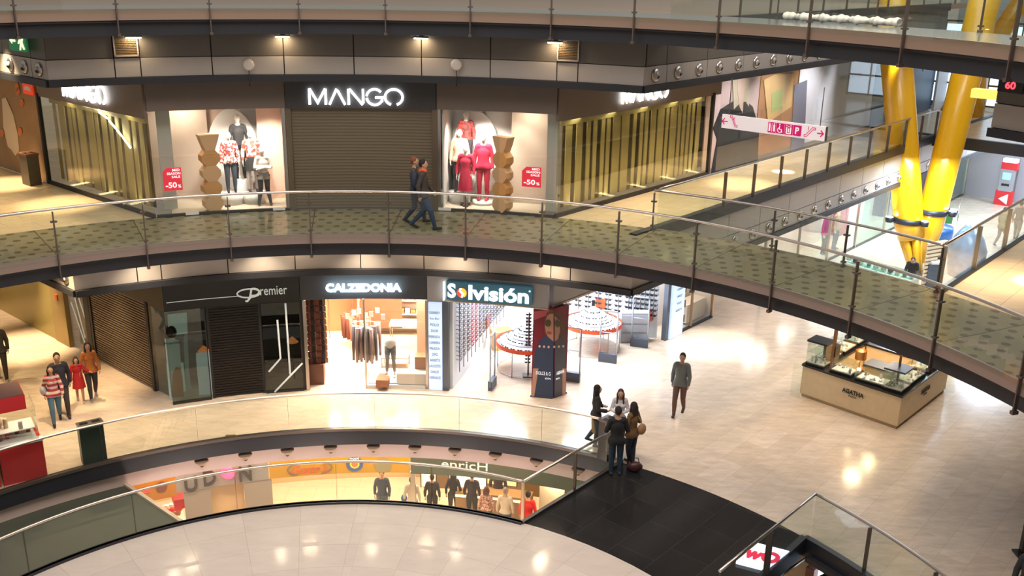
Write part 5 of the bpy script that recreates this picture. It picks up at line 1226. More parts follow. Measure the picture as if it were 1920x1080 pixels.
for s_, c_ in ((22.5, rose), (25, M['white']), (27.5, MATS['frame_blue']), (30, M['white']), (32.5, rose)):
    m = MB(); m.box(wr(s_, 1.5, .8), (.8, .5, 1.6), YAW); m.build('display_unit', c_, t)
for s_ in (14, 17, 20): light('AREA', wr(s_, .8, 3.2), 70, (1, .86, .74), .8)
for s_ in (23, 27, 31): light('AREA', wr(s_, 1.2, 3.2), 110, (.80, .90, 1), 1.2)
mb = MB(); mb.wall(wr2(12.3, .1), wr2(36, .1), 3.3, 3.6, .1); struct('trim_43', mb, M['pl'])
# ================================================================== LOWER LEVEL SHOPS
RL = 14.3
def azl(px, z=-2.4, py=880): return oncyl(px, py, RL)[0]
def lboard(name, label, x0, x1, z0, z1, mat, r=RL, th=.08):
    a0, a1 = azl(x0), azl(x1); t = thing(name, label, 'sign', P((a0+a1)/2, r, z0))
    m = MB(); m.arc(r, r+th, a0, a1, z0, z1, 1.2); m.build('board', mat, t); return t
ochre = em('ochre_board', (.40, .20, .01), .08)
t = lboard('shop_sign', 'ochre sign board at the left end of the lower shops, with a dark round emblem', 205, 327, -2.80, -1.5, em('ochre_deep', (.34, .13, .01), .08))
a_, z_ = oncyl(303, 913, RL-.02); M4 = front_frame(a_, RL-.03, z_)
m = MB(); q = arcpts(0, 0, .15, .17, 0, 360, 16)[:-1]; m.add([M4 @ Vector((x, y, 0)) for x, y in q], [tuple(range(16))]); m.build('emblem', em('emblem_dark', (.10, .03, .02), .7), t)
a_, z_ = oncyl(272, 920, RL-.02); M4 = front_frame(a_, RL-.03, z_); m = MB(); m.box((0, 0, 0), (.26, .14, .01), 0, M4); m.build('red_tag', em('tag_red', (.6, .05, .03), .7), t)
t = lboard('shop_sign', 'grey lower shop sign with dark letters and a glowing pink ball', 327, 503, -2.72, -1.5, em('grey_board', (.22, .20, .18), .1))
dk = em('dark_letter', (.04, .03, .025), .1)  # the letters' own dark colour
for s, x, y in (('U', 358, 908), ('D', 393, 896), ('N', 460, 888)):
    a_, z_ = oncyl(x, y, RL-.05); text(s, .5, front_frame(a_, RL-.06, z_), dk, t, 'letter', ext=.03, bold=.01, width=.34, height=.46)
a_, z_ = oncyl(427, 887, RL-.1); m = MB(); m.ball(P(a_, RL-.08, z_), (.20, .07, .20), 20, 14); m.build('ball', em('pink_ball', (1, .05, .11), 3.0), t)
light('POINT', P(a_, RL-.35, z_), 4, (1, .1, .18), .1)
t = lboard('shop_sign', 'yellow sign board with looping red script and round emblems', 505, 767, -2.72, -1.5, ochre)
a0, _ = oncyl(548, 880, RL); a1, _ = oncyl(615, 880, RL); a_, z_ = oncyl(581, 879, RL-.02)
text("Gusto's", .3, front_frame(a_, RL-.03, z_), em('script_red', (.45, .05, .02), .8), t, ext=.006, width=radians(a1-a0)*RL, height=.26, shear=.35)
M4 = front_frame(a_, RL-.03, z_)
m = MB(); strokes(m, M4, [arcpts(0, .02, .62, .24, 120, 235, 10), arcpts(0, .02, .62, .24, -60, 60, 10)], .03); m.build('loop', em('loop_brown', (.12, .08, .05), .8), t)
text('GASTROBAR', .1, front_frame(oncyl(588, 893, RL)[0], RL-.03, oncyl(588, 893, RL)[1]), em('greyish', (.30, .28, .22), .8), t, ext=.003, width=.55, height=.06)
def emblem(px, py, mats, r_):
    a_, z_ = oncyl(px, py, RL-.02); M4 = front_frame(a_, RL-.03, z_)
    for k, (rr_, mt) in enumerate(zip(r_, mats)):
        m = MB(); q = arcpts(0, 0, rr_, rr_, 0, 360, 24)[:-1]; m.add([M4 @ Vector((x, y, .004*k)) for x, y in q], [tuple(range(24))]); m.build('emblem', mt, t)
    return M4
M4 = emblem(665, 870, [em('emblem_blue', (.03, .06, .13), .9), em('emblem_ochre', (.62, .33, .02), .75), em('emblem_red', (.5, .10, .02), .9)], (.24, .14, .09))
text('MODE', .1, M4 @ Matrix.Translation((0, .185, .01)), em('emblem_text', (.7, .7, .62), .8), t, ext=.002, width=.26, height=.055)
emblem(718, 872, [em('emblem_taupe', (.17, .13, .06), .8)], (.24,))
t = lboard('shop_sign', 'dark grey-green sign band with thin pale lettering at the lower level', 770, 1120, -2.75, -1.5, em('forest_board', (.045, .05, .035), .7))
a0, _ = oncyl(829, 880, RL); a1, _ = oncyl(915, 880, RL); a_, z_ = oncyl(871, 872, RL-.02)
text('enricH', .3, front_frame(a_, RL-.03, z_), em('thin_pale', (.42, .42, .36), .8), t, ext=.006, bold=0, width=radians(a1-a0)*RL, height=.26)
lw = pm('lower_beige', (.66, .46, .26), .5); lw2 = pm('lower_grey_metal', (.34, .30, .27), .35, .4)
mb = MB(); mb.arc(RL+.05, RL+.15, azl(340), azl(392), L0, -2.75, 2); mb.arc(RL+.05, RL+.15, azl(455), azl(508), L0, -2.75, 2); struct('wall_lower', mb, lw2)
mb = MB(); mb.arc(RL+.4, RL+.5, azl(392), azl(455), L0, -2.75, 2); mb.arc(RL+4.0, RL+4.1, azl(180), azl(770), L0, -.9, 2); struct('wall_lower', mb, lw)
mb = MB(); mb.arc(RL+3.3, RL+3.4, azl(770), azl(1180), L0, -.9, 2); struct('wall_lower', mb, pm('lower_brown', (.20, .11, .05), .5))
mb = MB(); mb.arc(RL+.02, RL+.12, azl(769), azl(778), L0, -2.7, 1); mb.arc(RL+.02, RL+.12, azl(978), azl(984), L0, -2.7, 1); struct('trim_50', mb, M['steel'])
mb = MB(); mb.arc(RL+.7, RL+.8, azl(1002), azl(1048), L0, -2.75, 1); struct('wall_lower', mb, pm('lower_pale_brick', (.62, .50, .36), .6, bump=.5, nscale=30))
# glowing menu boards and counter of the food stall
def menu(x0, y0, x1, y1, r, label, mat):
    a0, z1 = oncyl(x0, y0, r); a1, z0 = oncyl(x1, y1, r); t = thing('menu_board', label, 'menu board', P((a0+a1)/2, r, z0)); m = MB(); m.arc(r, r+.05, a0, a1, z0, z1, 1); m.build('panel', mat, t); m = MB(); m.arc(r-.01, r+.04, a0-.1, a0, z0-.03, z1+.03, 1); m.arc(r-.01, r+.04, a1, a1+.1, z0-.03, z1+.03, 1); m.build('frame', M['matblack'], t); return t
menu(843, 892, 911, 917, RL+1.6, 'wide glowing menu board above the food counter', em('menu_glow', (1, .82, .55), 2.4))
t = menu(790, 890, 817, 913, RL+1.6, 'small glowing menu board with round dishes', em('menu_glow2', (.95, .62, .38), 1.4))
for i in range(9):
    a_, z_ = oncyl(795+7*(i % 3)+2, 895+6*(i//3)+1, RL+1.58); m = MB(); m.ball(P(a_, RL+1.57, z_), (.045, .01, .04)); m.build('dish_picture', em('dish', (1, .92, .8), 2), t)
menu(914, 897, 968, 912, RL+2.6, 'glowing shelf panel behind the food counter at right', em('menu_glow3', (1, .58, .25), 1.3))
t = thing('food_counter', 'warm lit food counter in the lower stall', 'counter', P(8, RL+1.2, L0))
m = MB(); m.arc(RL+1.4, RL+1.9, azl(840), azl(975), L0, -4.1, 2); m.build('body', pm('counter_wood', (.36, .20, .08), .4), t); m = MB(); m.arc(RL+1.38, RL+1.42, azl(840), azl(975), -4.25, -4.18, 2); m.build('light_strip', em('counter_glow', (1, .72, .3), 3), t)
m = MB(); m.arc(RL+.9, RL+1.0, azl(975), azl(978), L0, -2.8, 1)
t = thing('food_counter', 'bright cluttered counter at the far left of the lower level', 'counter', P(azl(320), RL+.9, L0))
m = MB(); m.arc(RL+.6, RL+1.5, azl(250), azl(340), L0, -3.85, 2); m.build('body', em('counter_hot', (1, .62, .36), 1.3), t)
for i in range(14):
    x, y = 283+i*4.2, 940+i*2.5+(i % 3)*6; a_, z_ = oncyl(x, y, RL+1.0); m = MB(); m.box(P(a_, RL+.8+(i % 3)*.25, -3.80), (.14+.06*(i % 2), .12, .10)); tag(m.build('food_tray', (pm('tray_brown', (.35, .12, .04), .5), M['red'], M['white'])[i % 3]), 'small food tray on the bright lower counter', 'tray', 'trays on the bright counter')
t = thing('awning', 'red padded awning edge over the bright lower counter', 'awning', P(azl(335), RL+.4, -3.1)); m = MB(); m.arc(RL+.3, RL+1.2, azl(322), azl(344), -3.4, -3.1, 1); m.build('cover', M['red'], t)
m = MB(); m.arc(RL+1.1, RL+1.15, azl(322), azl(344), -3.1, -.9, 1); m.build('hanger', M['dsteel'], t)
for a_, pw, c_ in ((-24, 170, (1, .70, .5)), (-18, 90, WARM2), (-12, 150, WARM2), (-6, 170, WARM2), (0, 170, WARM2), (6, 200, WARM), (11, 200, WARM), (16, 120, WARM2), (-28, 160, (1, .62, .45))):
    light('AREA', P(a_, RL+2.0, -1.1), pw*.55, c_, .8); light('AREA', P(a_, 13.2, -1.0), pw*.30, c_, .5)
light('AREA', P(17.5, RL+.45, -2.8), 30, WARM2, .4)
# soffit nozzles and lamps over the round opening
for px, py in ((378, 867), (460, 855), (539, 847), (620, 843), (700, 839), (778, 839), (853, 843), (929, 850), (1006, 860), (1085, 872)):
    a_, z_ = oncyl(px, py, RR+.1); t = thing('soffit_nozzle', 'round downlight under the edge of the round opening', 'airjet', P(a_, RR+.08, -.52), 0, 'air jets under the round opening')
    m = MB(); m.lathe((0, 0, 0), [(.17, .0), (.17, -.02), (.09, -.10), (.06, -.13)], 16); m.build('shade', pm('nozzle_beige', (.42, .30, .22), .4), t, False); m = MB(); m.ball((0, 0, -.13), .055); m.build('lens', M['black'], t, False)
for px, py, lab in ((372, 879, 'bright rectangular lamp above the pink ball sign'), (787, 850, 'bright rectangular lamp above the dark lower sign band')):
    a_, z_ = oncyl(px, py, RR+.5); t = thing('wall_lamp', lab, 'lamp', P(a_, RR+.5, -.86), -radians(a_)); m = MB(); m.box((0, 0, -.03), (.46, .16, .06)); m.build('housing', M['dsteel'], t, False); m = MB(); m.box((0, -.03, -.09), (.42, .14, .07)); m.build('diffuser', M['lampw'], t, False)
mb = MB(); mb.arc(RR+.2, RR+.75, -60, 30, -.86, -.82, 2); struct('ceiling', mb, M['pw'])

# ================================================================== KIOSK
kL, kN, kR = at(1497, 742, 0), at(1682, 807, 0), at(1773, 735, 0)
dl = (kL-kN).to_2d(); dr = (kR-kN).to_2d(); LL, LR = dl.length, dr.length; KX = dr.normalized(); KY = dl.normalized()
t = thing('jewellery_kiosk', 'pale wood jewellery kiosk with black worktop and glass cases under the bridge', 'kiosk', kN, atan2(KX.y, KX.x))
kz = atan2(KX.y, KX.x)
# local frame: x along the right side, y along the left side
def kp(x, y, z=0): p = Vector((kN.x, kN.y))+KX*x+KY*y; return Vector((p.x, p.y, z))
D_ = .62; HK = .92
for nm, (x0, y0, x1, y1) in (('front', (0, 0, D_, LL)), ('side', (D_, 0, LR, D_)), ('back', (D_, LL-D_, LR, LL)), ('far', (LR-D_, D_, LR, LL-D_))):
    m = MB(); m.prism([kp(x0+.02, y0+.02), kp(x1-.0, y0+.02), kp(x1-.0, y1-.02), kp(x0+.02, y1-.02)], .1, HK); m.build('cabinet', M['wood'], t)
    m = MB(); m.prism([kp(x0+.06, y0+.06), kp(x1, y0+.06), kp(x1, y1-.06), kp(x0+.06, y1-.06)], 0, .1); m.build('plinth', pm('plinth_tan', (.45, .32, .18), .5), t)
    m = MB(); m.prism([kp(x0-.02*(x0 == 0), y0-.02*(y0 == 0)), kp(x1, y0-.02*(y0 == 0)), kp(x1, y1), kp(x0-.02*(x0 == 0), y1)], HK, HK+.06); m.build('worktop', M['black'], t)
KU, KV = Vector((KX.x, KX.y, 0)), Vector((KY.x, KY.y, 0))
bl = M['matblack']
text('AGATHA', .3, frame_mat(kp(-.002, LL*.46, .62), -KV, (0, 0, 1)), bl, t, ext=.006, bold=.006, width=.62, height=.13); text('PARIS', .1, frame_mat(kp(-.002, LL*.46, .50), -KV, (0, 0, 1)), bl, t, ext=.004, width=.22, height=.045)
text('AGATHA', .3, frame_mat(kp(LR*.50, -.002, .62), KU, (0, 0, 1)), bl, t, ext=.006, bold=.006, width=.62, height=.13); text('PARIS', .1, frame_mat(kp(LR*.50, -.002, .50), KU, (0, 0, 1)), bl, t, ext=.004, width=.22, height=.045)
brz = pm('bronze_post', (.26, .12, .05), .4, .6)
for x, y in ((.1, LL*.72), (.45, .35), (LR-.1, .35), (LR-.1, LL-.2), (LR*.5, LL-.15)):
    m = MB(); m.box(kp(x, y, (HK+2.55)/2+.03), (.05, .05, 2.55-HK), kz); m.build('post', brz, t)
for a_, b_ in (((.1, LL*.72), (LR-.1, LL-.2)), ((.45, .35), (LR-.1, .35)), ((.1, LL*.72), (.45, .35)), ((LR-.1, .35), (LR-.1, LL-.2))):
    m = MB(); m.wall(kp(*a_).to_2d(), kp(*b_).to_2d(), 2.52, 2.60, .07); m.build('canopy_bar', M['dsteel'], t)
for x, y in ((-.12, LL+.05), (LR+.1, -.05)):
    m = MB(); m.box(kp(x, y, .5), (.012, .3, 1.0), kz); m.build('end_glass', M['glass'], t)
def case(x, y, w, d, h, label, lid=None, seed=0, shelf=False):
    """glass case: x,y centre in kiosk frame, w along x, d along y"""
    z = HK+.06; tc = thing('jewellery_case', label, 'display case', kp(x, y, z), kz); th = .012
    m = MB(); m.box((0, 0, .03), (w, d, .06)); cbs = m.build('base', M['black'], tc, False)
    m = MB()
    for sx in (-1, 1): m.box((sx*(w/2-th/2), 0, .06+h/2), (th, d, h))
    for sy in (-1, 1): m.box((0, sy*(d/2-th/2), .06+h/2), (w-2*th, th, h))
    if lid is None: m.box((0, 0, .06+h), (w, d, th))
    m.build('glass', M['glass'], tc, False)
    if lid: m = MB(); m.box((0, 0, .08+h), (w+.04, d+.04, .05)); m.build('lid', lid, tc, False)
    if shelf: m = MB(); m.box((0, 0, .06+h*.5), (w-.03, d-.03, .01)); m.build('shelf', M['glass'], tc, False)
    r = random.Random(seed); m = MB(); m.box((0, 0, .075), (w*.9, d*.9, .03)); m.build('tray', M['white'], cbs, False)
    n = max(3, int(w*d*26))
    for i in range(n):
        m = MB(); px_, py_ = r.uniform(-.38, .38)*w, r.uniform(-.38, .38)*d; hh = r.uniform(.05, min(.22, h*.6)); a = r.uniform(0, 6.28); s = r.uniform(.04, .08)
        q = [(px_+s*cos(a+k*pi/2), py_+s*.6*sin(a+k*pi/2)) for k in range(4)]
        m.prism(q, .09, .09+hh*.4) if i % 2 else m.lathe((px_, py_, .09), [(s*.6, 0), (s*.35, hh*.5), (s*.5, hh*.7), (.01, hh)], 8)
        m.build('jewel_stand', (M['white'], pm('grey_velvet', (.35, .34, .36), .8), M['white'])[i % 3], tc, False)
case(.31, LL-.35, .50, .55, .62, 'tall glass case with black lid at the left corner of the kiosk', M['black'], 1, True)
case(.31, LL-1.12, .46, .62, .30, 'low glass case of white stands right of the tall left case', None, 2)
case(.31, LL-2.05, .46, 1.05, .22, 'long low glass case at the middle of the kiosk front', None, 3)
case(.36, .32, .56, .52, .50, 'glass case with a blue-black lid at the near corner of the kiosk', pm('slate_lid', (.045, .06, .085), .4), 4, True)
case(1.25, .31, 1.0, .46, .24, 'long low glass case on the right side of the kiosk', None, 5); case(2.35, .31, .8, .46, .34, 'glass case at the right end of the kiosk', None, 6)
case(.95, LL-.32, .8, .46, .30, 'glass case on the far left counter of the kiosk', None, 7); case(1.9, LL-.32, .8, .46, .34, 'glass case on the rear counter of the kiosk, left part', None, 8); case(2.8, LL-.32, .7, .46, .30, 'glass case on the rear counter of the kiosk, right part', None, 9)
def shade(x, y, z, label):
    p = kp(x, y, HK+.06); tt = thing('copper_lamp', label, 'lamp', p); m = MB(); m.lathe((0, 0, z), [(.15, 0), (.15, .24)], 24, False); m.lathe((0, 0, z), [(.145, .24), (.145, 0)], 24, False); m.build('shade', M['copper'], tt, False)
    m = MB(); m.tube([(0, 0, 0), (0, 0, z+.1)], .010, 6); m.lathe((0, 0, 0), [(.07, 0), (.07, .02)], 14); m.build('stem', brz, tt, False); m = MB(); m.ball((0, 0, z+.1), .045); m.build('bulb', M['lamp'], tt, False)
    light('POINT', p+Vector((0, 0, z+.05)), 10, WARM, .05)
shade(.56, LL-1.42, .42, 'copper drum lamp at the left part of the kiosk'); shade(1.82, .52, .48, 'copper drum lamp at the right part of the kiosk')
tc = thing('till_unit', 'wooden till box with a dark top inside the kiosk', 'cabinet', kp(1.35, 1.15, 0), kz)
m = MB(); m.box((0, 0, .5), (.5, .75, 1.0)); m.build('body', M['wood'], tc, False); m = MB(); m.box((0, 0, 1.04), (.58, .85, .08)); m.build('top', pm('till_top', (.07, .065, .055), .4), tc, False)
tc = thing('dark_box', 'dark upright box beside the tall left case of the kiosk', 'box', kp(.72, LL-.5, HK+.06), kz); m = MB(); m.box((0, .0, .26), (.3, .35, .52)); m.build('body', M['black'], tc, False)
for x, y in ((1.2, 1.5), (2.4, 1.5)): light('AREA', kp(x, y, 2.45), 30, WARM, .4)

# ================================================================== YELLOW COLUMNS
cb = at(1720, 515, 0); nrm = Vector((cb.x, cb.y)).normalized(); lat = Vector((nrm.y, -nrm.x))
def cpt(d, z, f=0): p = Vector((cb.x, cb.y))+lat*d+nrm*f; return Vector((p.x, p.y, z))
t = thing('yellow_column', 'pair of giant yellow tube columns spreading in a V behind the bridges', 'column', cb)
m = MB(); m.tube([cpt(-.42, 1.45), cpt(-.60, 2.1), cpt(-3.35, 15.5)], [.50, .56, .60], 28); m.build('left_tube', M['yellow'], t)
m = MB(); m.tube([cpt(.03, 0.5, .35), cpt(.16, 1.9, .35), cpt(1.25, 15.5, .35)], [.36, .52, .56], 28); m.build('right_tube', M['yellow'], t)
m = MB()
for k in range(6):
    a = k*pi/3; m.tube([cpt(-.05+.14*cos(a), 0, .1+.14*sin(a)), cpt(-.42+.34*cos(a), 1.5, .34*sin(a))], [.10, .17], 4)
m.build('foot', M['yellow'], t); m = MB(); m.lathe(tuple(cpt(0, 0, .15)), [(.55, 0), (.5, .06)], 20); m.build('base_plate', M['dsteel'], t)
def clamp(c, r, ang, label):
    tt = thing('floodlight_clamp', label, 'light fitting', c); m = MB(); m.lathe((0, 0, -.12), [(r, 0), (r+.045, 0), (r+.045, .20), (r, .20), (r, 0)], 24, False); m.build('collar', M['beam'], tt, False)
    for a in ang:
        d = lat*cos(a)-nrm*sin(a); p = Vector((d.x, d.y, 0))*(r+.22)
        m = MB(); m.tube([p*.75, p], .05, 8); m.build('arm', M['beam'], tt, False)
        m = MB(); m.lathe((p.x, p.y, -.10), [(.13, 0), (.16, .2)], 14); lh = m.build('lamp_head', M['beam'], tt, False); m = MB(); m.lathe((p.x, p.y, .105), [(.14, 0), (.01, .02)], 14); m.build('lens', em('flood_violet', (.85, .80, 1), 18), lh, False)
        q = c+p+Vector((0, 0, .25)); light('SPOT', q, 170, (1, .95, .95), .1, aim=c+Vector((lat.x*(-.5 if r > .54 else .3), lat.y*(-.5 if r > .54 else .3), 4.2)), spot=radians(48), blend=.8, name='flood_light')
clamp(cpt(-.62, 2.18), .57, (radians(150+0), radians(40)), 'dark collar with two floodlights round the left yellow tube')
clamp(cpt(.19, 2.55, .35), .54, (radians(20), radians(-5)), 'dark collar with floodlights round the right yellow tube')
# second yellow pair farther away at the top right
for x0, x1, lab in (((1842, 60), (1850, 10), 'farther yellow column visible over the top bridge'), ((1880, 62), (1912, 22), 'leaning yellow column at the top right corner behind the top bridge')):
    pass
def farcol(xa, ya, xb, yb, r, label):
    k = 50; 
    def w(px, py): d = ray(px, py); tt = k/hypot(d.x, d.y); return Vector((d.x*tt, d.y*tt, CZ+d.z*tt))
    a, b = w(xa, ya), w(xb, yb); d = (b-a)/(b.z-a.z); a = a-d*(a.z-(L2)); b = b+d*3.5
    t = thing('yellow_column', label, 'column', (a.x, a.y, L2)); m = MB(); m.tube([a, b], r, 20); m.build('tube', M['yellow'], t)
farcol(1836, 58, 1840, 24, .62, 'farther yellow column standing upright at the top right'); farcol(1878, 60, 1900, 26, .42, 'farther yellow column leaning at the top right')

# ================================================================== STANDS, BINS, BOXES
# red stand bottom left
sR = at(92, 893, 0); 
t = thing('red_food_stand', 'red stand with clear sweet cases at the lower left behind the railing', 'stand', (sR.x, sR.y, 0), radians(0))
ang = YAW-radians(90)+radians(0); XD = (at(92, 893, 0)-at(2, 915, 0)).to_2d().normalized(); YD = Vector((-XD.y, XD.x))
if YD.y < 0: YD = -YD
rzs = atan2(XD.y, XD.x)
def sp(x, y, z): p = sR.to_2d()+XD*x+YD*y; return Vector((p.x, p.y, z))
for (x0, x1) in ((-.92, -.02), (-2.6, -.98)):
    m = MB(); m.prism([sp(x0, .04, 0).to_2d(), sp(x1, .04, 0).to_2d(), sp(x1, .9, 0).to_2d(), sp(x0, .9, 0).to_2d()], 0, .92); m.build('counter', M['red'], t)
m = MB(); m.box(sp(-.48, .1, .95), (.96, .16, .06), rzs); m.build('white_ledge', M['white'], t)
m = MB(); m.box(sp(-1.0, .12, 1.35), (.2, .12, 1.0), rzs); m.build('upright', M['red'], t); m = MB(); m.box(sp(-2.2, .12, 1.35), (.16, .12, 1.0), rzs); m.build('upright', M['red'], t)
m = MB(); m.prism([sp(-2.6, .0, 0).to_2d(), sp(-.25, .0, 0).to_2d(), sp(-.25, .9, 0).to_2d(), sp(-2.6, .9, 0).to_2d()], 1.78, 2.12); m.build('canopy', M['red'], t)
m = MB(); m.prism([sp(-2.6, .02, 0).to_2d(), sp(-.27, .02, 0).to_2d(), sp(-.27, .88, 0).to_2d(), sp(-2.6, .88, 0).to_2d()], 2.12, 2.14); m.build('roof', pm('dusty_roof', (.17, .09, .08), .6), t)
text('CA', .2, frame_mat(sp(-1.15, -.012, 1.93), Vector((XD.x, XD.y, 0)), (0, 0, 1)), M['white'], t, ext=.003, width=.26, height=.15)
m = MB(); m.wall(sp(-.9, .08, 0).to_2d(), sp(-.08, .08, 0).to_2d(), .98, 1.78, .01); m.wall(sp(-.08, .08, 0).to_2d(), sp(-.08, .85, 0).to_2d(), .98, 1.78, .01); m.build('case_glass', M['glass'], t)
m = MB(); m.wall(sp(-2.1, .08, 0).to_2d(), sp(-1.1, .08, 0).to_2d(), .95, 1.78, .01); m.build('case_glass', M['glass'], t)
for x, z in ((-.5, 1.2), (-.5, .96), (-1.6, 1.25)): m = MB(); m.box(sp(x, .5, z), (.78, .6, .02), rzs); m.build('shelf', M['white'], t)
r = random.Random(3)
for i in range(16):
    x = -.85+.75*r.random() if i < 9 else -2.0+.8*r.random(); z = 1.21 if i % 2 else .97; h = .08+.14*r.random(); b = sp(x, .25+.5*r.random(), z); m = MB(); m.lathe(tuple(b), [(.05, 0), (.05, h), (.03, h+.02)], 8)
    tag(m.build('sweet_jar', pm('jar_%d' % (i % 4), ((.5, .08, .06), (.7, .6, .5), (.25, .12, .08), (.6, .45, .3))[i % 4], .4)), 'small jar of sweets in the red stand', 'jar', 'sweet jars in the red stand')
light('AREA', sp(-.5, .5, 1.74), 5, WARM2, .4)
def bin_box(name, label, c, w, d, h, rz, mat, top):
    t = thing(name, label, 'bin', (c.x, c.y, c.z), rz); m = MB(); m.box((0, 0, h/2), (w, d, h)); m.build('body', mat, t, False)
    m = MB(); m.box((0, 0, h+.03), (w+.03, d+.03, .06)); ld = m.build('lid', top, t, False)
    for x in (-w/4, w/4): m = MB(); m.box((x, 0, h+.063), (w*.33, d*.4, .008)); m.build('slot', M['black'], ld, False)
c = (at(150, 873, 0)+at(196, 866, 0))/2; tn = -radians(azof(c)); bin_box('litter_bin', 'dark green litter bin with a steel top against the curved railing', c+Vector((-.02, .17, 0)), .54, .26, .94, tn, pm('bin_green', (.022, .035, .028), .35), M['steel'])
c = at(77, 343, L2)-Vector((U.x, U.y, 0))*.25; bin_box('litter_bin', 'dark litter bin beside the black post on the upper left corridor', c, .34, .5, .86, YAW, pm('bin_brown', (.07, .055, .035), .45), pm('bin_top', (.14, .06, .035), .4))
c = at(1136, 862, 0); bin_box('litter_bin', 'dark bin between the group of friends and the railing', c+Vector((.02, .1, 0)), .34, .3, 1.0, radians(45), M['black'], M['dsteel'])
b = at(430, 824, 0); m = MB(); m.box((b.x, b.y+.1, .03), (.24, .12, .05), .1); tag(m.build('floor_socket', pm('socket_brass', (.20, .14, .07), .4, .6)), 'small metal floor box behind the curved railing', 'floor box')
# wrapped boat-shaped parcel, slatted crate, blue things on the far floor
plast = pm('blue_plastic_wrap', (.13, .23, .36), .3, bump=1.0, nscale=4, noise=.6)
c = at(1806, 516, 0); t = thing('wrapped_ride', 'bulky object wrapped in crumpled blue plastic near the yellow columns', 'wrapped object', c)
m = MB(); r = random.Random(8); n = 18; k = 9
for i in range(k+1):
    z = 1.95*i/k; rr_ = (.86, .94, .98, 1.0, 1.0, .97, .90, .78, .56, .20)[i]
    for j in range(n): a = 2*pi*j/n; q = rr_*(1+r.uniform(-.07, .07)); m.v.append((q*.66*cos(a), q*.85*sin(a), z*1.02))
m.smooth = True
for i in range(k):
    for j in range(n): m.face((i*n+j, i*n+(j+1) % n, (i+1)*n+(j+1) % n, (i+1)*n+j))
m.smooth = False; m.face(list(range(k*n, k*n+n))); m.build('plastic_cover', plast, t, False)
m = MB(); m.tube([(0, .88*cos(a*pi/6), 1.4+.62*sin(a*pi/6)) for a in range(7)], .03, 6); m.build('rope', M['white'], t, False)
c = at(1748, 548, 0)+Vector((.15, .6, 0)); t = thing('slatted_crate', 'pale slatted wooden crate seen through the corner railing', 'crate', c, .5)
m = MB(); m.box((0, 0, .9), (1.0, .06, 1.8)); m.build('panel', pm('crate_tan', (.62, .42, .22), .5), t, False)
for i in range(12): m = MB(); m.box((0, -.05, .12+i*.148), (1.06, .05, .09)); m.build('slat', M['cream'], t, False)
c = at(1768, 478, 0); t = thing('blue_tub', 'round blue lid or tub behind the wrapped object', 'tub', c+Vector((-.3, .6, 0))); m = MB(); m.lathe((0, 0, 0), [(.75, 0), (.8, .9), (.78, 1.1), (.1, 1.2)], 24); m.build('tub', pm('tub_blue', (.02, .10, .30), .35), t, False)
c = at(1769, 450, 0); t = thing('green_board', 'small green board on a thin wire frame beyond the columns', 'board', c); m = MB(); m.box((0, 0, 1.1), (.5, .03, .7)); m.build('panel', pm('board_green', (.03, .16, .04), .5), t, False); m = MB(); m.tube([(-.4, .05, 0), (-.4, .05, 1.9), (.5, .05, 1.9), (.5, .05, 0)], .02, 6); m.build('frame', M['steel'], t, False)
c = at(1744, 545, 0)+Vector((-.1, .2, 0)); t = thing('display_unit', 'white and black upright unit at the foot of the columns', 'display unit', at(1742, 540, 0)); m = MB(); m.box((0, 0, .5), (.45, .4, 1.0)); m.build('body', pm('unit_slate', (.06, .08, .12), .4), t, False); m = MB(); m.box((.12, -.0, 1.03), (.5, .42, .08)); m.build('top', M['white'], t, False)
# counters under the columns
for (x0, y0, x1, y1), lab in (((1585, 488, 1648, 506), 'white counter at the left foot of the columns'), ((1650, 507, 1716, 524), 'glass and white counter in front of the seller')):
    a, b = at(x0, y0, .95), at(x1, y1, .95); t = thing('sales_counter', lab, 'counter', ((a.x+b.x)/2, (a.y+b.y)/2, 0)); m = MB(); m.wall(a.to_2d(), b.to_2d(), 0, .95, .6); m.build('body', M['white'], t); m = MB(); m.wall(a.to_2d(), b.to_2d(), .96, 1.15, .5); m.build('glass_top', M['green_glass'], t)
    for i in range(5): p = a+(b-a)*(.1+.2*i); m = MB(); m.box((p.x, p.y, 1.05), (.14, .14, .12), i*.4); m.build('goods', (M['white'], MATS['frame_blue'], M['white'], pm('goods_teal', (.05, .3, .35), .4), M['white'])[i], t)
# red vending kiosk at the far wall
c = at(1880, 384, 0); t = thing('ticket_machine', 'red and grey ticket machine against the far block wall', 'machine', c, 0); cx = c
rzk = atan2(Wd.y, Wd.x)
def kb(nm, x, z, w, h, mt, y=0, d=.5): m = MB(); m.box((x*cos(rzk)+y*sin(rzk), x*sin(rzk)-y*cos(rzk), z), (w, d, h), rzk); m.build(nm, mt, t, False)
t.scale = (.74, .74, .74)
kb('base', 0, .5, 1.1, 1.0, M['red']); kb('body', 0, 1.75, .85, 1.5, pm('machine_grey', (.30, .30, .33), .4)); kb('header', .05, 2.75, 1.0, .5, M['red']); kb('lit_header', .05, 3.1, .9, .25, em('machine_lit', (.85, .9, 1), 1.6))
kb('screen', 0, 2.05, .55, .5, em('screen_blue', (.25, .4, .7), .8), .27, .02); kb('slot', 0, 1.45, .5, .15, M['black'], .27, .02)
m = MB(); e = [(-.3, .45), (.3, .85), (.3, .1)]; m.add([Vector((x*cos(rzk)+.27*sin(rzk), x*sin(rzk)-.27*cos(rzk), z)) for x, z in e], [(0, 1, 2)]); m.build('arrow_mark', M['white'], t, False)
mb = MB(); q = so(48.42, 0); p = on_plane(1905, 370, so(48.4, 0), Wd)[0]; mb.wall(so(48.4, p-.1), so(48.4, p+1.1), 0, 2.3, .06); struct('door_2', mb, pm('door_grey', (.36, .34, .38), .5))
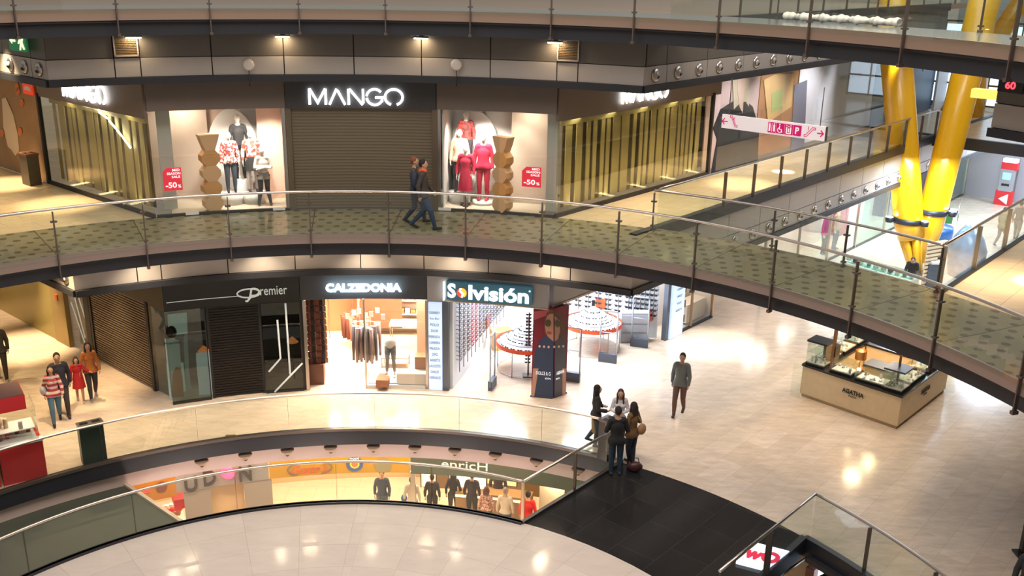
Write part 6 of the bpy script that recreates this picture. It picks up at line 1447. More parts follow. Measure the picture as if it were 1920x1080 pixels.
# bright window fronts on the far upper level
for i, (s_, o_) in enumerate(((43.5, -7.6), (43.5, -4.2))):
    t = thing('far_window', ('tall bright window at the far end of the upper level, left one', 'tall bright window at the far end of the upper level, right one')[i], 'window', so(s_, o_+1.6, L2)); m = MB(); m.wall(so(s_, o_), so(s_, o_+3.3), L2+.2, 9.0, .05); m.build('pane', em('daylight', (.62, .80, 1), 1.5), t)
    for k in range(5): m = MB(); m.wall(so(s_-.06, o_), so(s_-.06, o_+3.3), L2+.2+k*.95, L2+.28+k*.95, .06); m.build('bar', M['dsteel'], t)
    for k in range(4): m = MB(); m.box(so(s_-.06, o_+k*1.1, 7.2), (.08, .06, 3.9), YAW); m.build('bar', M['dsteel'], t)

# ================================================================== ESCALATOR WELL AT BOTTOM RIGHT
eN = P(off(RR, 2.55)+.3, RR+.1)
mb = MB()
ang0 = off(RR, 2.55)
mb.arc(RR-.16, RR-.04, ang0+1, 100, -.42, -.30, 2); struct('trim_44', mb, M['beam'])
mb = MB(); mb.arc(RR+.0, RR+.03, ang0, 100, -.3, 0.0, 2); struct('trim_45', mb, M['cream'])
ea, eb = at(1428, 1018, -1.6), at(1478, 1033, -1.6)
def wplane(px, py, z=None): return at(px, py, z)
t = thing('glowing_panel', 'glowing panel standing in for a red-lettered sign reflected in the slanting glass at bottom right', 'sign', at(1440, 1040, .0))  # glass reflection of a sign, built as a glowing panel on the granite
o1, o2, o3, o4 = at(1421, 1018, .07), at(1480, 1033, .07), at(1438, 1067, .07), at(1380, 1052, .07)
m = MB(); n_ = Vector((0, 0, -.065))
m.add([o1, o2, o3, o4, o1+n_, o2+n_, o3+n_, o4+n_], [(0, 1, 2, 3), (7, 6, 5, 4), (0, 4, 5, 1), (1, 5, 6, 2), (2, 6, 7, 3), (3, 7, 4, 0)]); m.build('panel', em('well_reflection_white', (.75, .80, 1), 1.5), t)
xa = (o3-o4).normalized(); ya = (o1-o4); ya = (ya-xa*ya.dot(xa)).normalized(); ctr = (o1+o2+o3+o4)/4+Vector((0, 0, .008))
text('wO', .5, frame_mat(ctr, xa, ya), em('well_reflection_red', (.62, .02, .06), 1.2), t, 'letter', ext=.004, bold=.03, width=.68, height=.44, shear=.2)
t = thing('glowing_panel', 'glowing white panel with a blue curve at the bottom edge of the picture', 'sign', at(1560, 1070, -1.5))
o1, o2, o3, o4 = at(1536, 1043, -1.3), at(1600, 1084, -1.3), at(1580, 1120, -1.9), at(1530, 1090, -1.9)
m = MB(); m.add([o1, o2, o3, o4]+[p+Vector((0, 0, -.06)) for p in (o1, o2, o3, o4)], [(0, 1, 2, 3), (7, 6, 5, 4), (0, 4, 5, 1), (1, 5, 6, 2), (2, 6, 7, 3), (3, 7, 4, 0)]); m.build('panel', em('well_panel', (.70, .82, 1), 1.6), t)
n_ = (o2-o1).cross(o4-o1).normalized(); n_ = n_ if n_.z > 0 else -n_
bpts = [at(1590, 1086, -1.35), at(1574, 1084, -1.4), at(1568, 1074, -1.3), at(1576, 1068, -1.25), at(1592, 1072, -1.25)]
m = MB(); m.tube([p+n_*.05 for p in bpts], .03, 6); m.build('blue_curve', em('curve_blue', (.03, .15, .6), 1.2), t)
t = thing('wood_column', 'pinkish wooden post beside the glowing panel in the escalator well', 'post', at(1523, 1070, -1.8)); m = MB(); b = at(1524, 1062, -1.5); m.box((b.x, b.y, L0/2-1.5/2), (.28, .2, -L0-1.5), YAW); m.build('shaft', pm('pink_wood', (.48, .24, .18), .5), t)
light('AREA', P(72, 10.5, -1.0), 25, (.8, .88, 1), .8)
for r_ in ((1470, 1062, 1516, 1040),):
    a, b = at(1462, 1080, -1.1), at(1516, 1042, -1.1); m = MB(); m.tube([a, b], .035, 8); tag(m.build('escalator_handrail', M['steel']), 'thin steel rail inside the escalator well', 'rail')
mb = MB(); mb.arc(RR-.3, RR+.3, ang0+2, 100, L0, -.76, 2); struct('wall_well', mb, pm('well_dark', (.05, .035, .03), .5))
c = at(1921, 1040, 0); t = thing('sign_stand', 'slim black upright at the right edge of the picture above the person', 'stand', c); m = MB(); m.box((0, 0, .8), (.22, .12, 1.6)); m.build('panel', M['black'], t, False); m = MB(); m.box((0, 0, .02), (.4, .3, .04)); m.build('foot', M['black'], t, False)
# ================================================================== PEOPLE
def remesh(mb, voxel, name='b', smooth=3):
    me = mb.mesh(name, M['white']); o = bpy.data.objects.new(name, me); COL.objects.link(o)
    r = o.modifiers.new('r', 'REMESH'); r.mode = 'VOXEL'; r.voxel_size = voxel; r.use_smooth_shade = True
    s = o.modifiers.new('s', 'SMOOTH'); s.factor = .6; s.iterations = smooth
    bpy.context.view_layer.update()
    out = bpy.data.meshes.new_from_object(o.evaluated_get(bpy.context.evaluated_depsgraph_get()))
    bpy.data.objects.remove(o); bpy.data.meshes.remove(me); return out
def ecap(mb, a, b, r0, r1, flat=1.0, axis=None, n=12):
    """tapered limb with rounded ends; flat squashes it along 'axis' """
    a, b = Vector(a), Vector(b); L = (b-a).length
    if L < 1e-5: return
    t = (b-a)/L; ref = Vector(axis) if axis is not None else (Vector((0, 1, 0)) if abs(t.y) < .9 else Vector((1, 0, 0)))
    y = (ref-t*ref.dot(t)).normalized(); x = y.cross(t); rows = []
    for k in range(4): q = pi/2*(k/4); rows.append((a-t*r0*cos(q)*.9, r0*sin(q)))
    for k in range(5): f = k/4; rows.append((a+(b-a)*f, r0+(r1-r0)*f))
    for k in range(1, 5): q = pi/2*(k/4); rows.append((b+t*r1*sin(q)*.9, r1*cos(q)))
    o = len(mb.v)
    for c, r in rows:
        r = max(r, .001)
        for j in range(n): an = 2*pi*j/n; mb.v.append(tuple(c+x*cos(an)*r+y*sin(an)*r*flat))
    for i in range(len(rows)-1):
        for j in range(n): p = o+i*n+j; q = o+i*n+(j+1) % n; mb.face((p, q, q+n, p+n))
    mb.face([o+j for j in range(n)][::-1]); mb.face([o+(len(rows)-1)*n+j for j in range(n)])
def patt(name, a, b, s):
    m, nt, bs = new_mat(name); tc = nt.nodes.new('ShaderNodeTexCoord'); w = nt.nodes.new('ShaderNodeTexNoise'); w.inputs['Scale'].default_value = s
    r = nt.nodes.new('ShaderNodeValToRGB'); r.color_ramp.interpolation = 'CONSTANT'; r.color_ramp.elements[0].color = (*a, 1); r.color_ramp.elements[1].color = (*b, 1); r.color_ramp.elements[1].position = .5
    nt.links.new(tc.outputs['Object'], w.inputs['Vector']); nt.links.new(w.outputs['Fac'], r.inputs[0]); nt.links.new(r.outputs[0], bs.inputs['Base Color']); bs.inputs['Roughness'].default_value = .8; return m
SKIN = pm('skin', (.52, .31, .21), .55); MOUTH = pm('lips', (.36, .12, .10), .5); EYE = pm('eye_dark', (.02, .015, .012), .3)
BASE = dict(pel=(0, 0, .93), wst=(0, .01, 1.07), che=(0, 0, 1.27), nek=(0, -.01, 1.47), hed=(0, .02, 1.635),
            shR=(.165, 0, 1.405), elR=(.235, -.02, 1.12), wrR=(.245, .05, .875), shL=(-.165, 0, 1.405), elL=(-.235, -.02, 1.12), wrL=(-.245, .05, .875),
            hiR=(.09, 0, .90), knR=(.10, .03, .49), anR=(.10, -.01, .085), hiL=(-.09, 0, .90), knL=(-.10, .03, .49), anL=(-.10, -.01, .085))
def person(label, loc, heading, h=1.72, pose=None, top=(.1, .1, .1), legs=(.05, .06, .1), shoe=(.03, .02, .02), hair=(.03, .02, .018), hairlen=0, skirt=None, coat=None, cat='person', name='person',
           female=False, skin=None, sleeves=True, legskin=False, extra=None, group=None, head=True, vox=.016, topmat=None, legmat=None, beard=False):
    J = {k: Vector(v) for k, v in BASE.items()}
    for k, v in (pose or {}).items(): J[k] = Vector(v)
    tw = .88 if female else 1.0; S = h/1.75
    for k in ('shR', 'shL'): J[k].x *= tw
    sk = skin or SKIN; mb = MB()
    pel, wst, che, nek, hed = (J[k] for k in ('pel', 'wst', 'che', 'nek', 'hed'))
    ecap(mb, pel+Vector((-.05, 0, -.01)), pel+Vector((.05, 0, -.01)), .115, .115, .95, (0, 1, 0)); ecap(mb, pel, wst, .145, .125*tw, .72, (0, 1, 0)); ecap(mb, wst, che, .125*tw, .155*tw, .70, (0, 1, 0))
    ecap(mb, che, J['shR']*.5+J['shL']*.5+Vector((0, 0, -.03)), .145*tw, .105, .68, (0, 1, 0)); ecap(mb, J['shL']*.85+nek*.15, J['shR']*.85+nek*.15, .062, .062); ecap(mb, nek-Vector((0, 0, .06)), hed-Vector((0, .0, .07)), .060, .052)
    if female:
        for sx in (-1, 1): ecap(mb, che+Vector((.07*sx, .055, .02)), che+Vector((.07*sx, .075, .01)), .050, .046)
    for s in 'RL':
        ecap(mb, J['sh'+s], J['el'+s], .050*tw, .041*tw); ecap(mb, J['el'+s], J['wr'+s], .043*tw, .028)
        ecap(mb, J['hi'+s], J['kn'+s], .092, .060); ecap(mb, J['kn'+s], J['kn'+s]*.65+J['an'+s]*.35, .058, .056); ecap(mb, J['kn'+s]*.65+J['an'+s]*.35, J['an'+s], .056, .036)
        k_, a_ = J['kn'+s], J['an'+s]; fd = Vector((0, 1, 0)); sh_ = (k_-a_).normalized(); fd = (fd-sh_*fd.dot(sh_)*.6).normalized()
        ecap(mb, a_+Vector((0, 0, -.035))-fd*.03, a_+Vector((0, 0, -.045))+fd*.15, .038, .030, .8, (0, 0, 1)); J['to'+s] = a_+Vector((0, 0, -.045))+fd*.15
        w, e = J['wr'+s], J['el'+s]; hd = (w-e).normalized(); J['ha'+s] = w+hd*.085; ecap(mb, w, w+hd*.075, .028, .036, .55, (1, 0, 0))
    if head:
        T = Matrix.Translation(hed); mb.ball((0, 0, 0), (.076, .095, .112), 18, 14, T); mb.ball((0, .035, -.055), (.052, .058, .060), 14, 10, T)
        mb.ball((0, .098, -.012), (.013, .022, .026), 8, 6, T)
        for sx in (-1, 1): mb.ball((.078*sx, -.005, -.012), (.012, .022, .032), 8, 6, T)
    body = remesh(mb, vox)
    # fingers and thumb join the same mesh afterwards so they stay apart
    fb = MB(); fb.smooth = True
    for s in 'RL':
        w, e = J['wr'+s], J['el'+s]; hd = (w-e).normalized(); sd = Vector((0, 1, 0)); sd = (sd-hd*sd.dot(hd)).normalized(); cu = sd.cross(hd)*(-1 if s == 'R' else 1)
        if cu.dot(Vector((-1 if s == 'R' else 1, 0, 0))) < 0: cu = -cu
        for i, ln in enumerate((.070, .078, .074, .060)):
            b0 = w+hd*.082+sd*(.028-.0185*i); b1 = b0+hd*ln*.5+cu*.006; b2 = b1+hd*ln*.38+cu*.024; fb.tube([b0-hd*.02, b0, b1, b2], [.0088, .0088, .008, .0065], 6)
        b0 = w+hd*.025+sd*.026; fb.tube([b0-sd*.01, b0+sd*.022+hd*.025, b0+sd*.030+hd*.062+cu*.012], [.011, .0098, .008], 6)
    if head:
        for sx in (-1, 1): fb.mi = 1; fb.ball(tuple(hed+Vector((.031*sx, .083, .008))), (.011, .008, .007), 8, 6)
        fb.mi = 2; fb.ball(tuple(hed+Vector((0, .090, -.055))), (.022, .007, .007), 8, 6); fb.mi = 0
    bm = bmesh.new(); bm.from_mesh(body); fm = fb.mesh('f', [sk, EYE, MOUTH])
    # regions by nearest bone
    seg = [('t', pel, wst), ('t', wst, che), ('t', che, nek-Vector((0, 0, .03))), ('t', J['shL'], J['shR'])]
    if head: seg += [('h', nek+Vector((0, 0, .02)), hed), ('h', hed, hed+Vector((0, .05, 0)))]
    for s in 'RL': seg += [('a', J['sh'+s], J['el'+s]), ('f', J['el'+s], J['wr'+s]), ('n', J['wr'+s]+(J['wr'+s]-J['el'+s]).normalized()*.03, J['ha'+s]), ('l', J['hi'+s]-Vector((0, 0, .02)), J['kn'+s]), ('c', J['kn'+s], J['an'+s]+Vector((0, 0, .03))), ('s'+s, J['an'+s]+Vector((0, 0, -.04)), J['to'+s])]
    wgt = dict(t=.13, h=.07, a=.05, f=.035, n=.03, l=.08, c=.05, sR=.035, sL=.035)
    reg = {}
    for f in bm.faces:
        c = f.calc_center_median(); best = None
        for k, a, b in seg:
            d = b-a; u = max(0, min(1, (c-a).dot(d)/max(1e-6, d.length_squared))); q = (c-a-d*u).length/wgt[k]
            if best is None or q < best[0]: best = (q, k)
        reg[f.index] = best[1]
    # smooth skin normals
    root = thing(name, label, cat, loc, heading, group); sc = Matrix.Scale(S, 4)
    def cloth(nm, keys, off_, mat, zmin=None, zmax=None, flare=0):
        vm = {}; vs = []; fs = []
        for f in bm.faces:
            c = f.calc_center_median()
            if nm == 'top' and c.z > 1.455 and abs(c.x-nek.x) < .068: continue
            if reg[f.index] in keys and (zmin is None or c.z > zmin) and (zmax is None or c.z < zmax):
                idx = []
                for v in f.verts:
                    if v.index not in vm: vm[v.index] = len(vs); vs.append((v.co+v.normal*(off_+(max(0, 1.30-v.co.z)*.045 if coat and nm == 'top' and abs(v.co.x) < .19 else 0)))*S)
                    idx.append(vm[v.index])
                fs.append(idx)
        if not fs: return
        me = bpy.data.meshes.new(nm); me.from_pydata([tuple(v) for v in vs], [], fs); me.materials.append(mat); me.polygons.foreach_set('use_smooth', [True]*len(fs)); me.update()
        o = bpy.data.objects.new(nm, me); COL.objects.link(o); o.parent = root; WM[o.name] = WM[root.name].copy()
        sm = o.modifiers.new('th', 'SOLIDIFY'); sm.thickness = .006*S; sm.offset = -1; return o
    bm.normal_update()
    def mk(nm, c): return pm(nm+'_%d_%d_%d' % tuple(int(x*255) for x in c), c, .8, noise=.12, nscale=9)
    body2 = bpy.data.meshes.new('body'); b2 = bm.copy(); b2.to_mesh(body2); b2.free()
    vs = [tuple(v.co*S) for v in body2.vertices]; n0 = len(vs); fs = [tuple(p.vertices) for p in body2.polygons]; mi = [0]*len(fs)
    vs += [tuple(v.co*S) for v in fm.vertices]; fs += [tuple(i+n0 for i in p.vertices) for p in fm.polygons]; mi += [p.material_index for p in fm.polygons]
    me = bpy.data.meshes.new('body'); me.from_pydata(vs, [], fs); [me.materials.append(x) for x in (sk, EYE if not skin else sk, MOUTH if not skin else sk)]; me.polygons.foreach_set('material_index', mi); me.polygons.foreach_set('use_smooth', [True]*len(fs)); me.update()
    o = bpy.data.objects.new('body', me); COL.objects.link(o); o.parent = root; WM[o.name] = WM[root.name].copy()
    if top: cloth('top', 'tafl' if sleeves else 'tl', .014 if not coat else .018, topmat or mk('cloth', top), zmin=.92 if not coat else .84)
    if legs and not legskin: cloth('trousers', 'lc' if not top else 'lct', .012, legmat or mk('cloth', legs), zmax=.98)
    if shoe:
        for s in 'RL': cloth('shoe', ('s'+s,), .010, mk('shoe', shoe))
    if skirt:
        col, zt, zb, w0, w1 = skirt; m = MB(); n = 28; zs = 7; cx, cyy = (J['knR']+J['knL']).x/2, (J['knR']+J['knL']).y/2
        for i in range(zs):
            f = i/(zs-1); z = zt+(zb-zt)*f; w = w0+(w1-w0)*f
            for j in range(n): a = 2*pi*j/n; q = w*(1+.04*sin(a*7)*f); m.v.append(((pel.x*(1-f)+cx*f+q*cos(a))*S, (pel.y*(1-f)+cyy*f*.8+q*.78*sin(a))*S, z*S))
        m.smooth = True
        for i in range(zs-1):
            for j in range(n): p = i*n+j; q = i*n+(j+1) % n; m.face((p, q, q+n, p+n))
        m.build('skirt', mk('cloth', col), root, False)
    if hair and head:
        m = MB(); T = Matrix.Translation(hed); m.ball((0, -.024, .024), (.086, .098, .112), 18, 12, T)
        if hairlen > 0:
            m.ball((0, -.05, -.05), (.092, .07, .12), 14, 10, T)
            for x in (-.06, -.02, .02, .06): ecap(m, hed+Vector((x, -.06, -.02)), hed+Vector((x*1.15, -.085, -.10-hairlen)), .045, .030)
            for x in (-.078, .078): ecap(m, hed+Vector((x, .0, .0)), hed+Vector((x*1.05, .02, -.08-hairlen*.8)), .030, .024)
        hm = remesh(m, .014, 'hair', 2)
        hm.transform(sc); hm.materials.clear(); hm.materials.append(mk('hair', hair)); ho = bpy.data.objects.new('hair', hm); COL.objects.link(ho); ho.parent = root; WM[ho.name] = WM[root.name].copy()
    if extra: extra(root, J, S, mk)
    bm.free(); return root
def walk(sw=1, arm=.14, st=.26):
    """mid-stride pose; sw=1 right leg forward"""
    f, b = ('R', 'L') if sw > 0 else ('L', 'R'); x = {'R': .09, 'L': -.09}; q = {'R': 1, 'L': -1}
    return {'kn'+f: (x[f], .19, .50), 'an'+f: (x[f], st, .085), 'kn'+b: (x[b], .02, .47), 'an'+b: (x[b], -st, .13), 'el'+f: (.23*q[f], -.09, 1.13), 'wr'+f: (.235*q[f], -.03-arm*.3, .89), 'el'+b: (.23*q[b], .05, 1.13), 'wr'+b: (.23*q[b], .10+arm, .93)}
def face(dx, dy): return atan2(dy, dx)-pi/2
def bag(color, p0, p1, size=(.28, .14, .24), strap=True, nm='bag'):
    def f(root, J, S, mk):
        m = MB(); m.ball(tuple(Vector(p0)*S), tuple(Vector(size)*S*.5), 14, 10); m.build(nm, mk('bag', color), root, False)
        if strap: m = MB(); m.tube([Vector(p0)*S+Vector((0, 0, size[2]*.4)), Vector(p1)*S], .012, 6); m.build('strap', mk('bag', color), root, False)
    return f
def seq(*fs):
    def f(root, J, S, mk):
        for g in fs: g(root, J, S, mk)
    return f
# man walking on the dotted bridge, and a companion half hidden behind him
def backpack(root, J, S, mk):
    m = MB(); m.ball((0, -.20, 1.22), (.15, .11, .24), 14, 10); m.build('backpack', mk('bag', (.025, .035, .06)), root, False)
def scarf(root, J, S, mk):
    m = MB(); m.lathe((0, -.0, 1.44), [(.09, 0), (.11, .03), (.10, .07), (.08, .09)], 18); m.build('hood_lining', mk('cloth', (.75, .10, .03)), root, False)
p = at(794, 430, L2); person('person in dark jacket with orange collar and blue jeans walking right across the dotted bridge', p, face(1, -.05), 1.76, walk(1, .10, .30), (.055, .045, .04), (.02, .05, .12), (.02, .02, .025), (.02, .015, .012), extra=seq(backpack, scarf), coat=True)
p = at(778, 418, L2); person('person with reddish hair half hidden behind the walker on the bridge', p, face(1, -.05), 1.70, walk(-1, .10, .24), (.06, .05, .045), (.03, .04, .07), (.02, .02, .02), (.22, .07, .03))
# family on the left
tow = Vector((.55, -.84))
def stripes(name, a, b, sc_=14):
    m, nt, bs = new_mat(name); tc = nt.nodes.new('ShaderNodeTexCoord'); w = nt.nodes.new('ShaderNodeTexWave'); w.bands_direction = 'Z'; w.inputs['Scale'].default_value = sc_/6; w.inputs['Distortion'].default_value = .5
    r = nt.nodes.new('ShaderNodeValToRGB'); r.color_ramp.interpolation = 'CONSTANT'; r.color_ramp.elements[0].color = (*a, 1); r.color_ramp.elements[1].color = (*b, 1); r.color_ramp.elements[1].position = .5
    nt.links.new(tc.outputs['Object'], w.inputs[0]); nt.links.new(w.outputs['Fac'], r.inputs[0]); nt.links.new(r.outputs[0], bs.inputs['Base Color']); bs.inputs['Roughness'].default_value = .8; return m
person('person in an orange-brown sweater holding the hand of the child in red', at(176, 746, 0), face(.5, -.86), 1.62, {**walk(1, .05, .20), 'elR': (.25, .02, 1.14), 'wrR': (.30, .10, .93)}, (.45, .15, .035), (.03, .025, .03), (.30, .26, .24), (.03, .015, .012), .18, female=True, coat=True)
person('child in a red dress hand in hand with the person in the orange sweater', at(152, 752, 0), face(.45, -.89), 1.28, {**walk(-1, .05, .16), 'elL': (-.26, .08, 1.24), 'wrL': (-.38, .16, 1.20)}, (.42, .012, .02), None, (.5, .4, .34), (.025, .015, .012), .05, skirt=((.42, .012, .02), 1.16, .58, .15, .23))
person('person in a dark open jacket behind the child and the striped shirt', at(121, 778, 0), face(.5, -.86), 1.75, walk(-1, .05, .22), (.02, .022, .04), (.04, .03, .035), (.02, .02, .02), (.02, .013, .010), coat=True)
person('person in a red and white striped shirt and jeans carrying a pale bag', at(108, 792, 0), face(.45, -.89), 1.58, walk(1, .05, .26), (.5, .2, .2), (.06, .13, .20), (.015, .015, .02), (.02, .012, .010), .10, female=True, topmat=stripes('striped_shirt', (.36, .04, .06), (.62, .52, .46)), extra=bag((.42, .42, .46), (.24, -.12, 1.0), (.15, 0, 1.42), (.2, .3, .34)), coat=True)
person('person in dark clothes walking at the left edge of the picture', at(6, 712, 0), face(.5, -.86), 1.76, walk(-1, .06, .22), (.05, .045, .04), (.03, .025, .022), (.35, .32, .28), (.03, .02, .015), coat=True)
# four friends by the railing corner
person('person with long dark hair, dark jacket and tan skirt leaning at the railing', at(1115, 838, 0)+Vector((0, .05, 0)), face(.75, .1), 1.66, {'wrR': (.16, .22, 1.08), 'elR': (.22, .0, 1.14), 'wrL': (-.16, .20, 1.08), 'anL': (-.12, -.18, .20), 'knL': (-.10, .04, .50)}, (.025, .02, .02), (.04, .07, .11), (.03, .04, .055), (.015, .01, .01), .30, skirt=((.42, .25, .11), .98, .42, .165, .155), female=True, coat=True)
person('person in a white T-shirt with very long brown hair looking down in the group', at(1158, 842, 0), face(-.1, -1), 1.65, {'elR': (.22, .0, 1.14), 'wrR': (.08, .24, 1.16), 'elL': (-.22, .0, 1.14), 'wrL': (-.08, .24, 1.16), 'hed': (0, .05, 1.62)}, (.66, .64, .66), (.03, .03, .04), (.03, .03, .03), (.07, .03, .025), .32, female=True)
def phone(root, J, S, mk):
    m = MB(); m.box((0, .33*S, 1.17*S), (.07, .012, .14)); m.build('phone', M['black'], root, False)
person('person in black jacket seen from behind in the middle of the group', at(1153, 890, 0), face(-.05, 1), 1.76, {'elR': (.25, .02, 1.14), 'wrR': (.20, .22, 1.12), 'elL': (-.25, .02, 1.14), 'wrL': (-.20, .22, 1.12)}, (.012, .012, .014), (.015, .035, .06), (.05, .045, .045), (.018, .012, .01), coat=True)
person('person in an olive-brown jacket with a small tan backpack in the group', at(1182, 872, 0), face(-.55, .6), 1.66, {'elR': (.25, -.02, 1.15), 'wrR': (.14, .20, 1.20), 'elL': (-.25, -.02, 1.15), 'wrL': (-.14, .22, 1.2), 'anL': (.06, .10, .085), 'knL': (-.04, .08, .49), 'anR': (.02, -.05, .085)}, (.17, .095, .035), (.015, .025, .045), (.05, .02, .015), (.025, .014, .012), .12, female=True, coat=True, extra=bag((.35, .20, .10), (.12, -.20, 1.05), (.1, -.05, 1.4), (.26, .18, .30), nm='backpack'))
c = at(1190, 884, 0); t = thing('handbag', 'dark red handbag standing on the black granite at the feet of the group', 'handbag', c)
m = MB(); m.ball((0, 0, .13), (.19, .11, .13), 14, 10); m.build('body', pm('bag_oxblood', (.06, .015, .015), .4), t, False); m = MB(); m.tube([(-.1, 0, .22), (-.06, 0, .36), (.06, 0, .36), (.1, 0, .22)], .012, 6); m.build('handle', M['black'], t, False)
# lone man
person('lone person in a grey cardigan and brown trousers walking on the pale floor', at(1272, 776, 0), face(-.35, -.93), 1.76, {**walk(1, .04, .20)}, (.17, .18, .18), (.15, .075, .05), (.09, .035, .02), (.04, .02, .015), coat=True)
# couple far away, seller, person at bottom right
person('person in khaki walking away behind the far right glass railing, left of the pair', at(1873, 462, 0), face(.5, .3), 1.75, walk(1, .05, .22), (.25, .22, .13), (.25, .22, .18), (.1, .08, .07), (.05, .04, .035), vox=.03, coat=True)
person('person in grey walking at the right edge behind the far railing', at(1903, 450, 0), face(.4, .5), 1.78, walk(-1, .05, .22), (.16, .15, .13), (.20, .19, .17), (.1, .08, .07), (.05, .04, .035), vox=.03)
person('person in dark top bending over the counter at the foot of the columns', at(1702, 557, 0), face(-.4, -.8), 1.62, {'hed': (0, .14, 1.56), 'nek': (0, .10, 1.44), 'wrR': (.2, .30, 1.05), 'wrL': (-.2, .30, 1.05)}, (.015, .015, .025), (.03, .03, .04), (.02, .02, .02), (.05, .02, .015), vox=.03)
person('person partly cut off at the bottom right corner in a dark quilted jacket', at(1912, 1172, 0), face(-.5, -.6), 1.72, {}, (.03, .03, .035), (.04, .04, .05), (.02, .02, .02), (.03, .02, .015), coat=True)
# lower level
def low(px, r, label, hd, h, **k):
    a_ = oncyl(px, 900, r)[0]; p = P(a_, r, L0); d = Vector((sin(radians(a_)), cos(radians(a_))))
    person(label, p, face(d.x*hd, d.y*hd), h, k.pop('pose', None), vox=.022, **k)
low(716, 15.6, 'person in a navy top and grey jeans standing on the lower pale floor', -1, 1.74, top=(.06, .08, .13), legs=(.10, .12, .13), pose=walk(1, .02, .12))
low(772, 15.3, 'person in white with a blue bag at the edge of the lower food stall', 1, 1.68, top=(.55, .5, .45), legs=(.2, .2, .22), extra=bag((.04, .10, .30), (-.26, .05, .95), (-.2, 0, 1.4), (.2, .14, .3)))
low(810, 15.6, 'person in black crouched forward under the small menu board', 1, 1.62, top=(.02, .02, .02), legs=(.03, .02, .02))
low(850, 15.8, 'person in a black top behind the lower counter, left one', 1, 1.66, top=(.02, .018, .018), legs=(.03, .03, .03), hairlen=.1, female=True)
low(885, 15.7, 'person in black trousers leaning on the lower counter under the wide menu board', 1, 1.72, top=(.03, .02, .03), legs=(.02, .02, .02))
low(912, 15.1, 'person in a flowered blouse with brown hair at the lower counter', 1, 1.62, top=(.55, .40, .36), legs=(.1, .1, .1), hair=(.12, .04, .02), hairlen=.03, female=True, topmat=patt('flowered_cloth', (.60, .42, .36), (.30, .10, .08), 20))
low(934, 16.2, 'person in a dark top behind the grey-haired one at the lower counter', 1, 1.80, top=(.05, .035, .04), legs=(.04, .03, .03), hair=(.10, .04, .02))
low(948, 14.95, 'person in a beige shirt with a dark shoulder strap at the lower counter', 1, 1.74, top=(.50, .42, .34), legs=(.03, .035, .04), hair=(.28, .22, .18))
low(991, 14.9, 'person in a bright red jacket beside the corner of the glass railing', 1, 1.76, top=(.62, .02, .02), legs=(.02, .02, .03))

# ------------------------------------------------------------------ mannequins
MW = pm('mannequin_white', (.80, .72, .66), .4)
def manne(label, p, rz, h=1.78, **k):
    k.setdefault('legs', (.03, .03, .04)); person(label, p, rz, h, k.pop('pose', None), cat='mannequin', name='mannequin', skin=MW, hair=None, vox=.02, **k)
def podium(p, h, label):
    t = thing('podium', label, 'podium', (p.x, p.y, WZ)); m = MB(); m.lathe((0, 0, 0), [(.30, 0), (.30, h)], 24); m.build('drum', M['white'], t, False)
toC = lambda p: face(C.x-p.x, C.y+3-p.y)
def at_win(px, py, r, z): a_, _ = oncyl(px, py, r); q = P(a_, r); return Vector((q.x, q.y, z))
p = at_win(450, 300, RF+1.25, WZ+.62); podium(p, .62, 'tall white drum podium at the back of the left window'); manne('mannequin in a black sweater at the back of the left window', p, toC(p), 1.72, top=(.02, .018, .02))
p = at_win(433, 330, RF+.9, WZ+.32); podium(p, .32, 'white drum podium under the patterned coat mannequin'); manne('mannequin in a red and white checked coat left in the left window', p, toC(p), 1.62, top=(.5, .3, .25), coat=True, topmat=patt('checked_cloth', (.50, .05, .05), (.80, .72, .64), 16), legs=(.04, .06, .09))
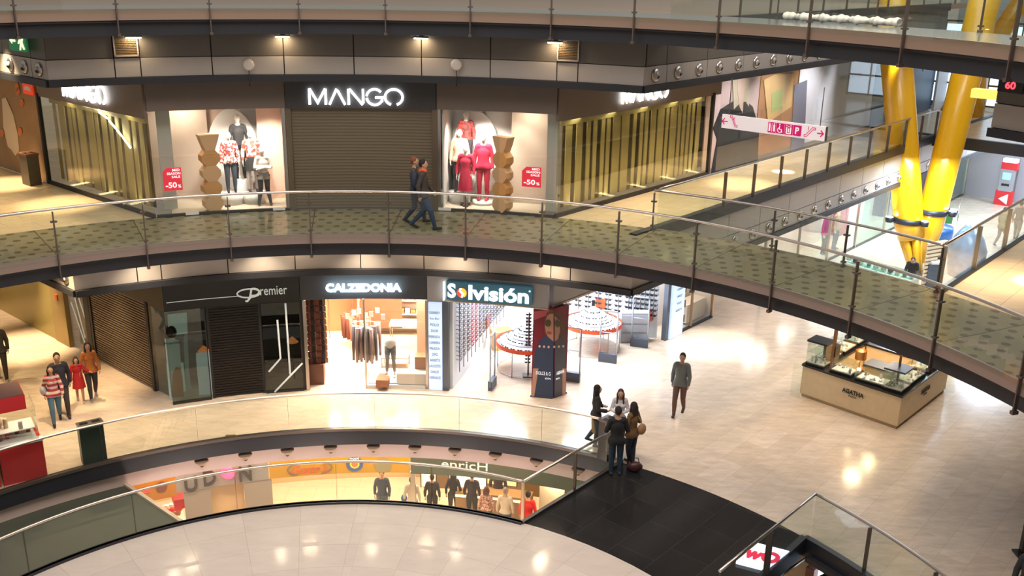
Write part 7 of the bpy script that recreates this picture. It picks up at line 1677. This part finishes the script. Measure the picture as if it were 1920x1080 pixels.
p = at_win(474, 330, RF+.9, WZ+.30); podium(p, .30, 'white drum podium under the red knit mannequin'); manne('mannequin in a red and cream knit with a black skirt in the left window', p, toC(p), 1.68, top=(.5, .2, .15), topmat=patt('knit_cloth', (.55, .08, .05), (.85, .75, .65), 11), skirt=((.02, .02, .02), 1.0, .62, .16, .2), legs=None)
p = at_win(497, 380, RF+.55, WZ); manne('mannequin in a white blouse with crossed arms at the right of the left window', p, toC(p), 1.58, top=(.72, .66, .60), pose={'wrR': (-.08, .18, 1.16), 'wrL': (.08, .20, 1.14), 'elR': (.24, .03, 1.14), 'elL': (-.24, .03, 1.14), 'anR': (.17, 0, .085), 'anL': (-.17, 0, .085)}, skirt=((.20, .17, .14), 1.0, .80, .16, .19))
p = at_win(874, 300, RF+1.2, WZ+.85); podium(p, .85, 'tallest white drum podium at the back of the right window'); manne('mannequin in a red print top high at the back of the right window', p, toC(p), 1.62, top=(.5, .06, .05), topmat=patt('red_print', (.50, .04, .03), (.08, .02, .02), 14))
p = at_win(862, 300, RF+.95, WZ+.30); podium(p, .30, 'white drum podium behind the red dress'); manne('mannequin in pale fur behind the red dress in the right window', p, toC(p), 1.72, top=(.72, .50, .36), coat=True)
p = at_win(873, 385, RF+.6, WZ); manne('mannequin in a crimson dress and black boots in the right window', p, toC(p), 1.66, top=(.50, .012, .05), skirt=((.40, .008, .04), 1.05, .45, .15, .21), legs=None, shoe=(.02, .015, .015))
p = at_win(906, 370, RF+.85, WZ+.1); podium(p, .1, 'low white drum podium under the red suit'); manne('mannequin in a bright red trouser suit in the right window', p, toC(p), 1.84, top=(.58, .015, .06), coat=True, legs=(.50, .012, .05), shoe=(.5, .015, .05), extra=bag((.10, .03, .02), (.24, .06, .84), (.2, 0, 1.0), (.16, .12, .22), False))
for x, y, lab, c_ in ((1543, 472, 'mannequin in a pink jacket in the lower right arm shop window', (.60, .06, .22)), (1563, 466, 'mannequin in a mustard jacket in the lower right arm shop window', (.48, .26, .05))):
    s_, z_ = on_plane(x, y, wr2(0, .5), U); p = wr(s_, .5, .04); manne(lab, p, face(Wd.x, Wd.y), 1.8, top=c_, coat=True)
